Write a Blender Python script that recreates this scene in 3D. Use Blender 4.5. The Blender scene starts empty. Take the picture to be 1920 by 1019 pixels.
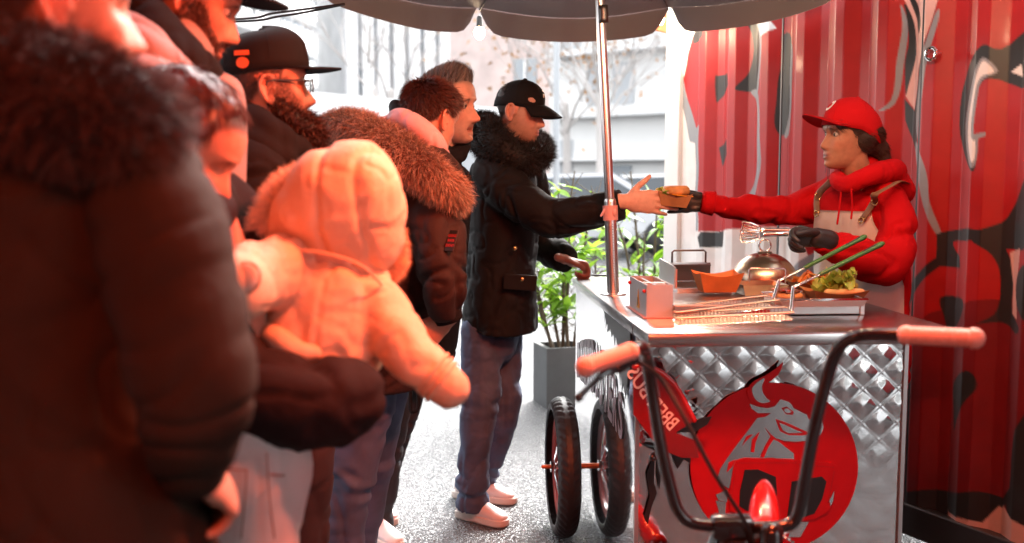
import bpy, bmesh, math, random
import numpy as np
from mathutils import Vector, Matrix

random.seed(7)
RNG = np.random.default_rng(11)
SC = bpy.context.scene
COL = SC.collection

# ------------------------------------------------------------------ camera
CAM_H = 1.40
PITCH = math.radians(5.46)
FPX = 1867.0                      # focal length in pixels of a 1920 px wide frame
cam_data = bpy.data.cameras.new('camera')
cam = bpy.data.objects.new('camera', cam_data)
COL.objects.link(cam)
cam.location = (0, 0, CAM_H)
cam.rotation_euler = (math.pi / 2 - PITCH, 0, 0)
cam_data.sensor_width = 36.0
cam_data.lens = 36.0 * FPX / 1920.0
cam_data.clip_start = 0.05
cam_data.clip_end = 2000
cam_data.dof.use_dof = True
cam_data.dof.focus_distance = 3.55
cam_data.dof.aperture_fstop = 2.2
SC.camera = cam

# ------------------------------------------------------------------ world, sun, exposure
SUN_EL, SUN_AZ = math.radians(38), math.radians(200)
world = bpy.data.worlds.new('World')
SC.world = world
world.use_nodes = True
wn = world.node_tree
wn.nodes.clear()
w_out = wn.nodes.new('ShaderNodeOutputWorld')
w_bg = wn.nodes.new('ShaderNodeBackground')
w_sky = wn.nodes.new('ShaderNodeTexSky')
w_sky.sky_type = 'NISHITA'
w_sky.sun_disc = False
w_sky.sun_elevation = SUN_EL
w_sky.sun_rotation = SUN_AZ
w_sky.air_density = 1.0
w_sky.dust_density = 4.0
w_hsv = wn.nodes.new('ShaderNodeHueSaturation')      # an overcast sky is nearly colourless
w_hsv.inputs['Saturation'].default_value = 0.12
w_hsv.inputs['Value'].default_value = 1.0
w_bg.inputs['Strength'].default_value = 0.15
wn.links.new(w_sky.outputs[0], w_hsv.inputs['Color'])
wn.links.new(w_hsv.outputs[0], w_bg.inputs['Color'])
wn.links.new(w_bg.outputs[0], w_out.inputs['Surface'])

sun_d = bpy.data.lights.new('sun', 'SUN')
sun_d.energy = 1.2
sun_d.angle = math.radians(25)
sun_d.color = (1.0, 0.97, 0.93)
sun = bpy.data.objects.new('sun', sun_d)
COL.objects.link(sun)
# the sun stands behind the street, high: light falls towards the camera
sun_dir = Vector((math.sin(math.radians(20)) * math.cos(SUN_EL), math.cos(math.radians(20)) * math.cos(SUN_EL), math.sin(SUN_EL)))
sun.rotation_euler = sun_dir.to_track_quat('Z', 'Y').to_euler()
w_sky.sun_rotation = math.atan2(sun_dir.x, sun_dir.y)

SC.view_settings.view_transform = 'Standard'
SC.view_settings.look = 'None'
SC.view_settings.gamma = 1.0
SC.view_settings.use_curve_mapping = False
SC.view_settings.exposure = 2.78
SC.render.engine = 'CYCLES'
SC.cycles.use_denoising = True
SC.cycles.max_bounces = 8
SC.cycles.sample_clamp_indirect = 8.0
SC.cycles.caustics_reflective = False
SC.cycles.caustics_refractive = False

# ------------------------------------------------------------------ helpers: points
def ray(u, v):
    x = (u - 960.0) / FPX
    y = -(v - 509.5) / FPX
    c, s = math.cos(PITCH), math.sin(PITCH)
    return Vector((x, c + y * s, -s + y * c))

def at(u, v, Y):
    d = ray(u, v)
    return Vector((0, 0, CAM_H)) + d * (Y / d.y)

def atz(u, v, z):
    d = ray(u, v)
    return Vector((0, 0, CAM_H)) + d * ((z - CAM_H) / d.z)

def V(*a):
    return Vector(a)

# ------------------------------------------------------------------ helpers: numpy noise
def _hash(ix, iy, iz):
    h = (ix * 374761393 + iy * 668265263 + iz * 2147483647 + 1013904223) & 0xffffffff
    h = ((h ^ (h >> 13)) * 1274126177) & 0xffffffff
    h = (h ^ (h >> 16)) & 0xffff
    return h / 32767.5 - 1.0

def vnoise(p):
    p = np.asarray(p, dtype=np.float64)
    i = np.floor(p).astype(np.int64)
    f = p - i
    f = f * f * (3 - 2 * f)
    out = 0
    for dx in (0, 1):
        for dy in (0, 1):
            for dz in (0, 1):
                w = (f[:, 0] if dx else 1 - f[:, 0]) * (f[:, 1] if dy else 1 - f[:, 1]) * (f[:, 2] if dz else 1 - f[:, 2])
                out = out + w * _hash(i[:, 0] + dx, i[:, 1] + dy, i[:, 2] + dz)
    return out

def fbm(p, o=3):
    p = np.asarray(p, dtype=np.float64)
    a, s, t = 1.0, 0, 0
    for k in range(o):
        s = s + a * vnoise(p * 2 ** k + 17.3 * k)
        t += a
        a *= 0.5
    return s / t

# ------------------------------------------------------------------ helpers: materials
def mat(name, color, rough=0.6, metal=0.0, bump=None, var=0.0, varscale=8.0, vcol=None, spec=None, sheen=0.0,
        aniso=None, coat=0.0, trans=0.0, emit=None, stretch=None, rvar=0.0, sss=0.0, alpha=None):
    m = bpy.data.materials.new(name)
    m.use_nodes = True
    nt = m.node_tree
    b = nt.nodes['Principled BSDF']
    c4 = (*color, 1.0)
    b.inputs['Base Color'].default_value = c4
    b.inputs['Roughness'].default_value = rough
    b.inputs['Metallic'].default_value = metal
    if spec is not None:
        b.inputs['Specular IOR Level'].default_value = spec
    if sheen:
        b.inputs['Sheen Weight'].default_value = sheen
        b.inputs['Sheen Roughness'].default_value = 0.5
    if coat:
        b.inputs['Coat Weight'].default_value = coat
        b.inputs['Coat Roughness'].default_value = 0.08
    if trans:
        b.inputs['Transmission Weight'].default_value = trans
    if sss:
        b.inputs['Subsurface Weight'].default_value = sss
        b.inputs['Subsurface Radius'].default_value = (0.012, 0.004, 0.002)
        b.inputs['Subsurface Scale'].default_value = 1.0
    if aniso is not None:
        b.inputs['Anisotropic'].default_value = aniso
    if emit:
        b.inputs['Emission Color'].default_value = (*emit[0], 1)
        b.inputs['Emission Strength'].default_value = emit[1]
    tc = nt.nodes.new('ShaderNodeTexCoord')
    mp = nt.nodes.new('ShaderNodeMapping')
    nt.links.new(tc.outputs['Object'], mp.inputs['Vector'])
    if stretch:
        mp.inputs['Scale'].default_value = stretch
    src = None
    if vcol:
        at_ = nt.nodes.new('ShaderNodeAttribute')
        at_.attribute_name = vcol
        src = at_.outputs['Color']
    if var > 0:
        n = nt.nodes.new('ShaderNodeTexNoise')
        n.inputs['Scale'].default_value = varscale
        n.inputs['Detail'].default_value = 5
        nt.links.new(mp.outputs[0], n.inputs['Vector'])
        r = nt.nodes.new('ShaderNodeMapRange')
        r.inputs['From Min'].default_value = 0.3
        r.inputs['From Max'].default_value = 0.7
        r.inputs['To Min'].default_value = 1 - var
        r.inputs['To Max'].default_value = 1 + var
        nt.links.new(n.outputs['Fac'], r.inputs['Value'])
        mx = nt.nodes.new('ShaderNodeMix')
        mx.data_type = 'RGBA'
        mx.blend_type = 'MULTIPLY'
        mx.inputs[0].default_value = 1.0
        if src:
            nt.links.new(src, mx.inputs[6])
        else:
            mx.inputs[6].default_value = c4
        nt.links.new(r.outputs[0], mx.inputs[7])
        src = mx.outputs[2]
        if rvar:
            r2 = nt.nodes.new('ShaderNodeMapRange')
            r2.inputs['From Min'].default_value = 0.3
            r2.inputs['From Max'].default_value = 0.7
            r2.inputs['To Min'].default_value = max(0.02, rough - rvar)
            r2.inputs['To Max'].default_value = rough + rvar
            nt.links.new(n.outputs['Fac'], r2.inputs['Value'])
            nt.links.new(r2.outputs[0], b.inputs['Roughness'])
    if src:
        nt.links.new(src, b.inputs['Base Color'])
    if bump:
        prev = None
        for (sc_, st_, dist, kind) in bump:
            if kind == 'noise':
                t = nt.nodes.new('ShaderNodeTexNoise')
                t.inputs['Scale'].default_value = sc_
                t.inputs['Detail'].default_value = 6
                o = t.outputs['Fac']
            elif kind == 'voronoi':
                t = nt.nodes.new('ShaderNodeTexVoronoi')
                t.inputs['Scale'].default_value = sc_
                o = t.outputs['Distance']
            else:
                t = nt.nodes.new('ShaderNodeTexWave')
                t.inputs['Scale'].default_value = sc_
                t.inputs['Distortion'].default_value = 1.5
                t.bands_direction = kind
                o = t.outputs['Fac']
            nt.links.new(mp.outputs[0], t.inputs['Vector'])
            bp = nt.nodes.new('ShaderNodeBump')
            bp.inputs['Strength'].default_value = st_
            bp.inputs['Distance'].default_value = dist
            nt.links.new(o, bp.inputs['Height'])
            if prev:
                nt.links.new(prev, bp.inputs['Normal'])
            prev = bp.outputs[0]
        nt.links.new(prev, b.inputs['Normal'])
    return m

# ------------------------------------------------------------------ helpers: objects
WORLD = {}            # object -> its world matrix

def thing(name, label, cat, loc=(0, 0, 0), rotz=0.0, group=None):
    o = bpy.data.objects.new(name, None)
    o.empty_display_size = 0.1
    COL.objects.link(o)
    o.location = loc
    o.rotation_euler = (0, 0, rotz)
    WORLD[o] = Matrix.Translation(Vector(loc)) @ Matrix.Rotation(rotz, 4, 'Z')
    tag(o, label, cat, group)
    return o

def tag(o, label=None, cat=None, group=None, kind=None):
    if label:
        o['label'] = label
    if cat:
        o['category'] = cat
    if group:
        o['group'] = group
    if kind:
        o['kind'] = kind
    return o

def put(name, verts, faces, mats, parent=None, smooth=True, fm=None, col=None, label=None, kind=None, autosmooth=None, local=False):
    """One mesh object; verts are world coordinates unless local."""
    verts = np.asarray(verts, dtype=np.float64).reshape(-1, 3)
    wm = WORLD[parent] if parent else Matrix.Identity(4)
    if parent and not local:
        inv = np.array(wm.inverted())
        verts = verts @ inv[:3, :3].T + inv[:3, 3]
    me = bpy.data.meshes.new(name)
    fa = np.asarray(faces) if not isinstance(faces, np.ndarray) and len(set(map(len, faces))) == 1 else faces
    if isinstance(fa, np.ndarray) and fa.ndim == 2:
        n, k = fa.shape
        me.vertices.add(len(verts))
        me.vertices.foreach_set('co', verts.astype(np.float32).ravel())
        me.loops.add(n * k)
        me.loops.foreach_set('vertex_index', fa.astype(np.int32).ravel())
        me.polygons.add(n)
        me.polygons.foreach_set('loop_start', np.arange(0, n * k, k, dtype=np.int32))
        me.update(calc_edges=True)
        me.validate()
    else:
        me.from_pydata([tuple(v) for v in verts], [], [tuple(int(i) for i in f) for f in faces])
        me.update()
    if not isinstance(mats, (list, tuple)):
        mats = [mats]
    for m in mats:
        me.materials.append(m)
    if fm is not None and len(fm) == len(me.polygons):
        me.polygons.foreach_set('material_index', np.asarray(fm, dtype=np.int32))
    me.polygons.foreach_set('use_smooth', np.full(len(me.polygons), bool(smooth)))
    if col is not None and len(col) == len(me.vertices):
        ca = me.color_attributes.new('col', 'FLOAT_COLOR', 'POINT')
        c = np.ones((len(verts), 4), dtype=np.float32)
        c[:, :3] = col
        ca.data.foreach_set('color', c.ravel())
    if smooth and autosmooth:
        try:
            me.set_sharp_from_angle(angle=math.radians(autosmooth))
        except Exception:
            pass
    o = bpy.data.objects.new(name, me)
    COL.objects.link(o)
    if parent:
        o.parent = parent
    WORLD[o] = wm
    if label:
        o['label'] = label
    if kind:
        o['kind'] = kind
    return o

class MB:
    """Collects shapes for one mesh object."""
    def __init__(s):
        s.v, s.f, s.m = [], [], []
        s.n = 0
    def add(s, vf, m=0):
        v, f = vf
        v = np.asarray(v, dtype=np.float64).reshape(-1, 3)
        s.v.append(v)
        for q in f:
            s.f.append(tuple(int(i) + s.n for i in q))
            s.m.append(m)
        s.n += len(v)
        return s
    def verts(s):
        return np.concatenate(s.v) if s.v else np.zeros((0, 3))
    def put(s, name, mats, parent=None, smooth=True, autosmooth=35, **k):
        return put(name, s.verts(), s.f, mats, parent, smooth, fm=s.m, autosmooth=autosmooth, **k)

def xf(vf, M):
    v, f = vf
    A = np.array(M)
    v = np.asarray(v, dtype=np.float64)
    return v @ A[:3, :3].T + A[:3, 3], f

def frame(o, x, y, z):
    return Matrix(((x[0], y[0], z[0], o[0]), (x[1], y[1], z[1], o[1]), (x[2], y[2], z[2], o[2]), (0, 0, 0, 1)))

def box(sx, sy, sz, c=(0, 0, 0), bevel=0.0, seg=2):
    bm = bmesh.new()
    bmesh.ops.create_cube(bm, size=1.0)
    bmesh.ops.scale(bm, vec=(sx, sy, sz), verts=bm.verts)
    if bevel > 0:
        bmesh.ops.bevel(bm, geom=list(bm.edges), offset=bevel, segments=seg, affect='EDGES', profile=0.5)
    bmesh.ops.translate(bm, vec=c, verts=bm.verts)
    v = [tuple(p.co) for p in bm.verts]
    bm.verts.index_update()
    f = [tuple(q.index for q in p.verts) for p in bm.faces]
    bm.free()
    return v, f

def catmull(P, sub):
    P = [np.asarray(p, dtype=float) for p in P]
    if len(P) < 3 or sub <= 1:
        if sub <= 1:
            return np.array(P)
        out = []
        for i in range(len(P) - 1):
            for k in range(sub):
                out.append(P[i] + (P[i + 1] - P[i]) * k / sub)
        out.append(P[-1])
        return np.array(out)
    out = []
    n = len(P)
    for i in range(n - 1):
        p0 = P[i - 1] if i > 0 else 2 * P[0] - P[1]
        p1, p2 = P[i], P[i + 1]
        p3 = P[i + 2] if i + 2 < n else 2 * P[-1] - P[-2]
        for k in range(sub):
            t = k / sub
            out.append(0.5 * ((2 * p1) + (p2 - p0) * t + (2 * p0 - 5 * p1 + 4 * p2 - p3) * t * t + (3 * p1 - p0 - 3 * p2 + p3) * t ** 3))
    out.append(P[-1])
    return np.array(out)

def sweep(pts, rad, side=None, n=14, sub=4, cap0='round', cap1='round', closed=False):
    """Tube with elliptical section along a curve. rad: r or (r_side, r_other) per point."""
    pts = [np.asarray(p, dtype=float) for p in pts]
    rr = [(r, r) if not isinstance(r, (tuple, list)) else r for r in rad]
    if closed:
        pts2 = [pts[-1]] + pts + [pts[0], pts[1]]
        rr2 = [rr[-1]] + rr + [rr[0], rr[1]]
        P = catmull(pts2, sub)[sub:-sub - 1 + 0]
        R = catmull([np.array(r) for r in rr2], sub)[sub:-sub - 1 + 0]
        P = P[:len(pts) * sub]
        R = R[:len(pts) * sub]
    else:
        P = catmull(pts, sub)
        R = np.maximum(catmull([np.array(r) for r in rr], sub), 1e-4)
    m = len(P)
    T = np.zeros_like(P)
    for i in range(m):
        if closed:
            T[i] = P[(i + 1) % m] - P[i - 1]
        else:
            T[i] = P[min(i + 1, m - 1)] - P[max(i - 1, 0)]
        T[i] /= (np.linalg.norm(T[i]) + 1e-12)
    S = np.zeros_like(P)
    if side is not None:
        sd = np.asarray(side, dtype=float)
        for i in range(m):
            s = sd - T[i] * np.dot(sd, T[i])
            S[i] = s / (np.linalg.norm(s) + 1e-12)
    else:
        a = np.array([0, 0, 1.0]) if abs(T[0][2]) < 0.9 else np.array([1.0, 0, 0])
        s = np.cross(T[0], a)
        s /= np.linalg.norm(s)
        for i in range(m):
            s = s - T[i] * np.dot(s, T[i])
            s /= (np.linalg.norm(s) + 1e-12)
            S[i] = s
    N = np.cross(T, S)
    rings = []
    if not closed and cap0 == 'round':
        r0 = min(R[0])
        for a in (80, 60, 40, 20):
            k, d = math.cos(math.radians(a)), math.sin(math.radians(a))
            rings.append((P[0] - T[0] * r0 * d, R[0] * k, S[0], N[0]))
    for i in range(m):
        rings.append((P[i], R[i], S[i], N[i]))
    if not closed and cap1 == 'round':
        r1 = min(R[-1])
        for a in (20, 40, 60, 80):
            k, d = math.cos(math.radians(a)), math.sin(math.radians(a))
            rings.append((P[-1] + T[-1] * r1 * d, R[-1] * k, S[-1], N[-1]))
    ang = np.linspace(0, 2 * math.pi, n, endpoint=False)
    v = []
    for (p, r, s, nn) in rings:
        v.append(p + np.outer(np.cos(ang) * r[0], s) + np.outer(np.sin(ang) * r[1], nn))
    v = np.concatenate(v)
    f = []
    q = len(rings)
    for i in range(q if closed else q - 1):
        j = (i + 1) % q
        for k in range(n):
            l = (k + 1) % n
            f.append((i * n + k, i * n + l, j * n + l, j * n + k))
    if not closed:
        f.append(tuple(reversed(range(n))))
        f.append(tuple(range((q - 1) * n, q * n)))
    return v, f

def ball(c, r, rot=None, nu=18, nv=12):
    r = (r, r, r) if not isinstance(r, (tuple, list)) else r
    v = [(0, 0, 1.0)]
    for i in range(1, nv):
        t = math.pi * i / nv
        for k in range(nu):
            p = 2 * math.pi * k / nu
            v.append((math.sin(t) * math.cos(p), math.sin(t) * math.sin(p), math.cos(t)))
    v.append((0, 0, -1.0))
    f = []
    for k in range(nu):
        f.append((0, 1 + k, 1 + (k + 1) % nu))
    for i in range(nv - 2):
        a, b = 1 + i * nu, 1 + (i + 1) * nu
        for k in range(nu):
            l = (k + 1) % nu
            f.append((a + k, b + k, b + l, a + l))
    e = len(v) - 1
    a = 1 + (nv - 2) * nu
    for k in range(nu):
        f.append((e, a + (k + 1) % nu, a + k))
    v = np.array(v) * np.array(r)
    if rot is not None:
        v = v @ np.array(rot)[:3, :3].T
    return v + np.asarray(c, dtype=float), f

def lathe(prof, n=32, c=(0, 0, 0), axis='z'):
    v, f = [], []
    for (r, z) in prof:
        for k in range(n):
            a = 2 * math.pi * k / n
            v.append((r * math.cos(a), r * math.sin(a), z))
    for i in range(len(prof) - 1):
        for k in range(n):
            l = (k + 1) % n
            f.append((i * n + k, i * n + l, (i + 1) * n + l, (i + 1) * n + k))
    v = np.array(v)
    if axis == 'x':
        v = v[:, [2, 0, 1]]
    elif axis == 'y':
        v = v[:, [1, 2, 0]]
    return v + np.asarray(c, dtype=float), f

def extrude_poly(pts, t):
    """Polygon in the local XY plane, thickness t along +Z."""
    n = len(pts)
    v = [(p[0], p[1], 0) for p in pts] + [(p[0], p[1], t) for p in pts]
    f = [tuple(reversed(range(n))), tuple(range(n, 2 * n))]
    for i in range(n):
        j = (i + 1) % n
        f.append((i, j, n + j, n + i))
    return v, f

def remesh(parts, voxel, smooth=4):
    mb = MB()
    for p in parts:
        mb.add(p)
    me = bpy.data.meshes.new('tmp')
    me.from_pydata([tuple(v) for v in mb.verts()], [], mb.f)
    ob = bpy.data.objects.new('tmp', me)
    COL.objects.link(ob)
    r = ob.modifiers.new('r', 'REMESH')
    r.mode = 'VOXEL'
    r.voxel_size = voxel
    if smooth:
        s = ob.modifiers.new('s', 'SMOOTH')
        s.factor = 0.5
        s.iterations = smooth
    dg = bpy.context.evaluated_depsgraph_get()
    ev = ob.evaluated_get(dg)
    m2 = ev.to_mesh()
    n = len(m2.vertices)
    v = np.empty(n * 3, dtype=np.float32)
    m2.vertices.foreach_get('co', v)
    nn = np.empty(n * 3, dtype=np.float32)
    m2.vertex_normals.foreach_get('vector', nn)
    f = np.empty(len(m2.polygons) * 4, dtype=np.int32)
    try:
        m2.loops.foreach_get('vertex_index', f)
        f = f.reshape(-1, 4)
    except Exception:
        f = [tuple(p.vertices) for p in m2.polygons]
    ev.to_mesh_clear()
    bpy.data.objects.remove(ob)
    bpy.data.meshes.remove(me)
    return v.reshape(-1, 3).astype(np.float64), f, nn.reshape(-1, 3).astype(np.float64)

def tri_sample(v, f, count, mask=None):
    """Random points on quads/tris; returns points, normals."""
    f = np.asarray([q[:4] if len(q) >= 4 else (q[0], q[1], q[2], q[2]) for q in f]) if not isinstance(f, np.ndarray) else f
    t = np.concatenate([f[:, [0, 1, 2]], f[:, [0, 2, 3]]])
    a, b, c = v[t[:, 0]], v[t[:, 1]], v[t[:, 2]]
    nr = np.cross(b - a, c - a)
    ar = np.linalg.norm(nr, axis=1)
    if mask is not None:
        ar = ar * mask((a + b + c) / 3)
    s = ar.sum()
    if s <= 0:
        return np.zeros((0, 3)), np.zeros((0, 3))
    idx = RNG.choice(len(t), size=count, p=ar / s)
    r1, r2 = RNG.random(count), RNG.random(count)
    k = r1 + r2 > 1
    r1[k], r2[k] = 1 - r1[k], 1 - r2[k]
    p = a[idx] + (b[idx] - a[idx]) * r1[:, None] + (c[idx] - a[idx]) * r2[:, None]
    n = nr[idx] / (np.linalg.norm(nr[idx], axis=1)[:, None] + 1e-12)
    return p, n

def strands(p, d, length, width, bend=None, seg=3, colfn=None):
    """Tapered flat hairs: p roots, d directions, bend an added direction along the length. Returns v, f(tri/quads), t-values."""
    N = len(p)
    length = np.broadcast_to(np.asarray(length, dtype=float), (N,))
    d = d / (np.linalg.norm(d, axis=1)[:, None] + 1e-12)
    rnd = RNG.normal(size=(N, 3))
    s = np.cross(d, rnd)
    s /= (np.linalg.norm(s, axis=1)[:, None] + 1e-12)
    if bend is None:
        bend = np.zeros((N, 3))
    v = np.zeros((N, 2 * seg + 1, 3))
    tv = np.zeros((N, 2 * seg + 1))
    pos = p.copy()
    for i in range(seg):
        t = i / seg
        w = width * (1 - 0.75 * t)
        v[:, 2 * i] = pos - s * w * 0.5
        v[:, 2 * i + 1] = pos + s * w * 0.5
        tv[:, 2 * i] = t
        tv[:, 2 * i + 1] = t
        dd = d + bend * (i + 0.5) / seg
        dd /= (np.linalg.norm(dd, axis=1)[:, None] + 1e-12)
        pos = pos + dd * (length / seg)[:, None]
    v[:, 2 * seg] = pos
    tv[:, 2 * seg] = 1
    base = np.arange(N) * (2 * seg + 1)
    fs = []
    for i in range(seg - 1):
        a = base + 2 * i
        fs.append(np.stack([a, a + 1, a + 3], 1))
        fs.append(np.stack([a, a + 3, a + 2], 1))
    a = base + 2 * (seg - 1)
    fs.append(np.stack([a, a + 1, a + 2], 1))
    return v.reshape(-1, 3), np.concatenate(fs), tv.ravel()

def text_mesh(s, size=0.1, extrude=0.001, shear=0.0, spacing=1.0, bold=0.0):
    cu = bpy.data.curves.new('t', 'FONT')
    cu.body = s
    cu.size = size
    cu.extrude = extrude
    cu.shear = shear
    cu.space_character = spacing
    cu.offset = bold
    cu.resolution_u = 3
    cu.align_x = 'CENTER'
    cu.align_y = 'CENTER'
    o = bpy.data.objects.new('t', cu)
    COL.objects.link(o)
    dg = bpy.context.evaluated_depsgraph_get()
    m = o.evaluated_get(dg).to_mesh()
    v = np.array([tuple(q.co) for q in m.vertices])
    f = [tuple(q.vertices) for q in m.polygons]
    o.evaluated_get(dg).to_mesh_clear()
    bpy.data.objects.remove(o)
    bpy.data.curves.remove(cu)
    return v, f

def copy_thing(o, loc, rotz=0.0, label=None, group=None):
    c = o.copy()
    COL.objects.link(c)
    c.location = loc
    c.rotation_euler = (0, 0, rotz)
    WORLD[c] = Matrix.Translation(Vector(loc)) @ Matrix.Rotation(rotz, 4, 'Z')
    if label:
        c['label'] = label
    if group:
        c['group'] = group
    def rec(a, b):
        for ch in list(a.children):
            d = ch.copy()
            COL.objects.link(d)
            d.parent = b
            WORLD[d] = WORLD[c]
            rec(ch, d)
    rec(o, c)
    return c

# ================================================================== materials of the place
M = {}
M['asphalt'] = mat('wet asphalt', (0.080, 0.080, 0.083), 0.22, bump=[(14, 0.30, 0.03, 'noise'), (110, 0.8, 0.011, 'voronoi'), (45, 0.5, 0.010, 'noise')], var=0.40, varscale=70, rvar=0.09, spec=1.0)
M['steel'] = mat('brushed steel', (0.60, 0.59, 0.58), 0.36, 1.0, var=0.05, varscale=3, rvar=0.05)
M['steel_top'] = mat('counter steel', (0.60, 0.58, 0.57), 0.24, 1.0, aniso=0.3, bump=[(90, 0.05, 0.0006, 'noise')], stretch=(1, 12, 1), var=0.04, varscale=5, rvar=0.03)
M['mirror'] = mat('polished steel sheet', (0.86, 0.86, 0.87), 0.04, 0.97, bump=[(26, 0.03, 0.0010, 'noise')], stretch=(1, 1.6, 0.06))
M['quilt'] = mat('quilted polished steel', (0.72, 0.72, 0.72), 0.055, 1.0, bump=[(30, 0.25, 0.002, 'noise'), (160, 0.12, 0.0008, 'noise')], var=0.05, varscale=9, rvar=0.02)
M['chrome'] = mat('chrome', (0.8, 0.8, 0.8), 0.12, 1.0)
M['darkmetal'] = mat('dark metal', (0.12, 0.11, 0.11), 0.4, 0.9)
M['blackgloss'] = mat('black enamel', (0.012, 0.012, 0.014), 0.18, coat=0.6)
M['rubber'] = mat('tyre rubber', (0.018, 0.018, 0.02), 0.5, bump=[(60, 0.2, 0.003, 'noise')])
M['red_enamel'] = mat('red enamel', (0.50, 0.012, 0.016), 0.2, coat=0.5)
M['red_print'] = mat('red vinyl', (0.46, 0.007, 0.016), 0.45, spec=0.25, var=0.06, varscale=22, rvar=0.08)
M['white_paint'] = mat('white paint', (0.78, 0.78, 0.78), 0.5, var=0.05, varscale=2)
M['lilac_print'] = mat('mauve vinyl letters', (0.42, 0.33, 0.37), 0.4)
M['black_print'] = mat('black vinyl', (0.012, 0.012, 0.013), 0.35)
M['grip'] = mat('pink rubber grip', (0.68, 0.42, 0.36), 0.55, bump=[(60, 0.4, 0.003, 'X')])
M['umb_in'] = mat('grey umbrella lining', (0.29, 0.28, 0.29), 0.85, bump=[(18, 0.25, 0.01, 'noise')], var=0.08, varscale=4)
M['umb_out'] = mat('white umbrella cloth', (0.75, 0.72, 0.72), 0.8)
M['alu'] = mat('aluminium pole', (0.72, 0.70, 0.70), 0.3, 1.0, var=0.05)
M['kraft'] = mat('brown kraft card', (0.42, 0.20, 0.075), 0.75, var=0.12, varscale=30)
M['kraft_o'] = mat('orange food card', (0.62, 0.22, 0.06), 0.65, var=0.08, varscale=30)
M['green'] = mat('green rubber sleeve', (0.035, 0.17, 0.035), 0.3, coat=0.3)
M['planter'] = mat('grey planter stone', (0.05, 0.053, 0.056), 0.65, var=0.15, varscale=12, bump=[(80, 0.2, 0.003, 'noise')])
M['soil'] = mat('potting soil', (0.03, 0.022, 0.016), 0.95, bump=[(60, 1.0, 0.02, 'noise')])
M['leaf'] = mat('laurel leaf', (0.14, 0.30, 0.035), 0.35, var=0.3, varscale=5, trans=0.0)
M['stem'] = mat('plant stem', (0.07, 0.05, 0.03), 0.8)
M['bulb'] = mat('lit bulb', (1, 0.9, 0.7), 0.3, emit=((1.0, 0.72, 0.38), 14.0))
M['concrete'] = mat('pale concrete', (0.52, 0.53, 0.54), 0.8, var=0.12, varscale=0.6)
M['facade'] = mat('white balcony front', (0.80, 0.80, 0.80), 0.6, var=0.06, varscale=0.5)
M['winglass'] = mat('facade glass', (0.26, 0.29, 0.32), 0.12, spec=0.8)
M['winframe'] = mat('window frame', (0.42, 0.44, 0.46), 0.5)
M['brick_wall'] = mat('pale brick', (0.62, 0.50, 0.47), 0.85, var=0.14, varscale=1.5)
M['bark'] = mat('tree bark', (0.48, 0.45, 0.43), 0.9)
M['pale_wall'] = mat('pale render', (0.70, 0.70, 0.69), 0.7, var=0.06, varscale=0.7)
M['stallgrey'] = mat('grey stall cloth', (0.40, 0.42, 0.44), 0.7, var=0.08, varscale=1.3)
M['carpaint'] = mat('silver car paint', (0.50, 0.51, 0.53), 0.25, 0.5, coat=0.5)
M['carglass'] = mat('car glass', (0.05, 0.06, 0.07), 0.05, spec=0.8)
M['lamp_red'] = mat('red lamp lens', (0.7, 0.05, 0.03), 0.3)
M['cable'] = mat('black cable', (0.012, 0.014, 0.014), 0.5)
M['tent'] = mat('red tent cloth', (0.42, 0.02, 0.015), 0.9)
M['tentwall'] = mat('grey tent wall', (0.10, 0.09, 0.09), 0.9)
M['heat'] = mat('heater tube', (1.0, 0.2, 0.1), 0.3, emit=((1.0, 0.16, 0.05), 30.0))
M['heater_orange'] = mat('orange heater panel', (0.80, 0.20, 0.07), 0.6)

# ================================================================== ground
def grid(x0, x1, nx, y0, y1, ny, z=0.0):
    xs, ys = np.linspace(x0, x1, nx + 1), np.linspace(y0, y1, ny + 1)
    X, Y = np.meshgrid(xs, ys)
    v = np.stack([X.ravel(), Y.ravel(), np.full(X.size, z)], 1)
    i = np.arange(nx)[None, :] + np.arange(ny)[:, None] * (nx + 1)
    f = np.stack([i, i + 1, i + nx + 2, i + nx + 1], -1).reshape(-1, 4)
    return v, f

v, f = grid(-400, 400, 8, -60, 700, 8)
g = put('ground', v, f, M['asphalt'], smooth=False)
tag(g, kind='structure')

# ================================================================== container with graffiti wall
CW = math.radians(26.5)
wd = V(-math.sin(CW), math.cos(CW), 0)              # along the wall, away from the camera
wn_ = V(-math.cos(CW), -math.sin(CW), 0)            # out of the wall, towards the queue
WB = atz(1715, 955, 0.13)
WB.z = 0
def on_wall(u, v_):
    d = ray(u, v_)
    o = V(0, 0, CAM_H)
    t = (WB - o).dot(wn_) / d.dot(wn_)
    p = o + d * t
    return ((p - WB).dot(wd), p.z)

container = thing('shipping_container', 'white shipping container painted with red and black graffiti letters behind the vendor', 'container', tuple(WB + wd * 0.5))
def poly_mask(S, Z, poly):
    inside = np.zeros(S.shape, bool)
    n = len(poly)
    for i in range(n):
        x1, y1 = poly[i]
        x2, y2 = poly[(i + 1) % n]
        c = ((y1 > Z) != (y2 > Z))
        with np.errstate(divide='ignore', invalid='ignore'):
            xi = (x2 - x1) * (Z - y1) / (y2 - y1 + 1e-12) + x1
        inside ^= c & (S < xi)
    return inside
def smooth_poly(px, sub=4):
    P = [np.array(on_wall(*p)) for p in px]
    n = len(P)
    ext = [P[-1]] + P + [P[0], P[1]]
    c = catmull(ext, sub)
    return [tuple(q) for q in c[sub:sub + n * sub]]

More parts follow.
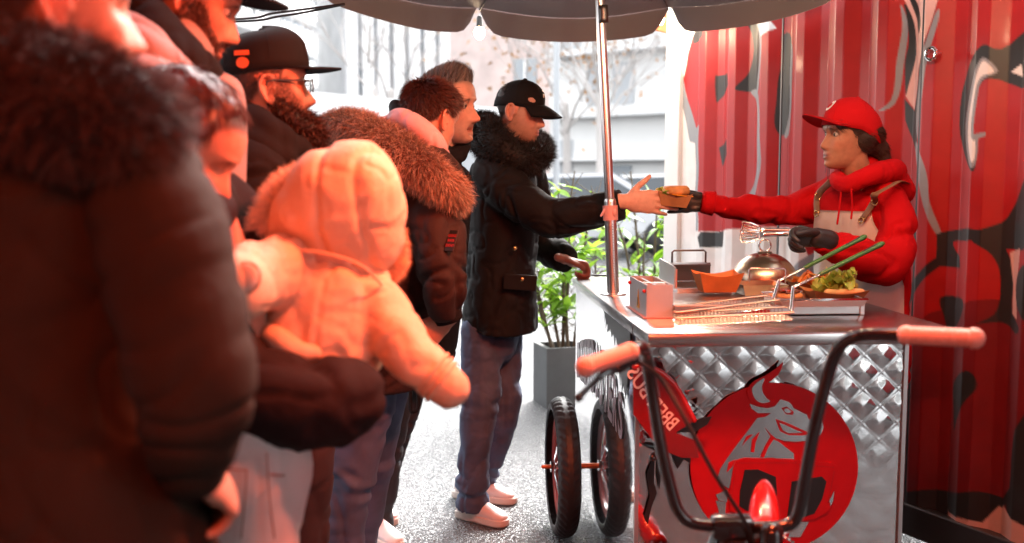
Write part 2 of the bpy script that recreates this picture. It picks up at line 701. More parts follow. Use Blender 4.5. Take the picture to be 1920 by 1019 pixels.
RED, DRED, BLK, GRY, WHT, PNK = (0.37, 0.009, 0.010), (0.17, 0.008, 0.010), (0.022, 0.020, 0.020), (0.26, 0.28, 0.31), (0.78, 0.76, 0.75), (0.70, 0.42, 0.38)
GRAF = [  # (colour, smooth, polygon in the picture's pixels, taken onto the wall plane)
 (RED, 0, [(1322, 40), (1400, 30), (2300, -200), (2400, 1100), (1690, 1100), (1560, 640), (1500, 470), (1480, 425), (1400, 430), (1355, 432), (1314, 436), (1313, 300), (1314, 246), (1306, 240), (1292, 190), (1284, 150), (1291, 100), (1302, 66)]),
 (WHT, 0, [(1355, 436), (1500, 430), (1540, 560), (1570, 640), (1300, 640), (1300, 466), (1356, 464)]),
 (DRED, 1, [(1690, 640), (2000, 600), (2200, 1100), (1650, 1100)]),  # dimmer light on the lower near wall, painted as a darker red
 (BLK, 1, [(1305, 60), (1324, 50), (1322, 72), (1302, 82)]),
 (BLK, 1, [(1396, 36), (1415, 42), (1425, 75), (1426, 130), (1416, 167), (1384, 170), (1400, 140), (1408, 100), (1405, 60)]),
 (GRY, 1, [(1413, 38), (1430, 60), (1431, 120), (1424, 168), (1416, 168), (1425, 120), (1424, 70)]),
 (BLK, 0, [(1340, 142), (1368, 136), (1371, 160), (1358, 173), (1340, 193)]),
 (BLK, 0, [(1345, 276), (1367, 261), (1368, 290), (1350, 311)]),
 (GRY, 1, [(1424, 178), (1432, 300), (1418, 362), (1398, 374), (1412, 340), (1421, 300), (1418, 200), (1404, 172)]),
 (WHT, 0, [(1414, 30), (1444, 28), (1457, 55), (1430, 69)]),
 (BLK, 1, [(1462, 70), (1480, 74), (1478, 235), (1470, 252), (1458, 250), (1452, 220), (1459, 150), (1465, 110)]),
 (GRY, 1, [(1480, 80), (1486, 120), (1478, 240), (1468, 256), (1474, 220), (1478, 140)]),
 (GRY, 0, [(1283, 140), (1290, 182), (1307, 240), (1316, 236), (1313, 434), (1306, 434), (1306, 268), (1296, 264), (1281, 200), (1277, 150)]),
 (BLK, 0, [(1281, 120), (1285, 150), (1281, 195), (1276, 170), (1278, 140)]),
 (BLK, 0, [(1313, 446), (1318, 437), (1357, 432), (1355, 462), (1318, 466)]),
 (GRY, 1, [(1398, 405), (1432, 398), (1420, 412), (1400, 420)]),
 (GRY, 1, [(1480, 520), (1530, 470), (1560, 470), (1520, 520), (1490, 540)]),
 (PNK, 0, [(1690, -10), (1768, -10), (1746, 57), (1723, 127), (1711, 205), (1692, 181), (1711, 122), (1715, 94), (1706, 42)]),
 (BLK, 1, [(1701, -5), (1711, -5), (1725, 33), (1721, 62), (1713, 33)]),
 (BLK, 1, [(1693, 8), (1708, 42), (1716, 94), (1711, 122), (1700, 155), (1692, 178), (1694, 120), (1700, 80), (1695, 40)]),
 (GRY, 1, [(1688, 10), (1697, 57), (1693, 118), (1677, 198), (1652, 209), (1672, 190), (1683, 118), (1688, 60)]),
 (BLK, 0, [(1768, -10), (1753, 38), (1732, 118), (1718, 198), (1723, 264), (1719, 286), (1694, 226), (1690, 186), (1711, 207), (1725, 127), (1748, 57)]),
 (GRY, 1, [(1722, 266), (1743, 330), (1750, 377), (1760, 424), (1765, 455), (1754, 438), (1732, 358), (1717, 287)]),
 (GRY, 1, [(1765, 20), (1760, 60), (1742, 130), (1728, 210), (1724, 260), (1718, 200), (1733, 118), (1754, 40)]),
 (BLK, 1, [(1796, 188), (1805, 148), (1824, 111), (1852, 84), (1880, 94), (1930, 55), (1930, 158), (1890, 160), (1871, 152), (1848, 153), (1834, 188), (1832, 254), (1839, 264), (1832, 318), (1816, 308), (1799, 264)]),
 (GRY, 1, [(1812, 212), (1826, 150), (1850, 108), (1872, 136), (1846, 152), (1838, 182), (1834, 254), (1842, 262), (1833, 308), (1820, 308), (1811, 264)]),
 (WHT, 1, [(1850, 115), (1866, 137), (1843, 146), (1832, 179), (1827, 254), (1836, 261), (1832, 297), (1824, 300), (1818, 264), (1820, 212), (1831, 156)]),
 (GRY, 0, [(1829, 251), (1856, 249), (1856, 256), (1832, 263)]),
 (WHT, 0, [(1890, 137), (1911, 120), (1912, 143)]),
 (BLK, 1, [(1763, 438), (1814, 426), (1843, 431), (1880, 415), (1904, 377), (1930, 325), (1930, 455), (1890, 467), (1862, 471), (1843, 452), (1805, 450), (1781, 455), (1788, 478), (1769, 488), (1757, 452)]),
 (BLK, 0, [(1756, 440), (1796, 480), (1800, 502), (1762, 502), (1734, 531), (1717, 553), (1700, 576), (1711, 606), (1685, 606), (1675, 553), (1669, 515), (1683, 525), (1694, 548), (1728, 514), (1756, 485)]),
 (BLK, 1, [(1847, 436), (1876, 464), (1893, 497), (1898, 542), (1893, 582), (1912, 612), (1904, 624), (1876, 607), (1834, 608), (1859, 593), (1873, 553), (1870, 508), (1853, 474), (1826, 449)]),
 (PNK, 0, [(1887, 474), (1912, 464), (1906, 597), (1894, 588), (1899, 536)]),
 (BLK, 1, [(1910, 510), (1935, 500), (1935, 600), (1908, 572)]),
 (BLK, 1, [(1761, 560), (1802, 557), (1810, 573), (1793, 605), (1774, 617), (1765, 599)]),
 (BLK, 1, [(1782, 724), (1799, 701), (1819, 694), (1834, 707), (1834, 730), (1813, 752), (1799, 781), (1791, 806), (1786, 769)]),
 (BLK, 0, [(1700, 920), (1830, 922), (1876, 934), (1893, 911), (1908, 803), (1935, 760), (1960, 1100), (1898, 972), (1885, 945), (1850, 985), (1700, 975)]),
 (PNK, 0, [(1775, 958), (1848, 985), (1880, 948), (1930, 1000), (1930, 1060), (1775, 1010)]),
 (PNK, 0, [(1840, 985), (1870, 950), (1950, 1000), (1950, 1100), (1800, 1100)]),
]
S0, S1 = -1.15, 1.52
NS, NZ = 540, 400
ss = np.linspace(S0, S1, NS + 1)
zz = np.linspace(0.13, 2.60, NZ + 1)
Sg, Zg = np.meshgrid(ss, zz)
colr = np.zeros(Sg.shape + (3,))
hs, hz = (ss[1] - ss[0]) / 3, (zz[1] - zz[0]) / 3
polys = [(c, smooth_poly(p) if sm else [on_wall(*q) for q in p]) for (c, sm, p) in GRAF]
for ds in (-hs, 0, hs):
    for dz in (-hz, 0, hz):
        a = np.zeros_like(colr)
        a[:] = WHT
        wob_s = Sg + ds + 0.004 * np.sin(Zg * 23)
        wob_z = Zg + dz + 0.004 * np.sin(Sg * 27)
        for (c, pl) in polys:
            a[poly_mask(wob_s, wob_z, pl)] = c
        colr += a / 9.0
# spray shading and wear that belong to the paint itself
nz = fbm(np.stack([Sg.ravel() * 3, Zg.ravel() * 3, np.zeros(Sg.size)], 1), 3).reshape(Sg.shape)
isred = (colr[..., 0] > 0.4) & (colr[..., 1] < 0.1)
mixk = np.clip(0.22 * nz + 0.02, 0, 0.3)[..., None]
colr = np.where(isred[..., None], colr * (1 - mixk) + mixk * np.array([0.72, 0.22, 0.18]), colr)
# red lightened towards the far end: the brighter light there put into the colour
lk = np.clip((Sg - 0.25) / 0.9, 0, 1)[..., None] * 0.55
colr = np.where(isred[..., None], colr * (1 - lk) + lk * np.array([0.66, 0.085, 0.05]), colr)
PER = 0.225
ph = (Sg / PER) % 1.0
tri = np.clip((np.abs(ph - 0.5) * 4 - 0.45) / 1.1, 0, 1)
dep = 0.030 * tri
post = (ss > S1 - 0.13)
dep[:, post] = 0.018
wallv = np.array(WB)[None, None] + Sg[..., None] * np.array(wd) + Zg[..., None] * np.array([0, 0, 1.0]) + (dep - 0.012)[..., None] * np.array(wn_)
i = np.arange(NS)[None, :] + np.arange(NZ)[:, None] * (NS + 1)
wf = np.stack([i, i + NS + 1, i + NS + 2, i + 1], -1).reshape(-1, 4)
M['graffiti'] = mat('graffiti paint', (0.6, 0.05, 0.05), 0.42, vcol='col', spec=0.4, coat=0.06, var=0.07, varscale=14)
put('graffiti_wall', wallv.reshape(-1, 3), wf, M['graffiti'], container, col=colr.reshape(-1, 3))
# the rest of the steel box
M['cont'] = mat('container paint', (0.72, 0.72, 0.71), 0.45, var=0.06, varscale=3)
def wallbox(s0, s1, n0, n1, z0, z1, bev=0.006):
    b = box(s1 - s0, n1 - n0, z1 - z0, ((s0 + s1) / 2, (n0 + n1) / 2, (z0 + z1) / 2), bev)
    return xf(b, frame(WB, wd, wn_, V(0, 0, 1)))
mb = MB()
mb.add(wallbox(S1 - 0.001, S1 + 0.12, -0.12, 0.03, 0.05, 2.62))
put('corner_post', mb.verts(), mb.f, M['cont'], container, smooth=False)
put('bottom_rail', *wallbox(-4.4, S1 - 0.004, -0.08, 0.034, 0.03, 0.150), M['darkmetal'], container, smooth=False)
put('top_rail', *wallbox(-4.4, S1 - 0.004, -0.08, 0.02, 2.604, 2.70), M['cont'], container, smooth=False)
put('end_wall', *wallbox(S1 + 0.05, S1 + 0.09, -2.4, -0.13, 0.05, 2.6), M['cont'], container, smooth=False)
put('roof', *wallbox(-4.4, S1 + 0.1, -2.4, -0.09, 2.60, 2.68), M['cont'], container, smooth=False)
put('side_wall', *wallbox(-4.4, S0 - 0.003, -0.05, 0.0, 0.13, 2.6), M['red_print'], container, smooth=False)
for sp in (0.31, -0.20):      # door seams of the container
    a_, b_ = on_wall(1722 if sp < 0 else 1463, 430)
    put('door_seam', *wallbox(a_ - 0.004, a_ + 0.004, 0.010, 0.016, 0.14, 2.59, 0.0), M['darkmetal'], container, smooth=False)
sp, zp = on_wall(1764, 103)
eb = MB()
eb.add(xf(sweep([V(0.022 * math.cos(t), 0, 0.022 * math.sin(t)) for t in np.linspace(0, 2 * math.pi, 13)[:-1]], [0.006] * 12, closed=True, n=8, sub=2), frame(WB + wd * sp + wn_ * 0.05 + V(0, 0, zp), wd, wn_, V(0, 0, 1))))
eb.add(sweep([WB + wd * sp + wn_ * 0.0 + V(0, 0, zp), WB + wd * sp + wn_ * 0.03 + V(0, 0, zp)], [0.014, 0.007], n=10))
eb.put('eye_bolt', M['chrome'], container)

# ================================================================== buildings and street behind
def facade_frame(u0, Y0, u1, Y1):
    a = at(u0, 331, Y0); a.z = 0
    b = at(u1, 331, Y1); b.z = 0
    d = (b - a)
    L = d.length
    d.normalize()
    n = V(d.y, -d.x, 0)
    if n.y > 0:
        n = -n
    return a, d, n, L

def fbox(F, s0, s1, n0, n1, z0, z1):
    a, d, n, L = F
    return xf(box(s1 - s0, n1 - n0, z1 - z0, ((s0 + s1) / 2, (n0 + n1) / 2, (z0 + z1) / 2)), frame(a, d, n, V(0, 0, 1)))

# apartment block with white balcony bands
F = facade_frame(360, 62, 668, 95)
bld = thing('apartment_block', 'white apartment block with long balcony bands and grey windows behind the queue', 'building', tuple(F[0] + F[1] * F[3] / 2))
put('wall', *fbox(F, 0, F[3], -8, -1.2, 0, 26), M['concrete'], bld, smooth=False)
for k in range(8):
    z = 1.2 + 2.6 * k
    put('balcony_band', *fbox(F, -0.2, F[3] + 0.2, -1.19, 0.2, z, z + 1.15), M['facade'], bld, smooth=False)
    if k >= 2:
        nW = 13
        for j in range(nW):
            s = (j + 0.5) * F[3] / nW
            if (j * 7 + k * 3) % 5 == 4:
                continue
            put('window', *fbox(F, s - 0.95, s + 0.75, -1.19, -1.1, z + 1.16, z + 2.5), M['winglass'], bld, smooth=False)
            put('mullion', *fbox(F, s - 0.14, s - 0.04, -1.09, -1.04, z + 1.16, z + 2.5), M['winframe'], bld, smooth=False)

# tall pale block of piers and window strips
F = facade_frame(650, 70, 905, 74)
bld = thing('office_block', 'pale office block of upright white piers and grey window strips in the distance', 'building', tuple(F[0] + F[1] * F[3] / 2))
put('wall', *fbox(F, 0, F[3], -9, -0.6, 0, 30), M['concrete'], bld, smooth=False)
nP = 9
for j in range(nP):
    s = (j + 0.5) * F[3] / nP
    put('pier', *fbox(F, s - 0.42, s + 0.34, -0.59, 0.05, 0, 30), M['facade'], bld, smooth=False)
    for k in range(6):
        if (j * 5 + k * 2) % 7 == 0:
            continue
        put('window', *fbox(F, s + 0.44, s + 0.86, -0.595, -0.5, 1 + 3.1 * k, 3.1 + 3.1 * k), M['winglass'] if (j + k) % 3 else M['winframe'], bld, smooth=False)

# brick house
F = facade_frame(845, 42, 1040, 40)
bld = thing('brick_house', 'pale pinkish brick house front beyond the black capped customer', 'building', tuple(F[0] + F[1] * F[3] / 2))
put('wall', *fbox(F, 0, F[3], -8, 0, 0, 18), M['brick_wall'], bld, smooth=False)
for (s, z) in ((3.45, 4.6), (3.45, 1.4), (1.0, 8.4)):
    put('window', *fbox(F, s - 0.5, s + 0.5, 0.004, 0.05, z, z + 1.5), M['winglass'], bld, smooth=False)
    put('window_sill', *fbox(F, s - 0.6, s + 0.6, 0.004, 0.16, z - 0.14, z - 0.003), M['facade'], bld, smooth=False)
    put('window_frame', *fbox(F, s - 0.05, s + 0.05, 0.052, 0.09, z, z + 1.5), M['facade'], bld, smooth=False)

# white shop row on the right
F = facade_frame(1030, 34, 1330, 30)
bld = thing('white_shop_row', 'white shop front with flat canopy ledges across the street by the container', 'building', tuple(F[0] + F[1] * F[3] / 2))
put('wall', *fbox(F, 0, F[3] + 6, -8, 0, 0, 14), M['pale_wall'], bld, smooth=False)
for (z, t) in ((3.3, 0.25), (5.3, 0.12), (1.9, 0.08)):
    put('ledge', *fbox(F, 0.2, F[3] + 5, 0.003, 0.5, z, z + t), M['facade'], bld, smooth=False)
for (s0, s1, z0, z1) in ((2.45, 3.35, 0.2, 1.75), (0.4, 1.0, 0.2, 2.6), (0.2, 1.3, 5.6, 7.2), (1.6, 2.2, 3.7, 5.0), (2.6, 3.4, 3.7, 5.0)):
    put('window', *fbox(F, s0, s1, 0.003, 0.06, z0, z1), M['winglass'] if s0 > 2.4 and z0 < 1 else M['winframe'], bld, smooth=False)

# long low white market stall
F = facade_frame(330, 11.0, 925, 15.5)
stall = thing('market_stall', 'long white roofed stall with grey side wall behind the man in the flat cap', 'stall', tuple(F[0] + F[1] * F[3] / 2))
put('fascia', *fbox(F, 0, F[3], -2.5, 0.3, 2.12, 2.42), M['facade'], stall, smooth=False)
put('side_wall', *fbox(F, 0.1, F[3] - 0.1, -2.3, 0, 0, 2.115), M['stallgrey'], stall, smooth=False)

# parked cars in the street
def make_car(label, loc, rz, paint):
    t = thing('parked_car', label, 'car', loc, rz, 'cars parked in the street')
    prof = [(-2.1, 0.35), (-2.15, 0.75), (-1.95, 0.95), (-1.45, 1.0), (-0.95, 1.42), (0.55, 1.46), (1.25, 1.02), (2.0, 0.9), (2.15, 0.7), (2.12, 0.35)]
    def shell(pf, w, taper):
        v, f = [], []
        n = len(pf)
        for s in (-1, 1):
            for (x, z) in pf:
                k = 1 - taper * max(0, z - 0.95)
                v.append((x, s * w * k, z))
        f.append(tuple(range(n)))
        f.append(tuple(reversed(range(n, 2 * n))))
        for i in range(n):
            j = (i + 1) % n
            f.append((j, i, n + i, n + j))
        return v, f
    bm = shell(prof, 0.86, 0.35)
    put('body', bm[0], bm[1], paint, t, smooth=False, local=True)
    for s in (-1, 1):
        gl = [(-1.25, 1.02), (-0.88, 1.36), (0.48, 1.40), (1.05, 1.04)]
        v = [(x, s * (0.87 * (1 - 0.35 * (z - 0.95)) + 0.004), z) for (x, z) in gl] + [(x, s * (0.87 * (1 - 0.35 * (z - 0.95)) + 0.012), z) for (x, z) in gl]
        put('side_window', v, [(0, 1, 2, 3), (4, 5, 6, 7), (0, 1, 5, 4), (2, 3, 7, 6), (1, 2, 6, 5), (3, 0, 4, 7)], M['carglass'], t, smooth=False, local=True)
        put('tail_light', *box(0.05, 0.28, 0.14, (-2.14, s * 0.62, 0.78), 0.01), M['lamp_red'], t, smooth=False, local=True)
        put('headlight', *box(0.06, 0.3, 0.13, (2.12, s * 0.6, 0.72), 0.01), M['chrome'], t, smooth=False, local=True)
        for x in (-1.35, 1.38):
            w = lathe([(0.02, -0.1), (0.3, -0.1), (0.32, -0.05), (0.32, 0.05), (0.3, 0.1), (0.02, 0.1)], 20, axis='y')
            v = w[0] + np.array([x, s * 0.8, 0.32])
            put('wheel', v, w[1], M['rubber'], t, local=True)
    put('windscreen', [(0.62, -0.66, 1.42), (0.62, 0.66, 1.42), (1.22, 0.78, 1.05), (1.22, -0.78, 1.05), (0.64, -0.66, 1.45), (0.64, 0.66, 1.45), (1.25, 0.78, 1.07), (1.25, -0.78, 1.07)],
        [(0, 1, 2, 3), (4, 5, 6, 7), (0, 1, 5, 4), (1, 2, 6, 5), (2, 3, 7, 6), (3, 0, 4, 7)], M['carglass'], t, smooth=False, local=True)
    return t
p = atz(1085, 385, 0)
make_car('silver car parked across the street between the customer and the umbrella pole', (at(1075, 331, 18).x, 18.0, 0), math.radians(8), M['carpaint'])
make_car('white car parked further back to the right of the umbrella pole', (at(1225, 331, 23).x, 23.0, 0), math.radians(4), M['white_paint'])

# bare street trees
def make_tree(label, u, Y, H, seed, group='bare winter trees in the street'):
    rnd = random.Random(seed)
    b = at(u, 331, Y)
    t = thing('bare_tree', label, 'tree', (b.x, Y, 0), 0, group)
    trunk, crown = MB(), MB()
    top = V(b.x, Y, H * 0.42)
    trunk.add(sweep([V(b.x, Y, 0), V(b.x + 0.05, Y, H * 0.2), top], [0.16, 0.12, 0.09], n=8, sub=2))
    def br(p, d, L, r, lv):
        q = p + d * L * 0.5 + V(rnd.uniform(-1, 1), rnd.uniform(-1, 1), rnd.uniform(0, 1)) * L * 0.08
        e = p + d * L
        crown.add(sweep([p, q, e], [r, r * 0.8, r * 0.55], n=5, sub=1))
        if lv == 0:
            return
        for k in range(3):
            a = V(rnd.uniform(-1, 1), rnd.uniform(-1, 1), rnd.uniform(-0.2, 0.9))
            br(p + (e - p) * rnd.uniform(0.4, 1.0), (d + a * 0.8).normalized(), L * rnd.uniform(0.55, 0.8), r * 0.55, lv - 1)
    for k in range(6):
        a = 2 * math.pi * k / 6 + rnd.uniform(-0.3, 0.3)
        br(top - V(0, 0, rnd.uniform(0, H * 0.12)), V(math.cos(a) * 0.7, math.sin(a) * 0.7, 0.75).normalized(), H * 0.25, 0.036, 3)
    trunk.put('trunk', M['bark'], t)
    crown.put('crown', M['bark'], t)
    return t
make_tree('bare tree with thin branches in front of the pale office block', 735, 26, 8.5, 1)
make_tree('bare tree whose trunk stands right beside the umbrella pole', 1123, 24, 8.0, 2)
M['dryleaf'] = mat('dry orange leaves', (0.42, 0.22, 0.09), 0.8)
tr = make_tree('tree with a few dry brown leaves before the white shop row', 1060, 28, 8.0, 5)
P_ = np.stack([RNG.normal(at(1075, 331, 28).x, 1.5, 420), RNG.normal(28, 1.0, 420), RNG.normal(5.0, 0.9, 420)], 1)
sv, sf, _ = strands(P_, RNG.normal(size=(420, 3)), 0.16, 0.10, seg=2)
put('dry_leaves', sv, sf, M['dryleaf'], tr, smooth=False, kind='stuff')

# lamp post / street sign behind the customer
u0 = at(1043, 331, 14)
lp = thing('steel_post', 'thin grey steel post behind the customer face', 'post', (u0.x, 14, 0))
put('shaft', *sweep([V(u0.x, 14, 0), V(u0.x, 14, 3.6)], [0.045, 0.045], n=10), M['winframe'], lp)
put('base_plate', *box(0.2, 0.2, 0.03, (u0.x, 14, 0.02), 0.004), M['winframe'], lp, smooth=False)

# ================================================================== planters
def make_leaf_mesh():
    v, f = [], []
    L, W = 1.0, 0.34
    for i in range(7):
        t = i / 6
        w = W * 0.5 * math.sin(math.pi * (0.06 + 0.94 * t) ** 0.8) if i < 6 else 0.01
        z = -0.25 * t * t
        v += [(-w, t * L, z + 0.06 * w), (0, t * L, z - 0.02), (w, t * L, z + 0.06 * w)]
    for i in range(6):
        a = 3 * i
        f += [(a, a + 1, a + 4, a + 3), (a + 1, a + 2, a + 5, a + 4)]
    me = bpy.data.meshes.new('leaf')
    me.from_pydata(v, [], f)
    me.update()
    me.materials.append(M['leaf'])
    me.polygons.foreach_set('use_smooth', np.ones(len(me.polygons), dtype=bool))
    return me
LEAF = make_leaf_mesh()
M['leaf'].node_tree.nodes['Principled BSDF'].inputs['Subsurface Weight'].default_value = 0.0
def add_translucent(m, color, fac):
    nt = m.node_tree
    b = nt.nodes['Principled BSDF']
    o = [n for n in nt.nodes if n.type == 'OUTPUT_MATERIAL'][0]
    t = nt.nodes.new('ShaderNodeBsdfTranslucent')
    t.inputs['Color'].default_value = (*color, 1)
    mx = nt.nodes.new('ShaderNodeMixShader')
    mx.inputs[0].default_value = fac
    nt.links.new(b.outputs[0], mx.inputs[1])
    nt.links.new(t.outputs[0], mx.inputs[2])
    nt.links.new(mx.outputs[0], o.inputs['Surface'])
add_translucent(M['leaf'], (0.40, 0.62, 0.06), 0.5)
add_translucent(M['umb_in'], (0.25, 0.17, 0.17), 0.12)
add_translucent(M['tent'], (0.75, 0.05, 0.025), 0.22)

def make_planter(label, c, rz, stems, seed, wid=0.27, h=0.37, grp='planters beside the cart'):
    rnd = random.Random(seed)
    t = thing('planter', label, 'planter', (c[0], c[1], 0), rz, grp)
    mb = MB()
    w = wid / 2
    th = 0.03
    pts_o = [(-w, -w), (w, -w), (w, w), (-w, w)]
    v, f = [], []
    for (k, z) in ((1, 0.0), (1, h), ):
        v += [(x * k, y * k, z) for (x, y) in pts_o]
    iw = (w - th) / w
    v += [(x * iw, y * iw, h) for (x, y) in pts_o] + [(x * iw, y * iw, h - 0.07) for (x, y) in pts_o]
    for a in (0, 4, 8):
        for i in range(4):
            j = (i + 1) % 4
            f.append((a + i, a + j, a + 4 + j, a + 4 + i))
    f.append((3, 2, 1, 0))
    put('pot', v, f, M['planter'], t, smooth=False, local=True)
    put('soil', [(x * iw, y * iw, h - 0.06) for (x, y) in pts_o], [(0, 1, 2, 3)], M['soil'], t, smooth=False, local=True)
    pl = thing('leafy_shrub', label.split(' planter')[0].replace('grey', 'green leafy') + ' laurel shrub growing in the grey planter' if False else 'bright green laurel shrub growing in the ' + label, 'plant', (c[0], c[1], h - 0.06), rz, 'laurel shrubs beside the cart')
    st = MB()
    leaves = []
    for (dx, dy, lx, ly, H) in stems:
        P0 = V(dx, dy, 0)
        P1 = P0 + V(lx * 0.35 + rnd.uniform(-.03, .03), ly * 0.35, H * 0.35)
        P2 = P0 + V(lx * 0.7 + rnd.uniform(-.04, .04), ly * 0.7, H * 0.7)
        P3 = P0 + V(lx, ly, H)
        st.add(sweep([P0, P1, P2, P3], [0.012, 0.010, 0.008, 0.004], n=7, sub=4))
        cv = catmull([P0, P1, P2, P3], 12)
        k = 7
        while k < len(cv):
            for _ in range(rnd.choice((1, 2, 2, 3))):
                a = rnd.uniform(0, 6.28)
                el = rnd.uniform(0.1, 0.9)
                tw = V(math.cos(a) * math.cos(el), math.sin(a) * math.cos(el), math.sin(el))
                base = V(*cv[k])
                tl = rnd.uniform(0.02, 0.13)
                tip = base + tw * tl + V(0, 0, tl * 0.2)
                st.add(sweep([base, tip], [0.003, 0.002], n=5, sub=1))
                for q in range(rnd.choice((2, 3, 4))):
                    a2 = a + rnd.uniform(-1.3, 1.3)
                    e2 = rnd.uniform(-0.3, 1.1)
                    leaves.append((tip, V(math.cos(a2) * math.cos(e2), math.sin(a2) * math.cos(e2), math.sin(e2)), rnd.uniform(0.085, 0.15)))
            k += rnd.choice((1, 2, 3))
    put('stems', st.verts(), st.f, M['stem'], pl, local=True)
    for (p_, d, L) in leaves[:290]:
        o = bpy.data.objects.new('leaf', LEAF)
        COL.objects.link(o)
        o.parent = pl
        WORLD[o] = WORLD[pl]
        y = d.normalized()
        x = y.cross(V(rnd.uniform(-.5, .5), rnd.uniform(-.5, .5), 1)).normalized()
        z = x.cross(y)
        o.matrix_local = frame(p_, x * L, y * L, z * L)
    return t, pl
pc = atz(1062, 765, 0)
make_planter('square grey planter left of the steel cart side', (pc.x - 0.03, pc.y + 0.12), math.radians(16),
             [(0.05, 0, 0.02, 0.05, 0.75), (-0.02, 0.05, -0.20, 0, 0.62), (0.06, 0.02, -0.08, 0, 1.0), (0.08, 0.0, 0.20, 0.1, 1.0), (0.0, 0.0, -0.12, 0.1, 0.5), (0.09, -0.04, 0.12, 0.0, 0.6), (-0.05, 0.0, -0.16, 0.05, 0.85), (0.03, 0.05, 0.10, 0.08, 1.12)], 3)
make_planter('square grey planter hidden behind the steel cart', (pc.x + 0.60, pc.y + 0.55), math.radians(10),
             [(0.0, 0, 0.02, 0, 0.95), (-0.08, 0.05, -0.18, 0, 0.85), (0.06, 0.02, 0.22, 0, 1.02), (-0.1, 0.0, -0.3, 0.1, 1.0), (0.08, -0.05, 0.12, 0.0, 0.75), (0.0, -0.05, -0.08, 0.0, 0.7), (0.05, 0.05, 0.12, 0.05, 1.15), (-0.05, 0.05, -0.10, 0.0, 1.12)], 9)

# ================================================================== the food cart on its tricycle
CA = math.radians(4.2)
cy_ = V(-math.sin(CA), math.cos(CA), 0)
cx_ = V(math.cos(CA), math.sin(CA), 0)
CFL = atz(1215, 627, 0.98)
CFL.z = 0
CW_, CD_, CH_ = 0.872, 1.52, 0.98
CM = frame(CFL, cx_, cy_, V(0, 0, 1))
def ct(x, y, z):
    return CM @ V(x, y, z)
def cbox(x0, x1, y0, y1, z0, z1, bev=0.0):
    return xf(box(x1 - x0, y1 - y0, z1 - z0, ((x0 + x1) / 2, (y0 + y1) / 2, (z0 + z1) / 2), bev), CM)
CI = CM.inverted()
def on_front(u, v, y):
    """Cart-frame (x, z) of the point on the plane y=const of the cart."""
    o, d = V(0, 0, CAM_H), ray(u, v)
    n = cy_
    P = ct(0, y, 0)
    t = (P - o).dot(n) / d.dot(n)
    q = CI @ (o + d * t)
    return (q.x, q.z)
def on_side(u, v, x):
    o, d = V(0, 0, CAM_H), ray(u, v)
    P = ct(x, 0, 0)
    t = (P - o).dot(cx_) / d.dot(cx_)
    q = CI @ (o + d * t)
    return (q.y, q.z)

cart = thing('food_cart', 'steel burger cart on a tricycle with quilted front and red bull emblem', 'food cart', tuple(ct(CW_ / 2, 0.8, 0)))
BX0, BX1, BY0, BY1, BZ0, BZ1 = 0.012, CW_ - 0.045, 0.225, 1.49, 0.12, 0.942
put('counter_top', *cbox(0, CW_, 0, CD_, CH_ - 0.037, CH_, 0.007), M['steel_top'], cart, autosmooth=40)
# folded joint in the left edge of the counter
put('counter_seam', *cbox(-0.0015, 0.004, 0.205, 0.211, CH_ - 0.036, CH_ - 0.004), M['darkmetal'], cart, smooth=False)
put('side_panel', *cbox(BX0, BX0 + 0.006, BY0, BY1, BZ0, BZ1), M['mirror'], cart, smooth=False)
put('side_panel', *cbox(BX1 - 0.006, BX1, BY0, BY1, BZ0, BZ1), M['mirror'], cart, smooth=False)
put('back_panel', *cbox(BX0 + 0.007, BX1 - 0.007, BY1 - 0.008, BY1 - 0.002, BZ0, BZ1), M['steel'], cart, smooth=False)
put('floor_panel', *cbox(BX0 + 0.007, BX1 - 0.007, BY0 + 0.03, BY1 - 0.01, BZ0, BZ0 + 0.01), M['darkmetal'], cart, smooth=False)
# quilted front: diamonds pressed into the sheet
nx, nz = 250, 250
xs = np.linspace(BX0 + 0.012, BX1 - 0.012, nx + 1)
zs = np.linspace(BZ0, BZ1, nz + 1)
X, Z = np.meshgrid(xs, zs)
PX, PZ = 0.110, 0.103
skew = 0.10 * (Z - 0.9)
a = ((X + 0.02) / PX + Z / PZ) % 1.0
b = ((X + 0.02) / PX - Z / PZ) % 1.0
da, db = np.minimum(a, 1 - a), np.minimum(b, 1 - b)
m_ = np.minimum(da, db)
pil = np.sqrt(np.clip(da * db * 4, 0, 1))
Yq = -0.0060 * pil - 0.0020 * np.clip(1 - m_ / 0.045, 0, 1)
crk = fbm(np.stack([X.ravel() * 14, Z.ravel() * 14, np.zeros(X.size)], 1), 3).reshape(X.shape)
fade = np.clip((Z - 0.48) / 0.25, 0.12, 1.0)            # the lower half of the sheet is pressed flatter
Yq = Yq * fade + 0.0009 * crk
qv = np.stack([X, BY0 - 0.002 + Yq, Z], -1).reshape(-1, 3)
i = np.arange(nx)[None, :] + np.arange(nz)[:, None] * (nx + 1)
qf = np.stack([i, i + 1, i + nx + 2, i + nx + 1], -1).reshape(-1, 4)
put('quilted_panel', *xf((qv, qf), CM), M['quilt'], cart)
for x0 in (BX0, BX1 - 0.0115):
    put('corner_trim', *cbox(x0, x0 + 0.0115, BY0 - 0.012, BY0 - 0.0005, BZ0, BZ1), M['steel'], cart, smooth=False)
put('side_hinge', *cbox(BX1 + 0.001, BX1 + 0.012, BY0 + 0.02, BY0 + 0.05, 0.60, 0.80, 0.003), M['darkmetal'], cart, smooth=False)

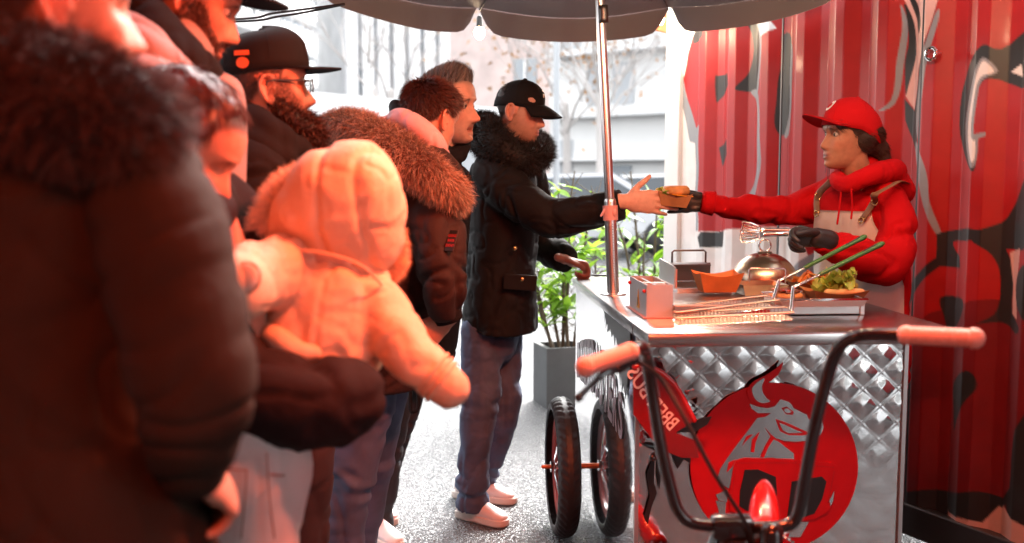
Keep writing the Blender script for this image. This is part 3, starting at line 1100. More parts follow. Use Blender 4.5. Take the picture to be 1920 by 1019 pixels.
# ---- bull emblem
EY = BY0 - 0.0115
def plate(px, y, t, mat_, name, parent, zoom=None, smooth_=False, **k):
    if zoom:
        ox, oy, s = zoom
        px = [(ox + a_ / s, oy + b_ / s) for (a_, b_) in px]
    P = [on_front(u, v, y) for (u, v) in px]
    if smooth_:
        n = len(P)
        c = catmull([np.array(q) for q in ([P[-1]] + P + [P[0], P[1]])], 4)
        P = [tuple(q) for q in c[4:4 + n * 4]]
    area = sum(P[i_][0] * P[(i_ + 1) % len(P)][1] - P[(i_ + 1) % len(P)][0] * P[i_][1] for i_ in range(len(P)))
    if area < 0:
        P = P[::-1]
    # triangulated prism so that concave outlines fill cleanly
    bm = bmesh.new()
    vs = [bm.verts.new((x, y, z)) for (x, z) in P]
    fc = bm.faces.new(vs)
    r = bmesh.ops.extrude_face_region(bm, geom=[fc])
    ev = [e for e in r['geom'] if isinstance(e, bmesh.types.BMVert)]
    bmesh.ops.translate(bm, verts=ev, vec=(0, -t, 0))
    bmesh.ops.triangulate(bm, faces=[f_ for f_ in bm.faces if len(f_.verts) > 4])
    bmesh.ops.recalc_face_normals(bm, faces=bm.faces)
    bm.verts.index_update()
    v = [tuple(CM @ q.co) for q in bm.verts]
    f = [tuple(q.index for q in p_.verts) for p_ in bm.faces]
    bm.free()
    return put(name, v, f, mat_, parent, smooth=False, **k)
ZM = (1280, 660, 2.8386)
cxp, czp = on_front(1451, 875, EY)
R_ = abs(on_front(1451 + 157, 875, EY)[0] - cxp)
circ = [(1451 + 157 * math.cos(t), 875 + 157 * math.sin(t)) for t in np.linspace(0, 2 * math.pi, 65)[:-1]]
disc = plate(circ, EY, 0.003, M['red_print'], 'bull_emblem', cart)
M['cutout'] = M['quilt']
bull1 = [(490, 290), (520, 252), (570, 268), (590, 300), (650, 330), (700, 345), (742, 365), (748, 405), (735, 438), (690, 470), (600, 478), (540, 474), (500, 460), (500, 470), (590, 540), (592, 576), (470, 562), (400, 566), (300, 576), (268, 640), (245, 728), (180, 682), (200, 620), (240, 560), (290, 490), (330, 440), (362, 398), (395, 352), (440, 345), (470, 325), (400, 326), (365, 300), (355, 276), (400, 292), (450, 300)]
plate(bull1, EY - 0.0035, 0.0022, M['cutout'], 'bull_figure', disc, ZM)
plate([(345, 232), (350, 190), (380, 155), (440, 125), (500, 85), (533, 55), (515, 110), (480, 145), (450, 170), (435, 200), (450, 225), (470, 250), (495, 245), (472, 285), (410, 287), (370, 268)], EY - 0.0062, 0.002, M['red_print'], 'bull_horn', disc, ZM, True)
plate([(368, 205), (378, 180), (410, 152), (436, 142), (422, 180), (426, 215), (445, 245), (463, 264), (420, 272), (385, 250)], EY - 0.0085, 0.002, M['cutout'], 'horn_inlay', disc, ZM, True)
for poly in ([(525, 300), (555, 293), (590, 318), (585, 335), (550, 332)],
             [(494, 358), (540, 372), (600, 398), (660, 425), (718, 432), (640, 444), (560, 442), (518, 422)],
             [(408, 428), (370, 468), (362, 532), (380, 534), (386, 484)],
             [(436, 402), (468, 452), (440, 500), (412, 560), (432, 562), (452, 512), (482, 466), (520, 480), (470, 440)],
             [(660, 330), (690, 318), (700, 345), (672, 360)],
             [(340, 450), (372, 440), (330, 480), (318, 500)],
             [(245, 590), (280, 575), (262, 612), (235, 640)],
             [(560, 262), (600, 262), (640, 300), (690, 330), (640, 322), (600, 300)]):
    plate(poly, EY - 0.0062, 0.002, M['red_print'], 'bull_line', disc, ZM, False)
plate([(538, 308), (556, 301), (578, 320), (552, 325)], EY - 0.0085, 0.002, M['cutout'], 'bull_eye', disc, ZM, True)
plate([(512, 376), (545, 388), (610, 418), (640, 430), (560, 432), (530, 415)], EY - 0.0085, 0.002, M['cutout'], 'bull_teeth', disc, ZM)
rr = [(285, 575), (330, 563), (560, 568), (790, 590), (822, 610), (822, 680), (795, 800), (770, 850), (700, 885), (560, 910), (330, 880), (250, 840), (242, 780), (262, 650), (270, 600)]
bag = plate(rr, EY - 0.0034, 0.006, M['red_print'], 'red_bag', disc, ZM)
plate([(330, 628), (400, 625), (495, 665), (502, 760), (420, 845), (340, 845), (300, 820), (304, 740)], EY - 0.0098, 0.002, M['black_print'], 'bag_opening', disc, ZM)
plate([(580, 690), (740, 663), (764, 690), (742, 780), (700, 860), (600, 892), (555, 885)], EY - 0.0098, 0.002, M['black_print'], 'bag_opening', disc, ZM)
st = MB()
for (x0, y0, x1, y1, n_) in ((290, 592, 600, 592, 26), (620, 600, 800, 615, 14), (283, 610, 262, 760, 12), (806, 640, 775, 800, 14)):
    for k in range(n_):
        t = k / (n_ - 1)
        px = (1280 + (x0 + (x1 - x0) * t) / 2.8386, 660 + (y0 + (y1 - y0) * t) / 2.8386)
        q = on_front(*px, EY - 0.0096)
        st.add(xf(box(0.0026, 0.0012, 0.0016, (q[0], EY - 0.0098, q[1])), CM))
st.put('bag_stitching', M['black_print'], disc, smooth=False, kind='stuff')
plate([(175, 760), (240, 730), (235, 800), (190, 790)], EY - 0.0036, 0.002, M['cutout'], 'emblem_gap', disc, ZM)
plate([(590, 905), (670, 905), (625, 985), (560, 985)], EY - 0.0036, 0.002, M['cutout'], 'emblem_gap', disc, ZM)
plate([(780, 790), (806, 740), (800, 790), (785, 820)], EY - 0.0098, 0.002, M['cutout'], 'emblem_gap', disc, ZM)
plate([(175, 790), (230, 800), (225, 880), (200, 880)], EY - 0.0036, 0.002, M['cutout'], 'emblem_gap', disc, ZM)

# ---- lettering on the left side panel (arched, growing towards the rider)
XS = BX0 - 0.003
y_far, z_a = on_side(1080, 690, XS)
y_near, z_b = on_side(1168, 840, XS)
word = 'BEEFBUSTERS'
nL = len(word)
arc_u0 = 1076
let = []
ya, yb = 1.43, y_near + 0.0
for k, ch in enumerate(word):
    tv, tf = text_mesh(ch, 0.155, 0.0, bold=0.003)
    tv = np.array(tv)
    w0 = tv[:, 0].max() - tv[:, 0].min()
    tv[:, 0] -= (tv[:, 0].max() + tv[:, 0].min()) / 2
    tv[:, 1] -= tv[:, 1].min()
    hgt = tv[:, 1].max()
    cell = (ya - yb) / nL
    tv[:, 0] *= cell * 0.80 / w0
    # arched top edge, flat foot that dips at both ends
    tt = (k + 0.5) / nL + tv[:, 0] / (cell * nL)
    zt = 0.715 + 0.085 * np.sin(np.pi * np.clip(tt, 0, 1))
    zb = 0.575 + 0.025 * np.sin(np.pi * np.clip(tt, 0, 1))
    zz_ = zb + (zt - zb) * tv[:, 1] / hgt
    yy_ = ya - (k + 0.5) * cell - tv[:, 0]
    pts = np.stack([np.full(len(tv), XS), yy_, zz_], 1)
    # thin vinyl: front and back skin
    n0 = len(pts)
    v2 = np.concatenate([pts, pts + np.array([-0.0012, 0, 0])])
    f2 = [tuple(q) for q in tf] + [tuple(i_ + n0 for i_ in reversed(q)) for q in tf]
    put('letter', *xf((v2, f2), CM), M['lilac_print'], cart, smooth=False)

def side_plate(px, t, mat_, name, parent, x=XS):
    P = [on_side(u, v, x) for (u, v) in px]
    bm = bmesh.new()
    vs = [bm.verts.new((x, y, z)) for (y, z) in P]
    fc = bm.faces.new(vs)
    r = bmesh.ops.extrude_face_region(bm, geom=[fc])
    ev = [e for e in r['geom'] if isinstance(e, bmesh.types.BMVert)]
    bmesh.ops.translate(bm, verts=ev, vec=(-t, 0, 0))
    bmesh.ops.triangulate(bm, faces=[f_ for f_ in bm.faces if len(f_.verts) > 4])
    bmesh.ops.recalc_face_normals(bm, faces=bm.faces)
    bm.verts.index_update()
    v = [tuple(CM @ q.co) for q in bm.verts]
    f = [tuple(q.index for q in p_.verts) for p_ in bm.faces]
    bm.free()
    return put(name, v, f, mat_, parent, smooth=False)
spl = [(235, 62), (262, 90), (300, 122), (350, 160), (415, 214), (416, 470), (405, 500), (403, 440), (396, 560), (384, 640), (376, 540), (362, 600), (356, 470), (350, 560), (340, 400), (338, 300), (322, 240), (316, 300), (306, 220), (296, 250), (290, 190), (268, 215), (272, 150), (258, 190), (262, 110), (250, 150), (252, 96)]
side_plate([(1060 + a_ / 3.396, 560 + b_ / 3.396) for (a_, b_) in spl], 0.0012, M['black_print'], 'black_paint_splash', cart)
# web address sticker line
tv, tf = text_mesh('BEEFBUSTERS', 0.05, 0.0005)
# ---- wheels
def wheel_parts(parent, c, R=0.272, tw=0.036, ax=None, rim_m=None):
    ax = ax or cx_
    up = V(0, 0, 1)
    fw = up.cross(ax)
    fr = frame(c, ax, fw, up)
    prof = []
    for k in range(29):
        a_ = math.radians(-115 + 230 * k / 28)
        prof.append((R - tw + tw * math.cos(a_), tw * math.sin(a_) * 1.2))
    tv, tf = lathe(prof, 192, axis='x')
    # moulded tread: shallow cross cuts on the shoulders
    rad = np.hypot(tv[:, 1], tv[:, 2])
    an = np.arctan2(tv[:, 2], tv[:, 1])
    cut = ((np.sin(an * 48 + np.abs(tv[:, 0]) * 160) > 0.55) & (np.abs(tv[:, 0]) > 0.008) & (rad > R - tw * 0.8)).astype(float)
    mid = (np.abs(tv[:, 0]) < 0.003)
    k_ = 1 - (cut * 0.006 + mid * 0.004) / np.maximum(rad, 1e-3)
    tv = tv * np.stack([np.ones_like(k_), k_, k_], 1)
    tyre = put('tyre', *xf((tv, tf), fr), M['rubber'], parent)
    rim = MB()
    rim.add(xf(lathe([(R - 2 * tw + 0.004, -0.017), (R - 2 * tw - 0.022, -0.012), (R - 2 * tw - 0.026, 0), (R - 2 * tw - 0.022, 0.012), (R - 2 * tw + 0.004, 0.017), (R - 2 * tw + 0.004, -0.017)], 64, axis='x'), fr))
    rim.put('rim', rim_m or M['wheelrim'], parent)
    hub = MB()
    hub.add(xf(lathe([(0.001, -0.045), (0.022, -0.045), (0.022, -0.03), (0.012, -0.025), (0.012, 0.025), (0.022, 0.03), (0.022, 0.045), (0.001, 0.045)], 20, axis='x'), fr))
    hub.put('hub', M['chrome'], parent)
    sp = MB()
    for k in range(28):
        a_ = 2 * math.pi * k / 28
        s = -1 if k % 2 else 1
        b_ = a_ + (0.35 if (k // 2) % 2 else -0.35)
        p0 = fr @ V(s * 0.032, 0.021 * math.cos(b_), 0.021 * math.sin(b_))
        p1 = fr @ V(0, (R - 2 * tw - 0.02) * math.cos(a_), (R - 2 * tw - 0.02) * math.sin(a_))
        sp.add(sweep([p0, p1], [0.0013, 0.0013], n=5, sub=1))
    sp.put('spokes', M['chrome'], parent, kind='stuff')
M['wheelrim'] = mat('pink red rim', (0.55, 0.10, 0.09), 0.35, coat=0.3)
axle_y = None
wc = at(1054, 883, 3.80)
wl = CI @ wc
for (x, lab) in ((wl.x, 'left'), (BX1 + 0.11, 'right')):
    w = bpy.data.objects.new('wheel', None)
    COL.objects.link(w)
    w.parent = cart
    WORLD[w] = WORLD[cart]
    wheel_parts(w, ct(x, wl.y, 0.272))
M['orange_axle'] = mat('orange axle sleeve', (0.62, 0.16, 0.05), 0.4, 0.4)
put('axle', *sweep([ct(wl.x + 0.03, wl.y, 0.272), ct(BX0 - 0.004, wl.y, 0.272)], [0.011, 0.011], n=12), M['orange_axle'], cart)
put('axle', *sweep([ct(wl.x - 0.075, wl.y, 0.272), ct(wl.x - 0.02, wl.y, 0.272)], [0.008, 0.008], n=12), M['orange_axle'], cart)
put('axle', *sweep([ct(BX1 + 0.004, wl.y, 0.272), ct(BX1 + 0.10, wl.y, 0.272)], [0.011, 0.011], n=12), M['orange_axle'], cart)
# rear wheel, under the rider
w = bpy.data.objects.new('wheel', None)
COL.objects.link(w); w.parent = cart; WORLD[w] = WORLD[cart]
xm = (CI @ at(1432, 985, 1.95)).x
wheel_parts(w, ct(xm, -1.62, 0.272), ax=cx_)
put('frame_tube', *sweep([ct(xm, BY0 - 0.05, 0.30), ct(xm, -0.45, 0.30), ct(xm, -1.05, 0.38), ct(xm + 0.05, -1.62, 0.272)], [0.03, 0.03, 0.028, 0.016], n=12), M['red_enamel'], cart)
put('frame_tube', *sweep([ct(xm, -0.78, 0.32), ct(xm, -0.74, 0.70)], [0.024, 0.024], n=12), M['blackgloss'], cart)

# ---- handlebar
YB = 1.95
hb = [at(1180, 661, YB - 0.12), at(1203, 652, YB - 0.08), at(1213, 672, YB - 0.03), at(1222, 730, YB), at(1240, 840, YB), at(1262, 932, YB), at(1275, 962, YB), at(1296, 980, YB), at(1340, 987, YB), at(1430, 989, YB), at(1478, 985, YB), at(1497, 962, YB), at(1508, 905, YB), at(1528, 800, YB), at(1550, 712, YB), at(1568, 662, YB - 0.01), at(1588, 638, YB - 0.03), at(1622, 628, YB - 0.06), at(1702, 629, YB - 0.10)]
hbar = put('handlebar', *sweep(hb, [0.0126] * len(hb), n=16, sub=5), M['blackgloss'], cart)
def grip(a, b, name='grip'):
    n = 26
    P = [a + (b - a) * (k / n) for k in range(n + 1)]
    R = [0.0162 + 0.0014 * (k % 2) for k in range(n + 1)]
    R[0] = 0.019; R[-1] = 0.0195; R[-2] = 0.0195
    return put(name, *sweep(P, R, n=18, sub=2), M['grip'], hbar)
grip(at(1700, 629, YB - 0.10), at(1826, 635, YB - 0.16))
grip(at(1180, 661, YB - 0.12), at(1099, 688, YB - 0.17))
lv = MB()
lv.add(sweep([at(1188, 672, YB - 0.12), at(1160, 690, YB - 0.13)], [0.012, 0.011], n=10))
lv.add(sweep([at(1160, 690, YB - 0.13), at(1132, 702, YB - 0.15), at(1108, 722, YB - 0.16), at(1086, 745, YB - 0.17)], [0.009, 0.0065, 0.006, 0.0065], n=10))
lv.add(ball(at(1085, 746, YB - 0.17), 0.0085))
lv.put('brake_lever', M['blackgloss'], hbar)
put('brake_cable', *sweep([at(1196, 678, YB - 0.11), at(1240, 712, YB - 0.06), at(1292, 800, YB - 0.10), at(1340, 890, YB - 0.10), at(1400, 985, YB - 0.05), at(1412, 1040, YB)], [0.0042] * 6, n=8, sub=6), M['cable'], hbar)
sb = MB()
sb.add(xf(box(0.085, 0.05, 0.045, (0, 0, 0), 0.01), frame(at(1372, 988, YB + 0.002), V(1, 0, 0), V(0, 1, 0), V(0, 0, 1))))
sb.add(sweep([at(1376, 995, YB + 0.01), at(1388, 1080, YB + 0.02)], [0.028, 0.030], n=14))
sb.add(xf(lathe([(0.001, 0.03), (0.05, 0.03), (0.06, 0.0), (0.055, -0.03), (0.001, -0.03)], 24), frame(at(1380, 1026, YB + 0.02), V(1, 0, 0), V(0, 1, 0), V(0, 0, 1))))
sb.put('stem', M['blackgloss'], cart)
put('head_tube', *sweep([at(1388, 1080, YB + 0.02), ct(xm, -0.76, 0.36)], [0.026, 0.026], n=14), M['blackgloss'], cart)
# red front mudguard between the handlebar and the box
mg = []
for (v_, y_, wd_) in ((906, 2.30, 0.012), (918, 2.27, 0.022), (940, 2.23, 0.031), (970, 2.19, 0.036), (1010, 2.15, 0.038), (1070, 2.14, 0.038)):
    mg.append((at(1433, v_, y_), wd_))
put('mudguard', *sweep([m[0] for m in mg], [(m[1], m[1] * 0.75) for m in mg], side=V(1, 0, 0), n=18, sub=4), M['red_enamel'], cart)
put('shock_spring', *sweep([at(1478 + 9 * math.cos(t), 965 + t * 4.2, 2.35 + 0.012 * math.sin(t)) for t in np.linspace(0, 28, 60)], [0.0035] * 60, n=6, sub=1), M['chrome'], cart)

# ---- red lettered reflection in the front sheet, built as a solid plate
FY = BY0 - 0.09
M['reflection_red'] = mat('dark red enamel', (0.20, 0.006, 0.009), 0.25, coat=0.4, var=0.08, varscale=25)
ZR = (1060, 560, 3.396)
refl = plate([(428, 440), (480, 430), (560, 448), (620, 482), (690, 545), (735, 615), (775, 690), (815, 775), (700, 850), (820, 900), (845, 1010), (740, 1010), (610, 960), (545, 890), (480, 800), (430, 735)], FY, 0.008, M['reflection_red'], 'reflection_plate', cart, ZR)
lip = [(1060 + a_ / 3.396, 560 + b_ / 3.396) for (a_, b_) in ((440, 436), (490, 428), (562, 446), (624, 482), (694, 548), (740, 620), (782, 700), (820, 775))]
put('reflection_edge', *sweep([ct(*(lambda q: (q[0], FY - 0.004, q[1]))(on_front(u, v, FY - 0.004))) for (u, v) in lip], [0.008] * len(lip), n=10), M['red_enamel'], refl)
put('reflection_bracket', *sweep([ct(*(lambda q: (q[0], FY + 0.01, q[1]))(on_front(1225, 860, FY))), ct(0.10, BY0 - 0.01, on_front(1225, 860, FY)[1])], [0.012, 0.012], n=8), M['blackgloss'], refl)
plate([(690, 848), (780, 790), (870, 758), (930, 750), (900, 800), (820, 850)], FY + 0.012, 0.006, M['black_print'], 'reflection_fin', refl, ZR)
q0, q1 = on_front(1264, 800, FY - 0.010), on_front(1184, 722, FY - 0.010)
tv, tf = text_mesh('BBEEFBUSTERS', 0.052, 0.0006, bold=0.0006)
tv = np.array(tv)
L_ = tv[:, 0].max() - tv[:, 0].min()
dirv = np.array([q1[0] - q0[0], q1[1] - q0[1]])
ln = np.linalg.norm(dirv)
dirv /= ln
nrm = np.array([-dirv[1], dirv[0]])
nrm = nrm if nrm[1] > 0 else -nrm
s_ = (ln * 1.55) / L_
tt = (tv[:, 0] - tv[:, 0].min()) * s_
hh = tv[:, 1] * s_ * 1.4
x_ = q0[0] + dirv[0] * tt + nrm[0] * hh
z_ = q0[1] + dirv[1] * tt + nrm[1] * hh + 0.04 * (tt / ln) ** 2
keep = tt < ln * 1.05
f_ = [q for q in tf if all(keep[i_] for i_ in q)]
put('white_lettering', *xf((np.stack([x_, FY - 0.010 + tv[:, 2], z_], 1), f_), CM), M['white_paint'], refl, smooth=False)
# drips of black paint on the front sheet beside the red reflection plate
for poly in ([(1212, 890), (1222, 862), (1228, 850), (1226, 905), (1232, 925), (1222, 950), (1214, 985), (1208, 968), (1218, 930)],
             [(1232, 860), (1242, 850), (1250, 870), (1240, 890), (1236, 920), (1232, 890)], [(1250, 840), (1296, 850), (1300, 872), (1282, 862), (1270, 880), (1262, 858)]):
    plate(poly, BY0 - 0.013, 0.001, M['black_print'], 'black_paint_drip', cart)

# ================================================================== parasol
UC = V(0.27, 3.56, 0)
UR, UZ, UH = 1.13, 2.13, 0.42
umb = thing('parasol', 'grey lined parasol with scalloped edge standing on the cart counter', 'parasol', tuple(atz(1150, 553, CH_)))
pole_b = atz(1150, 553, CH_)
pole_m = at(1142, 400, pole_b.y + 0.0)
pole_t = at(1130, 2, pole_b.y + 0.02)
top = pole_b + (pole_t - pole_b) * 1.55
UC = V(top.x - 0.02, top.y + 0.02, 0)
put('pole', *sweep([pole_b + (pole_t - pole_b) * 0.26, V(UC.x, UC.y, UZ + 0.108 + UH)], [0.0165, 0.0165], n=18), M['alu'], umb)
low = MB()
low.add(sweep([pole_b, pole_b + (pole_t - pole_b) * 0.32], [0.0215, 0.0215], n=18))
put('pole_sleeve', low.verts(), low.f, M['alu'], umb)
dots = MB()
for k in range(26):
    c_ = pole_b + (pole_t - pole_b) * (0.02 + 0.009 * k) + V(0.004, -0.0212, 0)
    dots.add(xf(box(0.004, 0.0012, 0.0022), frame(c_, V(1, 0, 0), V(0, 1, 0), V(0, 0, 1))))
dots.put('scale_marks', M['black_print'], umb, smooth=False, kind='stuff')
M['clampred'] = mat('pink plastic clamp', (0.66, 0.34, 0.31), 0.4)
cl = MB()
cpos = pole_b + (pole_t - pole_b) * 0.283
cdir = (pole_t - pole_b).normalized()
cl.add(sweep([cpos - cdir * 0.026, cpos + cdir * 0.026], [0.0265, 0.0265], n=20, cap0='flat', cap1='flat'))
cl.add(ball(cpos + V(0.012, -0.025, 0.002), (0.008, 0.006, 0.014)))
cl.add(sweep([cpos + V(-0.02, -0.012, 0.012), cpos + V(-0.034, -0.014, -0.01)], [0.006, 0.004], n=8))
cl.put('clamp', M['clampred'], umb)
put('base_flange', *xf(lathe([(0.022, 0.007), (0.035, 0.006), (0.047, 0.002), (0.047, 0.0)], 32), frame(V(pole_b.x, pole_b.y, CH_ + 0.0005), V(1, 0, 0), V(0, 1, 0), V(0, 0, 1))), M['alu'], umb)
band = pole_b + (pole_t - pole_b) * 0.955
put('dark_band', *sweep([band - cdir * 0.03, band + cdir * 0.03], [0.0176, 0.0176], n=18, cap0='flat', cap1='flat'), M['darkmetal'], umb)

TILT = 0.10
def tz(y):
    return UZ + TILT * (1.08 - (y - UC.y))
def canopy_panel(a0, a1, k):
    nr, na = 14, 14
    v = []
    for lay in (0, 1):
        for i_ in range(nr + 1):
            t = i_ / nr
            for j in range(na + 1):
                s = j / na
                p0 = np.array([math.cos(a0), math.sin(a0)]); p1 = np.array([math.cos(a1), math.sin(a1)])
                d = p0 + (p1 - p0) * s
                sag = math.sin(math.pi * s)
                r = UR * t
                z = tz(UC.y + d[1] * r) + UH * (1 - t) ** 1.15 - 0.018 * sag * t + 0.004 * lay + 0.03 * t * (1 - sag)
                v.append((UC.x + d[0] * r, UC.y + d[1] * r, z))
    f = []
    W_ = na + 1
    N1 = (nr + 1) * W_
    for lay in (0, 1):
        for i_ in range(nr):
            for j in range(na):
                q = (lay * N1 + i_ * W_ + j, lay * N1 + i_ * W_ + j + 1, lay * N1 + (i_ + 1) * W_ + j + 1, lay * N1 + (i_ + 1) * W_ + j)
                f.append(q if lay else q[::-1])
    fm = [0] * (nr * na) + [1] * (nr * na)
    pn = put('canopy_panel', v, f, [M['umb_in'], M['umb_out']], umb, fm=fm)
    # valance: hangs from the panel's edge, free corners rounded, gap at the rib
    v, f, fm = [], [], []
    nh = 5
    nn_ = 24
    vl = []
    for lay in (0, 1):
        for i_ in range(nh + 1):
            t = i_ / nh
            for j in range(nn_ + 1):
                s = j / nn_
                p0 = np.array([math.cos(a0), math.sin(a0)]); p1 = np.array([math.cos(a1), math.sin(a1)])
                s2 = 0.008 + 0.984 * s
                d = p0 + (p1 - p0) * s2
                sag = math.sin(math.pi * s2)
                z0 = tz(UC.y + d[1] * UR) - 0.018 * sag + 0.03 * (1 - sag)
                e = min(s, 1 - s)
                hgt = 0.105 * (1 - max(0, (0.12 - e) / 0.12) ** 2.2)
                k_ = UR * (1 + 0.012 * t * math.sin(s * 9 + k)) + 0.02 * t + 0.004 * lay
                vl.append((UC.x + d[0] * k_, UC.y + d[1] * k_, z0 - hgt * t))
    W_ = nn_ + 1
    N1 = (nh + 1) * W_
    for lay in (0, 1):
        for i_ in range(nh):
            for j in range(nn_):
                q = (lay * N1 + i_ * W_ + j, lay * N1 + i_ * W_ + j + 1, lay * N1 + (i_ + 1) * W_ + j + 1, lay * N1 + (i_ + 1) * W_ + j)
                f.append(q if lay else q[::-1])
                fm.append(lay)
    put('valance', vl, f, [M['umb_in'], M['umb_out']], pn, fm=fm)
    # red stripes printed on the outside of the cloth
    for (r0, r1) in ((0.90, 0.925), (0.945, 0.957)):
        sv, sf = [], []
        for j in range(na + 1):
            s = 0.08 + 0.84 * j / na
            d = p0 + (p1 - p0) * s
            sag = math.sin(math.pi * s)
            for t in (r0, r1):
                z = tz(UC.y + d[1] * UR * t) + UH * (1 - t) ** 1.15 - 0.018 * sag * t + 0.007 + 0.03 * t * (1 - sag)
                sv.append((UC.x + d[0] * UR * t, UC.y + d[1] * UR * t, z))
        for j in range(na):
            sf.append((2 * j, 2 * j + 1, 2 * j + 3, 2 * j + 2))
        put('red_stripe', sv, sf, M['red_print'], pn, smooth=False)
A0 = math.radians(112)
for k in range(8):
    a0 = A0 - k * math.pi / 4
    canopy_panel(a0, a0 - math.pi / 4, k)
    d = V(math.cos(a0), math.sin(a0), 0)
    put('rib', *sweep([V(UC.x, UC.y, tz(UC.y) + UH - 0.012), UC + d * UR * 0.5 + V(0, 0, tz(UC.y + d.y * UR * .5) + UH * 0.45 + 0.003), UC + d * UR * 0.985 + V(0, 0, tz(UC.y + d.y * UR) + 0.018)], [0.005, 0.005, 0.004], n=8), M['darkmetal'], umb)
put('pole_cap', *ball(V(UC.x, UC.y, tz(UC.y) + UH + 0.01), (0.03, 0.03, 0.02)), M['darkmetal'], umb)

# ---- festoon bulbs clipped under the parasol's rim, one lit bulb in view
def bulb(label, p, on=True):
    t = thing('light_bulb', label, 'light bulb', tuple(p), 0, 'festoon bulbs under the parasol')
    put('glass', *ball(p + V(0, 0, -0.03), (0.026, 0.026, 0.032)), M['bulb'], t)
    put('socket', *sweep([p + V(0, 0, 0.002), p + V(0, 0, 0.04)], [0.015, 0.013], n=12), M['cable'], t)
    pl = bpy.data.lights.new('bulb_light', 'POINT')
    pl.energy = 1.2
    pl.color = (1.0, 0.72, 0.45)
    pl.shadow_soft_size = 0.03
    po = bpy.data.objects.new('bulb_light', pl)
    COL.objects.link(po)
    po.location = p + V(0, 0, -0.085)
    return t
bulb('lit round bulb glowing in the gap of the parasol edge', at(899, 50, 4.86))
bulb('second lit bulb up behind the scalloped parasol edge', at(1236, 24, 4.90))
for k, x in enumerate((0.35, 0.62, 0.90, 1.18)):
    bulb(['first', 'second', 'third', 'fourth'][k] + ' lit festoon bulb from the left above the cart front', V(x, 2.52 - 0.02 * k, 2.16 - 0.03 * math.sin(math.pi * k / 3)))
ob = thing('orange_heater_panel', 'small orange heater panel hanging beyond the parasol edge', 'panel', tuple(at(1240, 40, 5.3)))  # glowing heater panel, built as a plain unlit orange strip
put('cloth', *sweep([at(1226, 38, 5.3), at(1256, 46, 5.3)], [(0.05, 0.004)] * 2, side=V(0, 0, 1), n=10, cap0='flat', cap1='flat'), M['heater_orange'], ob)

# overhead cables on the left
for (lab, a, b, c) in (('upper black cable strung from the parasol to the left', (380, 38, 3.6), (520, 24, 3.6), (645, 8, 3.6)), ('lower sagging black cable strung from the parasol to the left', (380, 42, 3.62), (530, 30, 3.62), (645, 9, 3.62))):
    t = put('overhead_cable', *sweep([at(*a) + V(-1.4, 0, 0.0), at(*a), at(*b), at(*c)], [0.0042] * 4, n=8, sub=8), M['cable'])
    tag(t, lab, 'cable', 'cables strung overhead')
hk = thing('white_hook', 'white wire hook hanging on the graffiti wall above the vendor', 'hook', tuple(at(1630, 20, 4.3)))
hp = [at(1634, -12, 4.2), at(1634, 12, 4.2), at(1628, 28, 4.2), at(1622, 42, 4.2), at(1625, 54, 4.2)]
put('wire', *sweep(hp, [0.004] * 5, n=8), M['white_paint'], hk)
put('tip', *ball(at(1625, 55, 4.2), 0.007), M['white_paint'], hk)

# ---- unseen tent added to shade and tint the queue, with its red heaters
tent = thing('added_tent', 'unseen red tent roof with grey walls added to shade the queue', 'tent', (-0.4, 0.2, 0))
put('roof', *box(7.4, 5.3, 0.03, (0.0, -0.2, 2.95)), M['tent'], tent, smooth=False)
put('back_wall', *box(7.4, 0.03, 2.9, (0.0, -2.87, 1.47)), M['tentwall'], tent, smooth=False)
put('side_wall', *box(0.03, 4.4, 2.9, (-3.68, -0.62, 1.47)), M['tentwall'], tent, smooth=False)
for (x, y) in ((-3.6, 2.4), (3.6, 2.4), (-3.6, -2.8), (3.6, -2.8)):
    put('tent_pole', *sweep([V(x, y, 0), V(x, y, 2.93)], [0.025, 0.025], n=10), M['alu'], tent)
HP = V(0.55, 1.66, 2.30)
heater = thing('radiant_heater', 'red glowing radiant heater hung under the tent roof', 'heater', tuple(HP))
put('housing', *box(0.62, 0.16, 0.07, tuple(HP + V(0, 0, 0.06)), 0.01), M['darkmetal'], heater, smooth=False)
for dy in (-0.04, 0.04):
    put('heating_tube', *sweep([HP + V(-0.27, dy, 0.005), HP + V(0.27, dy, 0.005)], [0.009, 0.009], n=10), M['heat'], heater)
put('hanger', *sweep([HP + V(-0.2, 0, 0.1), HP + V(-0.2, 0, 0.64)], [0.004, 0.004], n=6), M['darkmetal'], heater)
put('hanger', *sweep([HP + V(0.2, 0, 0.1), HP + V(0.2, 0, 0.64)], [0.004, 0.004], n=6), M['darkmetal'], heater)
hl = bpy.data.lights.new('heater_light', 'AREA')
hl.shape = 'RECTANGLE'
hl.size, hl.size_y = 0.50, 0.06
hl.energy = 4.9
hl.color = (1.0, 0.115, 0.038)
hl.spread = math.radians(112)
hlo = bpy.data.objects.new('heater_light', hl)
COL.objects.link(hlo)
hlo.location = HP + V(0, 0, -0.02)
aim = V(-0.35, 2.2, 1.0)
HP2 = V(-0.25, -0.75, 2.30)
fill_heater = copy_thing(heater, tuple(HP2), 0.0, 'added red fill heater, unseen under the tent roof behind the queue', 'radiant heaters under the tent')  # unseen heater added behind the camera for red fill
heater['group'] = 'radiant heaters under the tent'
fill_area = bpy.data.lights.new('heater_light', 'AREA')
fill_area.shape = 'RECTANGLE'
fill_area.size, fill_area.size_y = 0.50, 0.06
fill_area.energy = 4.4
fill_area.color = (1.0, 0.10, 0.035)
fill_area_obj = bpy.data.objects.new('heater_light', fill_area)
COL.objects.link(fill_area_obj)
fill_area_obj.location = HP2 + V(0, 0, -0.02)
fill_area_obj.rotation_euler = (HP2 - V(-0.2, 2.6, 1.0)).to_track_quat('Z', 'Y').to_euler()
hlo.rotation_euler = (HP - aim).to_track_quat('Z', 'Y').to_euler()

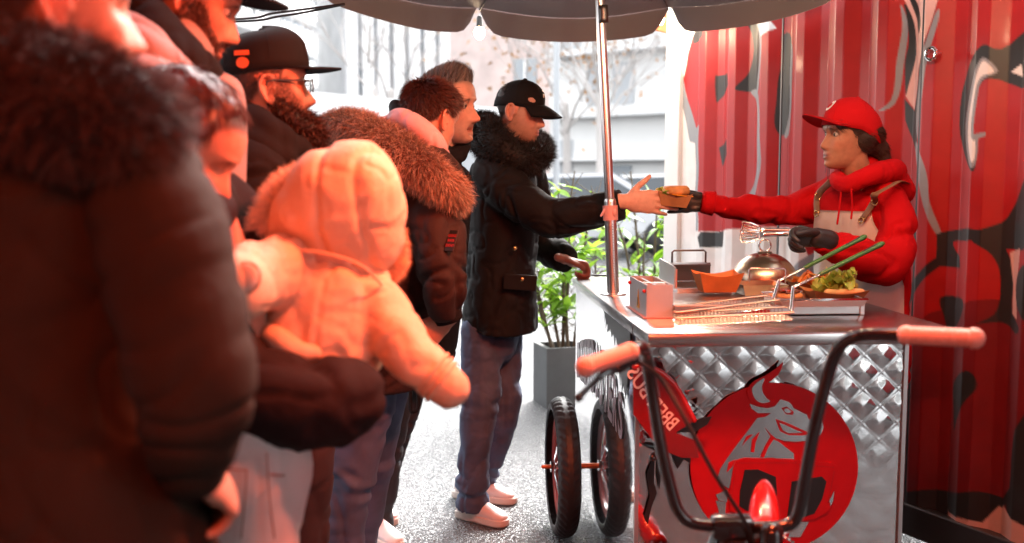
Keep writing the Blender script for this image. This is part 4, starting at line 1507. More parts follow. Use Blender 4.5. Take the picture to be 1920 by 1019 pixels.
# ================================================================== things on the counter
def cxy(u, v, z):
    q = CI @ atz(u, v, z)
    return q.x, q.y
CT = CH_
M['satin'] = mat('satin steel', (0.58, 0.57, 0.57), 0.48, 0.9, var=0.05, varscale=12)
# --- small steel box with slotted top and warning triangle
x0, y0 = cxy(1212, 598, CT)
x1, _ = cxy(1262, 598, CT)
bw, bd, bh = x1 - x0, 0.265, 0.100
sb = thing('steel_dispenser', 'small steel box with open slotted top beside the parasol foot', 'dispenser', tuple(ct(x0 + bw / 2, y0 + bd / 2, CT)))
put('box_wall', *cbox(x0, x0 + 0.004, y0, y0 + bd, CT + 0.004, CT + bh), M['satin'], sb, smooth=False)
put('box_wall', *cbox(x1 - 0.004, x1, y0, y0 + bd, CT + 0.004, CT + bh), M['satin'], sb, smooth=False)
put('box_front', *cbox(x0 + 0.0042, x1 - 0.0042, y0 - 0.001, y0 + 0.004, CT + 0.004, CT + bh + 0.001), M['satin'], sb, smooth=False)
put('box_back', *cbox(x0 + 0.0042, x1 - 0.0042, y0 + bd - 0.004, y0 + bd + 0.001, CT + 0.004, CT + bh + 0.001), M['satin'], sb, smooth=False)
put('slot_divider', *cbox(x0 + 0.0042, x1 - 0.0042, y0 + 0.07, y0 + 0.11, CT + bh - 0.012, CT + bh - 0.002), M['satin'], sb, smooth=False)
put('slot_bar', *cbox(x0 + 0.028, x0 + 0.036, y0 + 0.006, y0 + bd - 0.006, CT + bh - 0.010, CT + bh - 0.0025), M['chrome'], sb, smooth=False)
put('inner_tray', *cbox(x0 + 0.0045, x1 - 0.0045, y0 + 0.0045, y0 + bd - 0.0045, CT + 0.03, CT + 0.04), M['darkmetal'], sb, smooth=False)
put('foot_flange', *cbox(x0 - 0.010, x1 + 0.004, y0 - 0.004, y0 + bd + 0.012, CT + 0.0008, CT + 0.0038), M['clampred'], sb, smooth=False)
M['warn'] = mat('yellow warning label', (0.75, 0.42, 0.03), 0.5)
tri_ = [(-0.0004, y0 + 0.10, CT + 0.016), (-0.0004, y0 + 0.145, CT + 0.016), (-0.0004, y0 + 0.122, CT + 0.074)]
put('warning_triangle', *xf((np.array([(x0 + a, b, c) for (a, b, c) in tri_] + [(x0 + a - 0.001, b, c) for (a, b, c) in tri_]), [(0, 1, 2), (5, 4, 3), (0, 3, 4, 1), (1, 4, 5, 2), (2, 5, 3, 0)]), CM), M['warn'], sb, smooth=False)
put('warning_mark', *cbox(x0 - 0.0022, x0 - 0.0014, y0 + 0.119, y0 + 0.125, CT + 0.024, CT + 0.05), M['black_print'], sb, smooth=False)
for (yy, zz_) in ((0.018, bh - 0.02), (bd - 0.02, bh - 0.018)):
    put('red_screw', *xf(ball((x0 - 0.004, y0 + yy, CT + zz_), 0.006), CM), M['red_enamel'], sb)

# --- low steel griddle base and open basin
gx0, gy0 = cxy(1266, 600, CT)
gx1, _ = cxy(1645, 600, CT)
gr = thing('griddle_base', 'long low brushed steel griddle base under the food trays', 'griddle', tuple(ct((gx0 + gx1) / 2, gy0 + 0.2, CT)))
put('base_block', *cbox(gx0 + 0.01, gx1, gy0 + 0.055, gy0 + 0.50, CT + 0.003, CT + 0.036, 0.003), M['steel'], gr, smooth=False)
put('base_lip', *cbox(gx1 - 0.012, gx1 + 0.003, gy0 + 0.05, gy0 + 0.505, CT + 0.001, CT + 0.041, 0.002), M['steel'], gr, smooth=False)
put('red_trim', *cbox(gx0 + 0.012, gx0 + 0.30, gy0 + 0.046, gy0 + 0.052, CT + 0.010, CT + 0.020, 0.001), M['red_enamel'], gr, smooth=False)
bz0, bz1 = CT + 0.046, CT + 0.124
fx0, fy0 = cxy(1262, 540, bz0)
fx1, _ = cxy(1396, 552, bz0)
by1 = cxy(1222, 487, bz1)[1]
bs = thing('steel_basin', 'open steel fryer basin with tall left wall and wire handle', 'basin', tuple(ct((fx0 + fx1) / 2, fy0 + 0.2, CT + 0.036)))
put('floor', *cbox(fx0, fx1, fy0 - 0.05, by1, bz0 - 0.009, bz0), M['steel'], bs, smooth=False)
put('front_lip', *cbox(fx0, fx1, fy0 - 0.058, fy0 - 0.051, bz0 - 0.028, bz0 + 0.004), M['steel'], bs, smooth=False)
wl_ = extrude_poly([(fy0 - 0.02, bz0 + 0.001), (by1, bz0 + 0.001), (by1, bz1 + 0.004), (fy0 + 0.02, bz1 - 0.004), (fy0 - 0.02, bz1 - 0.008)], 0.005)
wv = np.array([(fx0 + p[2], p[0], p[1]) for p in wl_[0]])
put('left_wall', *xf((wv, wl_[1]), CM), M['steel'], bs, smooth=False)
put('inner_wall', *cbox(fx0 + 0.006, fx0 + 0.009, fy0 - 0.018, by1 - 0.01, bz0 + 0.001, bz1 - 0.014), M['clampred'], bs, smooth=False)  # red light on the inner wall, put in as a pink sheet
put('back_wall', *cbox(fx0 + 0.0052, fx1, by1 - 0.006, by1, bz0 + 0.001, bz1 - 0.012), M['darkmetal'], bs, smooth=False)
put('top_plate', *cbox(fx0 + 0.0052, fx0 + 0.16, by1 - 0.10, by1 - 0.0065, bz1 - 0.016, bz1 - 0.010), M['darkmetal'], bs, smooth=False)
hh = [ct(fx0 + 0.045, by1 - 0.004, bz1 - 0.012), ct(fx0 + 0.045, by1 - 0.004, bz1 + 0.026), ct(fx0 + 0.052, by1 - 0.004, bz1 + 0.032), ct(fx0 + 0.160, by1 - 0.004, bz1 + 0.032), ct(fx0 + 0.167, by1 - 0.004, bz1 + 0.026), ct(fx0 + 0.167, by1 - 0.004, bz1 - 0.012)]
put('wire_handle', *sweep(hh, [0.0036] * 6, n=8, sub=1), M['darkmetal'], bs)

# --- cloche
cc = atz(1432, 549, CT + 0.004)
cl_ = thing('food_cloche', 'shiny domed steel cloche with ring handle behind the paper tray', 'cloche', tuple(cc))
pr = [(0.132, 0.0), (0.136, 0.003), (0.128, 0.008)]
for k in range(15):
    t = math.radians(6 + 84 * k / 14)
    pr.append((0.124 * math.cos(t) ** 0.85, 0.012 + 0.132 * math.sin(t)))
pr[-1] = (0.001, 0.144)
M['dome'] = mat('spun steel dome', (0.52, 0.40, 0.29), 0.27, 1.0, aniso=0.5)
put('dome', *(lambda q: (q[0] + np.array(cc), q[1]))(lathe(pr, 56)), M['dome'], cl_)
put('handle_plate', *xf(box(0.05, 0.018, 0.005, (0, 0, 0.146), 0.002), Matrix.Translation(cc)), M['darkmetal'], cl_, smooth=False)
rg = [cc + V(0.021 * math.sin(t), 0, 0.170 - 0.021 * math.cos(t)) for t in np.linspace(0.35, 2 * math.pi - 0.35, 18)]
put('ring_handle', *sweep([cc + V(0.016, 0, 0.147)] + rg + [cc + V(-0.016, 0, 0.147)], [0.0034] * 20, n=8, sub=2), M['chrome'], cl_)

# --- bronze pan with wire handle in front of the cloche
px0, py0 = cxy(1392, 548, CT + 0.05)
px1, _ = cxy(1478, 548, CT + 0.05)
pn = thing('serving_pan', 'dull bronze serving pan with thin wire handle in front of the cloche', 'pan', tuple(ct((px0 + px1) / 2, py0, CT + 0.036)))
pw = px1 - px0
def pan_shell(w, d, h, t, flare):
    v, f = [], []
    rings = [(0.0, 0.0), (flare, h), (flare - t, h), (-t, t)]
    for (k, z) in rings:
        v += [(-w / 2 - k, -d / 2 - k, z), (w / 2 + k, -d / 2 - k, z), (w / 2 + k, d / 2 + k, z), (-w / 2 - k, d / 2 + k, z)]
    for a in range(3):
        for i_ in range(4):
            j = (i_ + 1) % 4
            f.append((a * 4 + i_, a * 4 + j, a * 4 + 4 + j, a * 4 + 4 + i_))
    f.append((3, 2, 1, 0))
    f.append((12, 13, 14, 15))
    return np.array(v), f
M['bronze'] = mat('browned steel pan', (0.40, 0.27, 0.18), 0.3, 0.9, var=0.15, varscale=12)
put('shell', *xf(pan_shell(pw * 0.86, 0.12, 0.036, 0.002, 0.012), CM @ Matrix.Translation((px0 + pw / 2, py0 + 0.06, CT + 0.037))), M['bronze'], pn, smooth=False)
ha = [at(1405, 528, 3.14), at(1405, 507, 3.14), at(1408, 504, 3.14), at(1470, 504, 3.14), at(1473, 507, 3.14), at(1473, 532, 3.14)]
put('wire_handle', *sweep(ha, [0.0028] * 6, n=8, sub=1), M['chrome'], pn)

# --- paper trays
def boat(w, d, h, flare=0.022, end=0.020):
    """Folded card food boat: flat floor, flaring sides, ends dip in the middle."""
    v, f = [], []
    n = 9
    def ring(k, z, dip, off):
        P = []
        for s, (ax, ay, bx, by) in enumerate(((-1, -1, 1, -1), (1, -1, 1, 1), (1, 1, -1, 1), (-1, 1, -1, -1))):
            for i_ in range(n):
                t = i_ / n
                x = (ax + (bx - ax) * t) * (w / 2 + k * end - off)
                y = (ay + (by - ay) * t) * (d / 2 + k * flare - off)
                e = abs(2 * t - 1) ** 1.6
                P.append((x, y, z + dip * (e - 1) * (1 if s % 2 == 0 else .6)))
        return P
    R = [ring(0, 0, 0, 0), ring(1, h, .014, 0), ring(1, h - .0006, .014, .0014), ring(0, .0016, 0, .0014)]
    m = 4 * n
    for r in R:
        v += r
    for a in range(3):
        for i_ in range(m):
            j = (i_ + 1) % m
            f.append((a * m + i_, a * m + j, (a + 1) * m + j, (a + 1) * m + i_))
    f.append(tuple(reversed(range(m))))
    f.append(tuple(range(3 * m, 4 * m)))
    return np.array(v), f
pc_ = atz(1349, 549, bz0 + 0.001)
pt = put('paper_tray', *xf(boat(0.105, 0.075, 0.066), frame(pc_ + V(0, 0.04, 0), cx_, cy_, V(0, 0, 1))), M['kraft_o'], None, smooth=False)
tag(pt, 'empty orange card food tray standing in the steel basin', 'food tray', 'card food trays')

# --- sheet pan with burger makings
sz = CT + 0.038
sx0, sy0 = cxy(1466, 577, sz)
sx1, _ = cxy(1628, 577, sz)
sd_ = cxy(1403, 548, sz + 0.026)[1] - sy0
sp_ = thing('sheet_pan', 'shallow steel sheet pan with rolled rim holding burger fillings', 'tray', tuple(ct((sx0 + sx1) / 2, sy0 + sd_ / 2, sz)))
SPM = CM @ Matrix.Translation(((sx0 + sx1) / 2, sy0 + sd_ / 2, sz))
put('pan_shell', *xf(pan_shell(sx1 - sx0 - 0.01, sd_ - 0.01, 0.022, 0.0018, 0.010), SPM), M['steel'], sp_, smooth=False)
W2, D2 = (sx1 - sx0) / 2 + 0.004, sd_ / 2 + 0.004
put('rolled_rim', *xf(sweep([V(-W2, -D2, 0.0225), V(W2, -D2, 0.0225), V(W2, D2, 0.0225), V(-W2, D2, 0.0225)], [0.0032] * 4, n=8, sub=1, closed=True), SPM), M['chrome'], sp_)
M['bun'] = mat('toasted bun', (0.55, 0.27, 0.09), 0.6, var=0.25, varscale=40, bump=[(60, 0.3, 0.003, 'noise')])
M['crumb'] = mat('bun crumb', (0.72, 0.48, 0.22), 0.85, var=0.12, varscale=60, bump=[(200, 0.5, 0.002, 'noise')])
M['meat'] = mat('grilled beef', (0.14, 0.045, 0.022), 0.45, var=0.4, varscale=70, bump=[(90, 0.9, 0.005, 'noise')])
M['sauce'] = mat('red sauce', (0.42, 0.05, 0.02), 0.2, coat=0.4)
M['lettuce'] = mat('lettuce', (0.42, 0.52, 0.10), 0.5, var=0.3, varscale=30)
M['lettuce2'] = mat('pale lettuce heart', (0.60, 0.62, 0.24), 0.5, var=0.25, varscale=30)
add_translucent(M['lettuce'], (0.5, 0.6, 0.1), 0.3)
M['cheese'] = mat('orange cheese', (0.80, 0.34, 0.04), 0.4)
M['fries'] = mat('fried potato', (0.72, 0.30, 0.06), 0.55, var=0.2, varscale=50)
rnd = random.Random(5)
def food(name, label, cat, pos, group=None):
    return thing(name, label, cat, tuple(pos), 0, group)
def bun_half(parent, c, r, up=True, tilt=0.0):
    pr = [(0.001, 0.0), (r * .96, 0.0), (r, r * .12), (r * .96, r * .30), (r * .75, r * .48), (r * .4, r * .58), (0.001, r * .60)]
    v, f = lathe(pr, 28)
    v = v * np.array([1, 1, 1 if up else -1])
    M_ = Matrix.Translation(c) @ Matrix.Rotation(tilt, 4, 'Y')
    return put('bun', *xf((v, f), M_), M['bun'], parent)
# sauced open bun on the left
b_ = atz(1480, 562, sz + 0.008) + V(0, 0.05, 0)
fd = food('open_bun', 'open toasted bun spread with dark meat sauce at the left of the pan', 'bun', b_, 'burger makings')
v, f = lathe([(0.001, 0.0), (0.052, 0.0), (0.056, 0.006), (0.050, 0.014), (0.001, 0.015)], 28)
put('bun', v + np.array(b_), f, M['bun'], fd)
mt = MB()
for k in range(26):
    a_, r_ = rnd.uniform(0, 6.28), rnd.uniform(0, 0.042)
    mt.add(ball(b_ + V(r_ * math.cos(a_), r_ * math.sin(a_), 0.018 + rnd.uniform(0, .006)), (rnd.uniform(.005, .010), rnd.uniform(.005, .010), .005), nu=8, nv=6))
mt.put('meat_sauce', M['meat'], fd, kind='stuff')
sc_ = MB()
for k in range(9):
    a_, r_ = rnd.uniform(0, 6.28), rnd.uniform(0, 0.036)
    sc_.add(ball(b_ + V(r_ * math.cos(a_), r_ * math.sin(a_), 0.024), (rnd.uniform(.006, .012), rnd.uniform(.005, .010), .003), nu=8, nv=6))
sc_.put('red_sauce', M['sauce'], fd, kind='stuff')
# card boat with lettuce, bread and fries
b2 = atz(1574, 566, sz + 0.004) + V(0, 0.055, 0)
bt = put('paper_tray', *xf(boat(0.135, 0.085, 0.036), frame(b2, cx_, cy_, V(0, 0, 1))), M['kraft'], None, smooth=False)
tag(bt, 'brown card food tray in the sheet pan heaped with lettuce', 'food tray', 'card food trays')
def lettuce(parent_name, label, c, R, n, seed, mats):
    r = random.Random(seed)
    t = food('lettuce_heap', label, 'lettuce', c, 'lettuce')
    for k in range(n):
        nu, nv = 12, 7
        v, f = [], []
        ph = r.uniform(0, 6.28)
        for i_ in range(nv + 1):
            tt = i_ / nv
            for j in range(nu + 1):
                s = -1 + 2 * j / nu
                x = s * (0.35 + 0.65 * tt) * 0.6
                y = tt - .5
                z = 0.22 * s * s + 0.16 * tt * tt * math.sin(j * 2.1 + ph) + 0.10 * math.sin(i_ * 1.7 + ph * 2) + 0.10 * tt * math.sin(j * 4.3 + ph * 3)
                v.append((x * R, y * R, z * R))
        for i_ in range(nv):
            for j in range(nu):
                a = i_ * (nu + 1) + j
                f.append((a, a + 1, a + nu + 2, a + nu + 1))
        Mx = Matrix.Translation(V(*c) + V(r.uniform(-1, 1) * R * .55, r.uniform(-.4, .4) * R, R * (.10 + .55 * k / n))) @ Matrix.Rotation(r.uniform(0, 6.28), 4, 'Z') @ Matrix.Rotation(r.uniform(-.2, .9), 4, 'X')
        put('lettuce_leaf', *xf((np.array(v), f), Mx), mats[k % len(mats)], t)
    return t
lettuce('lettuce', 'frilly green lettuce leaves heaped over the card tray', b2 + V(0.0, -0.005, 0.022), 0.066, 13, 4, [M['lettuce'], M['lettuce2'], M['lettuce']])
hb2 = food('bun_lid', 'pale bread roll tucked under the lettuce in the card tray', 'bun', b2 + V(0.02, -0.03, 0.01), 'burger makings')
put('roll', *sweep([b2 + V(-0.03, -0.035, 0.026), b2 + V(0.03, -0.042, 0.028), b2 + V(0.07, -0.035, 0.027)], [(.014, .011)] * 3, side=V(0, 1, 0), n=14), M['crumb'], hb2)
b3 = atz(1530, 546, sz + 0.01) + V(0, 0.06, 0)
ft = food('fries_portion', 'orange fries and cheese slices behind the lettuce heap', 'fries', b3, 'burger makings')
for k in range(22):
    a_ = rnd.uniform(-.7, .7)
    c = b3 + V(rnd.uniform(-.045, .045), rnd.uniform(-.03, .03), .018 + rnd.uniform(0, .028))
    put('fry', *xf(box(.050, .009, .009, (0, 0, 0)), Matrix.Translation(c) @ Matrix.Rotation(rnd.uniform(0, 3.14), 4, 'Z') @ Matrix.Rotation(a_, 4, 'Y')), M['fries'], ft, smooth=False)
put('cheese_slice', *xf(box(.055, .05, .004, (0, 0, 0)), Matrix.Translation(b3 + V(.02, -.02, .046)) @ Matrix.Rotation(.25, 4, 'Y') @ Matrix.Rotation(.5, 4, 'Z')), M['cheese'], ft, smooth=False)
put('card_boat', *xf(boat(0.10, 0.075, 0.032), frame(b3, cx_, cy_, V(0, 0, 1))), M['kraft'], ft, smooth=False)

# --- two wire fry baskets with green handles
M['wire'] = mat('steel basket wire', (0.42, 0.36, 0.32), 0.38, 1.0)
def fry_basket(label, L0, R0, Rb, up_top, tip, wid):
    """L0 left end, R0 right end of the flat basket; handle rises at R0 and slants up to tip."""
    L0, R0 = V(*L0), V(*R0)
    t = thing('fry_basket', label, 'fry basket', tuple((L0 + R0) / 2), 0, 'wire fry baskets on the counter')
    d = (R0 - L0)
    Ln = d.length
    d.normalize()
    w = (cy_ - d * cy_.dot(d)).normalized()
    n = d.cross(w)
    rim = [L0, R0, R0 + w * wid, L0 + w * wid]
    put('rim_wire', *sweep(rim, [0.0036] * 4, n=7, sub=1, closed=True), M['wire'], t)
    dn = -n if n.z > 0 else n
    lo = [p + dn * 0.022 + (R0 - L0).normalized() * (0.006 if i_ in (0, 3) else -0.006) for i_, p in enumerate(rim)]
    put('floor_wire', *sweep(lo, [0.0022] * 4, n=7, sub=1, closed=True), M['chrome'], t)
    ms = MB()
    N = 30
    for k in range(1, N):
        a = L0 + d * (Ln * k / N)
        ms.add(sweep([a, a + dn * .022, a + w * wid + dn * .022, a + w * wid], [.0014] * 4, n=4, sub=1))
    for k in range(1, 7):
        a = L0 + w * (wid * k / 7) + dn * .022
        ms.add(sweep([a, a + d * Ln], [.0013] * 2, n=4, sub=1))
    ms.put('wire_mesh', M['wire'], t, smooth=False, kind='stuff')
    up_top, tip = V(*up_top), V(*tip)
    put('upright', *sweep([R0 + w * wid * .3, up_top], [(0.006, 0.0045)] * 2, side=V(1, 0, 0), n=8), M['chrome'], t)
    hd = (tip - up_top)
    put('handle_rod', *sweep([up_top, up_top + hd * 0.42], [(0.0060, 0.0035)] * 2, side=V(0, 1, 0), n=8), M['chrome'], t)
    gs = put('green_sleeve', *sweep([up_top + hd * 0.30, up_top + hd * 0.8, up_top + hd * 0.97, tip], [(0.0085, 0.0065), (0.0095, .007), (0.011, .0085), (0.008, .006)], side=V(0, 1, 0), n=12), M['green'], t)
    put('sleeve_slot', *sweep([up_top + hd * 0.78 + V(0, -.004, .0055), up_top + hd * 0.93 + V(0, -.004, .0065)], [0.003, 0.003], n=8), M['black_print'], gs)
    return t
za = CT + 0.045
fry_basket('wire fry basket lying further back, its green handle the upper one', atz(1268, 586, CT + 0.026), atz(1458, 563, CT + 0.060), None, at(1461, 527, 3.02), at(1622, 444, 3.06), 0.115)
fry_basket('wire fry basket lying in front, its green handle the lower one', atz(1268, 597, CT + 0.022), atz(1488, 586, CT + 0.042), None, at(1488, 539, 2.90), at(1655, 457, 2.93), 0.11)
# thin black rail at the far edge
rl = put('counter_rail', *sweep([atz(1093, 520, CT + .004), atz(1096, 516, CT + .012), atz(1140, 517, CT + .012)], [.004] * 3, n=8, sub=2), M['black_print'])
tag(rl, 'short thin black rail on the far end of the counter', 'rail')

# ================================================================== people: builders
M['skin'] = mat('skin', (0.5, 0.3, 0.22), 0.48, vcol='col', sss=0.0, spec=0.25, bump=[(220, 0.3, 0.001, 'noise')], var=0.10, varscale=55, rvar=0.10)
M['eye'] = mat('eye white', (0.42, 0.38, 0.35), 0.2)
M['iris'] = mat('dark iris', (0.03, 0.018, 0.012), 0.1)
M['hair_dark'] = mat('dark brown hair', (0.035, 0.020, 0.014), 0.45, vcol='col', spec=0.4)
M['denim'] = mat('blue grey denim', (0.070, 0.095, 0.165), 0.85, var=0.3, varscale=9, bump=[(700, 0.25, 0.001, 'noise'), (30, 0.25, 0.006, 'noise')])
M['darkdenim'] = mat('dark trousers', (0.022, 0.024, 0.030), 0.85, var=0.2, varscale=9, bump=[(400, 0.25, 0.001, 'noise'), (30, 0.3, 0.006, 'noise')])
M['whitedenim'] = mat('white jeans cloth', (0.66, 0.65, 0.64), 0.85, var=0.05, varscale=8, bump=[(500, 0.2, 0.001, 'noise'), (26, 0.3, 0.006, 'noise')])
M['blackcoat'] = mat('black coat cloth', (0.009, 0.0085, 0.009), 0.8, var=0.2, varscale=6, bump=[(26, 0.35, 0.010, 'noise'), (500, 0.15, 0.001, 'noise')], spec=0.18)
M['browncoat'] = mat('brown parka cloth', (0.027, 0.014, 0.012), 0.8, var=0.2, varscale=5, bump=[(24, 0.4, 0.012, 'noise'), (500, 0.15, 0.001, 'noise')], spec=0.3)
M['olivecoat'] = mat('olive parka cloth', (0.034, 0.021, 0.015), 0.9, var=0.22, varscale=5, bump=[(20, 0.35, 0.012, 'noise'), (400, 0.15, 0.001, 'noise')], spec=0.1)
M['burgcoat'] = mat('dark burgundy coat cloth', (0.009, 0.003, 0.004), 0.85, var=0.2, varscale=5, bump=[(20, 0.4, 0.012, 'noise')], spec=0.3)
M['blackhood'] = mat('black hoodie jersey', (0.009, 0.0075, 0.008), 0.9, var=0.15, varscale=6, bump=[(30, 0.3, 0.008, 'noise'), (600, 0.2, 0.001, 'noise')], spec=0.2)
M['redhood'] = mat('red hoodie jersey', (0.46, 0.006, 0.010), 0.95, spec=0.1, var=0.06, varscale=8, bump=[(26, 0.3, 0.008, 'noise'), (700, 0.2, 0.001, 'noise')])
M['redcap'] = mat('red cap twill', (0.44, 0.006, 0.010), 0.9, spec=0.15, bump=[(500, 0.2, 0.001, 'noise')])
M['blackcap'] = mat('black cap twill', (0.009, 0.0085, 0.009), 0.85, spec=0.2, bump=[(500, 0.25, 0.001, 'noise')])
M['cream'] = mat('cream padded jacket', (0.68, 0.50, 0.37), 0.8, var=0.08, varscale=7, bump=[(30, 0.45, 0.010, 'noise'), (420, 0.25, 0.0012, 'noise')])
M['greyhood'] = mat('grey pink fleece', (0.30, 0.25, 0.26), 0.95, var=0.08, varscale=8, bump=[(500, 0.4, 0.002, 'noise')])
M['pinkhood'] = mat('pink hoodie jersey', (0.56, 0.36, 0.38), 0.9, var=0.06, varscale=8, bump=[(30, 0.2, 0.006, 'noise'), (600, 0.2, 0.001, 'noise')])
M['apron'] = mat('off white apron canvas', (0.62, 0.56, 0.52), 0.85, var=0.06, varscale=12, bump=[(600, 0.2, 0.001, 'noise'), (18, 0.2, 0.005, 'noise')])
M['leather'] = mat('tan leather strap', (0.20, 0.10, 0.045), 0.5, var=0.1, varscale=30)
M['brass'] = mat('brass buckle', (0.65, 0.42, 0.18), 0.25, 1.0)
M['glove'] = mat('black nitrile glove', (0.018, 0.018, 0.02), 0.42, bump=[(60, 0.3, 0.003, 'noise')])
M['sneaker'] = mat('white leather sneaker', (0.72, 0.62, 0.60), 0.5, var=0.05, varscale=20)
M['sole'] = mat('pale rubber sole', (0.66, 0.56, 0.50), 0.6)
M['lace'] = mat('white lace', (0.75, 0.68, 0.66), 0.8)
M['furbrown'] = mat('brown fur', (0.3, 0.15, 0.08), 0.7, vcol='col', spec=0.3)
M['stitch'] = mat('brown seam thread', (0.22, 0.14, 0.09), 0.8)
M['badge'] = mat('pale round badge', (0.80, 0.72, 0.66), 0.5)
M['orange_mark'] = mat('orange cap mark', (0.80, 0.17, 0.05), 0.5)
M['patch_red'] = mat('red woven patch', (0.45, 0.03, 0.04), 0.7)
M['lens'] = mat('spectacle lens', (0.9, 0.95, 0.95), 0.03, trans=1.0)

HZ = np.array([-.122, -.112, -.095, -.075, -.055, -.035, -.015, 0.0, .020, .040, .065, .085, .100, .110, .114])
HF = np.array([.072, .088, .093, .090, .090, .087, .084, .082, .091, .092, .084, .067, .045, .022, .004])
HW = np.array([.020, .036, .049, .056, .062, .066, .070, .073, .075, .076, .072, .061, .043, .022, .004])
HB = np.array([-.03, -.01, .012, .035, .055, .070, .083, .091, .098, .099, .092, .076, .052, .026, .004])

def head_shape(female=False, mouth_open=0.0, smile=0.0, nose=1.0):
    NZ_, NA = 72, 84
    z = np.linspace(-.122, .114, NZ_)
    f = np.interp(z, HZ, HF); w = np.interp(z, HZ, HW); b = np.interp(z, HZ, HB)
    ker = np.array([1, 2, 3, 2, 1.]) / 9
    for _ in range(2):
        for arr in (f, w, b):
            arr[2:-2] = np.convolve(arr, ker, 'same')[2:-2]
    if female:
        w = w * np.interp(z, [-.122, -.05, 0, .114], [.86, .93, .97, .99])
    a = np.linspace(0, 2 * np.pi, NA, endpoint=False)
    ca, sa = np.cos(a), np.sin(a)
    ex = 0.86
    X = w[:, None] * np.sign(sa) * np.abs(sa) ** ex
    Yf = np.where(ca > 0, f[:, None] * np.abs(ca) ** 0.80, -b[:, None] * np.abs(ca) ** 0.9)
    Zm = np.repeat(z[:, None], NA, 1)
    Yb = np.where((b[:, None] < 0) & (ca < 0), f[:, None] * 0 - b[:, None] * np.abs(ca), Yf)
    Y = Yb
    front = np.clip(ca, 0, 1) ** 0.5
    def g(x0, z0, sx, sz):
        return np.exp(-((X - x0) / sx) ** 2 - ((Zm - z0) / sz) ** 2) * (ca > 0)
    D = np.zeros_like(X)
    # nose
    nz_ = np.interp(Zm, [-.066, -.059, -.054, -.047, -.038, -.020, -.002, .014, .026], [0, .002, .013, .028, .030, .020, .011, .005, 0])
    sw = np.interp(Zm, [-.06, -.045, -.02, .01], [.0155, .0145, .0105, .0085])
    D += nose * nz_ * np.exp(-(X / sw) ** 2 * 0.9) * (ca > 0)
    D += 0.006 * (g(.013, -.049, .007, .008) + g(-.013, -.049, .007, .008))
    # lips, chin, sockets, brows, cheeks
    lw = 0.022 + 0.004 * smile
    lipz = -.077 + smile * 0.10 * X ** 2 / .02
    def gl(z0, sz):
        return np.exp(-(X / lw) ** 4 - ((Zm - lipz - z0) / sz) ** 2) * (ca > 0)
    D += 0.0065 * gl(.0058, .0050) + 0.0070 * gl(-.0070, .0056)
    D -= (0.006 + 0.022 * mouth_open) * np.exp(-(X / (lw * 0.9)) ** 4 - ((Zm - lipz) / (0.0022 + .0065 * mouth_open)) ** 2) * (ca > 0)
    D -= 0.005 * g(0, -.094, .02, .006)
    D += 0.007 * g(0, -.110, .018, .011)
    for s in (-1, 1):
        D -= 0.013 * g(s * .032, -.002, .017, .012)
        D += 0.0045 * g(s * .032, .0065, .017, .0042)
        D += 0.0025 * g(s * .032, -.0115, .015, .004)
        D += 0.006 * g(s * .030, .020, .022, .007)
        D += 0.006 * g(s * .046, -.030, .016, .016)
        D += 0.006 * smile * g(s * .038, -.052, .012, .012)
    Y = Y + D
    v = np.stack([X, Y, Zm], -1).reshape(-1, 3)
    n0 = len(v)
    v = np.concatenate([v, [[0, f[0] * 0.5, z[0] - .004], [0, 0, z[-1] + .002]]])
    fs = []
    for i_ in range(NZ_ - 1):
        for j in range(NA):
            k = (j + 1) % NA
            fs.append((i_ * NA + k, i_ * NA + j, (i_ + 1) * NA + j, (i_ + 1) * NA + k))
    for j in range(NA):
        k = (j + 1) % NA
        fs.append((n0, j, k))
        fs.append((n0 + 1, (NZ_ - 1) * NA + k, (NZ_ - 1) * NA + j))
    return v, fs

def ear_shape(s):
    """Ear on side s (+1 right) in head space."""
    out = []
    c = V(s * .074, -.008, -.020)
    pts = []
    for k in range(13):
        t = math.radians(-60 + 255 * k / 12)      # helix, from the front root over the top to the lobe
        y = 0.004 - .019 * math.sin(t * 0.9) * 1.0
        pts.append(t)
    prof = [(.014, .010), (.012, .024), (.002, .033), (-.010, .031), (-.018, .018), (-.018, .002), (-.012, -.012), (-.005, -.024), (.004, -.031), (.010, -.026), (.011, -.016)]
    P = [V(s * (.075 + .010 * (0.012 - y) / .03 + 0.002), y - .008, z - .018) for (y, z) in prof]
    out.append(sweep(P, [.0045, .0046, .0046, .0048, .0048, .0046, .0046, .0048, .0056, .005, .004], n=8, sub=2))
    out.append(ball((s * .0755, -.010, -.020), (.0055, .016, .026), nu=12, nv=8))
    out.append(ball((s * .0765, .006, -.018), (.006, .006, .008), nu=10, nv=8))
    return out

def head_frame(c, fwd, up=(0, 0, 1), roll=0.0, scale=1.0):
    f = V(*fwd).normalized()
    u = V(*up)
    x = f.cross(u).normalized()
    u = x.cross(f).normalized()
    if roll:
        R = Matrix.Rotation(roll, 3, f)
        x, u = R @ x, R @ u
    return frame(c, x * scale, f * scale, u * scale)

HAIRLINE_Y = np.array([-.11, -.07, -.05, -.03, -.015, .0, .010, .022, .035, .050, .070, .10])
HAIRLINE_Z = np.array([-.060, -.062, -.050, -.022, .006, .014, -.012, .004, .034, .058, .070, .074])

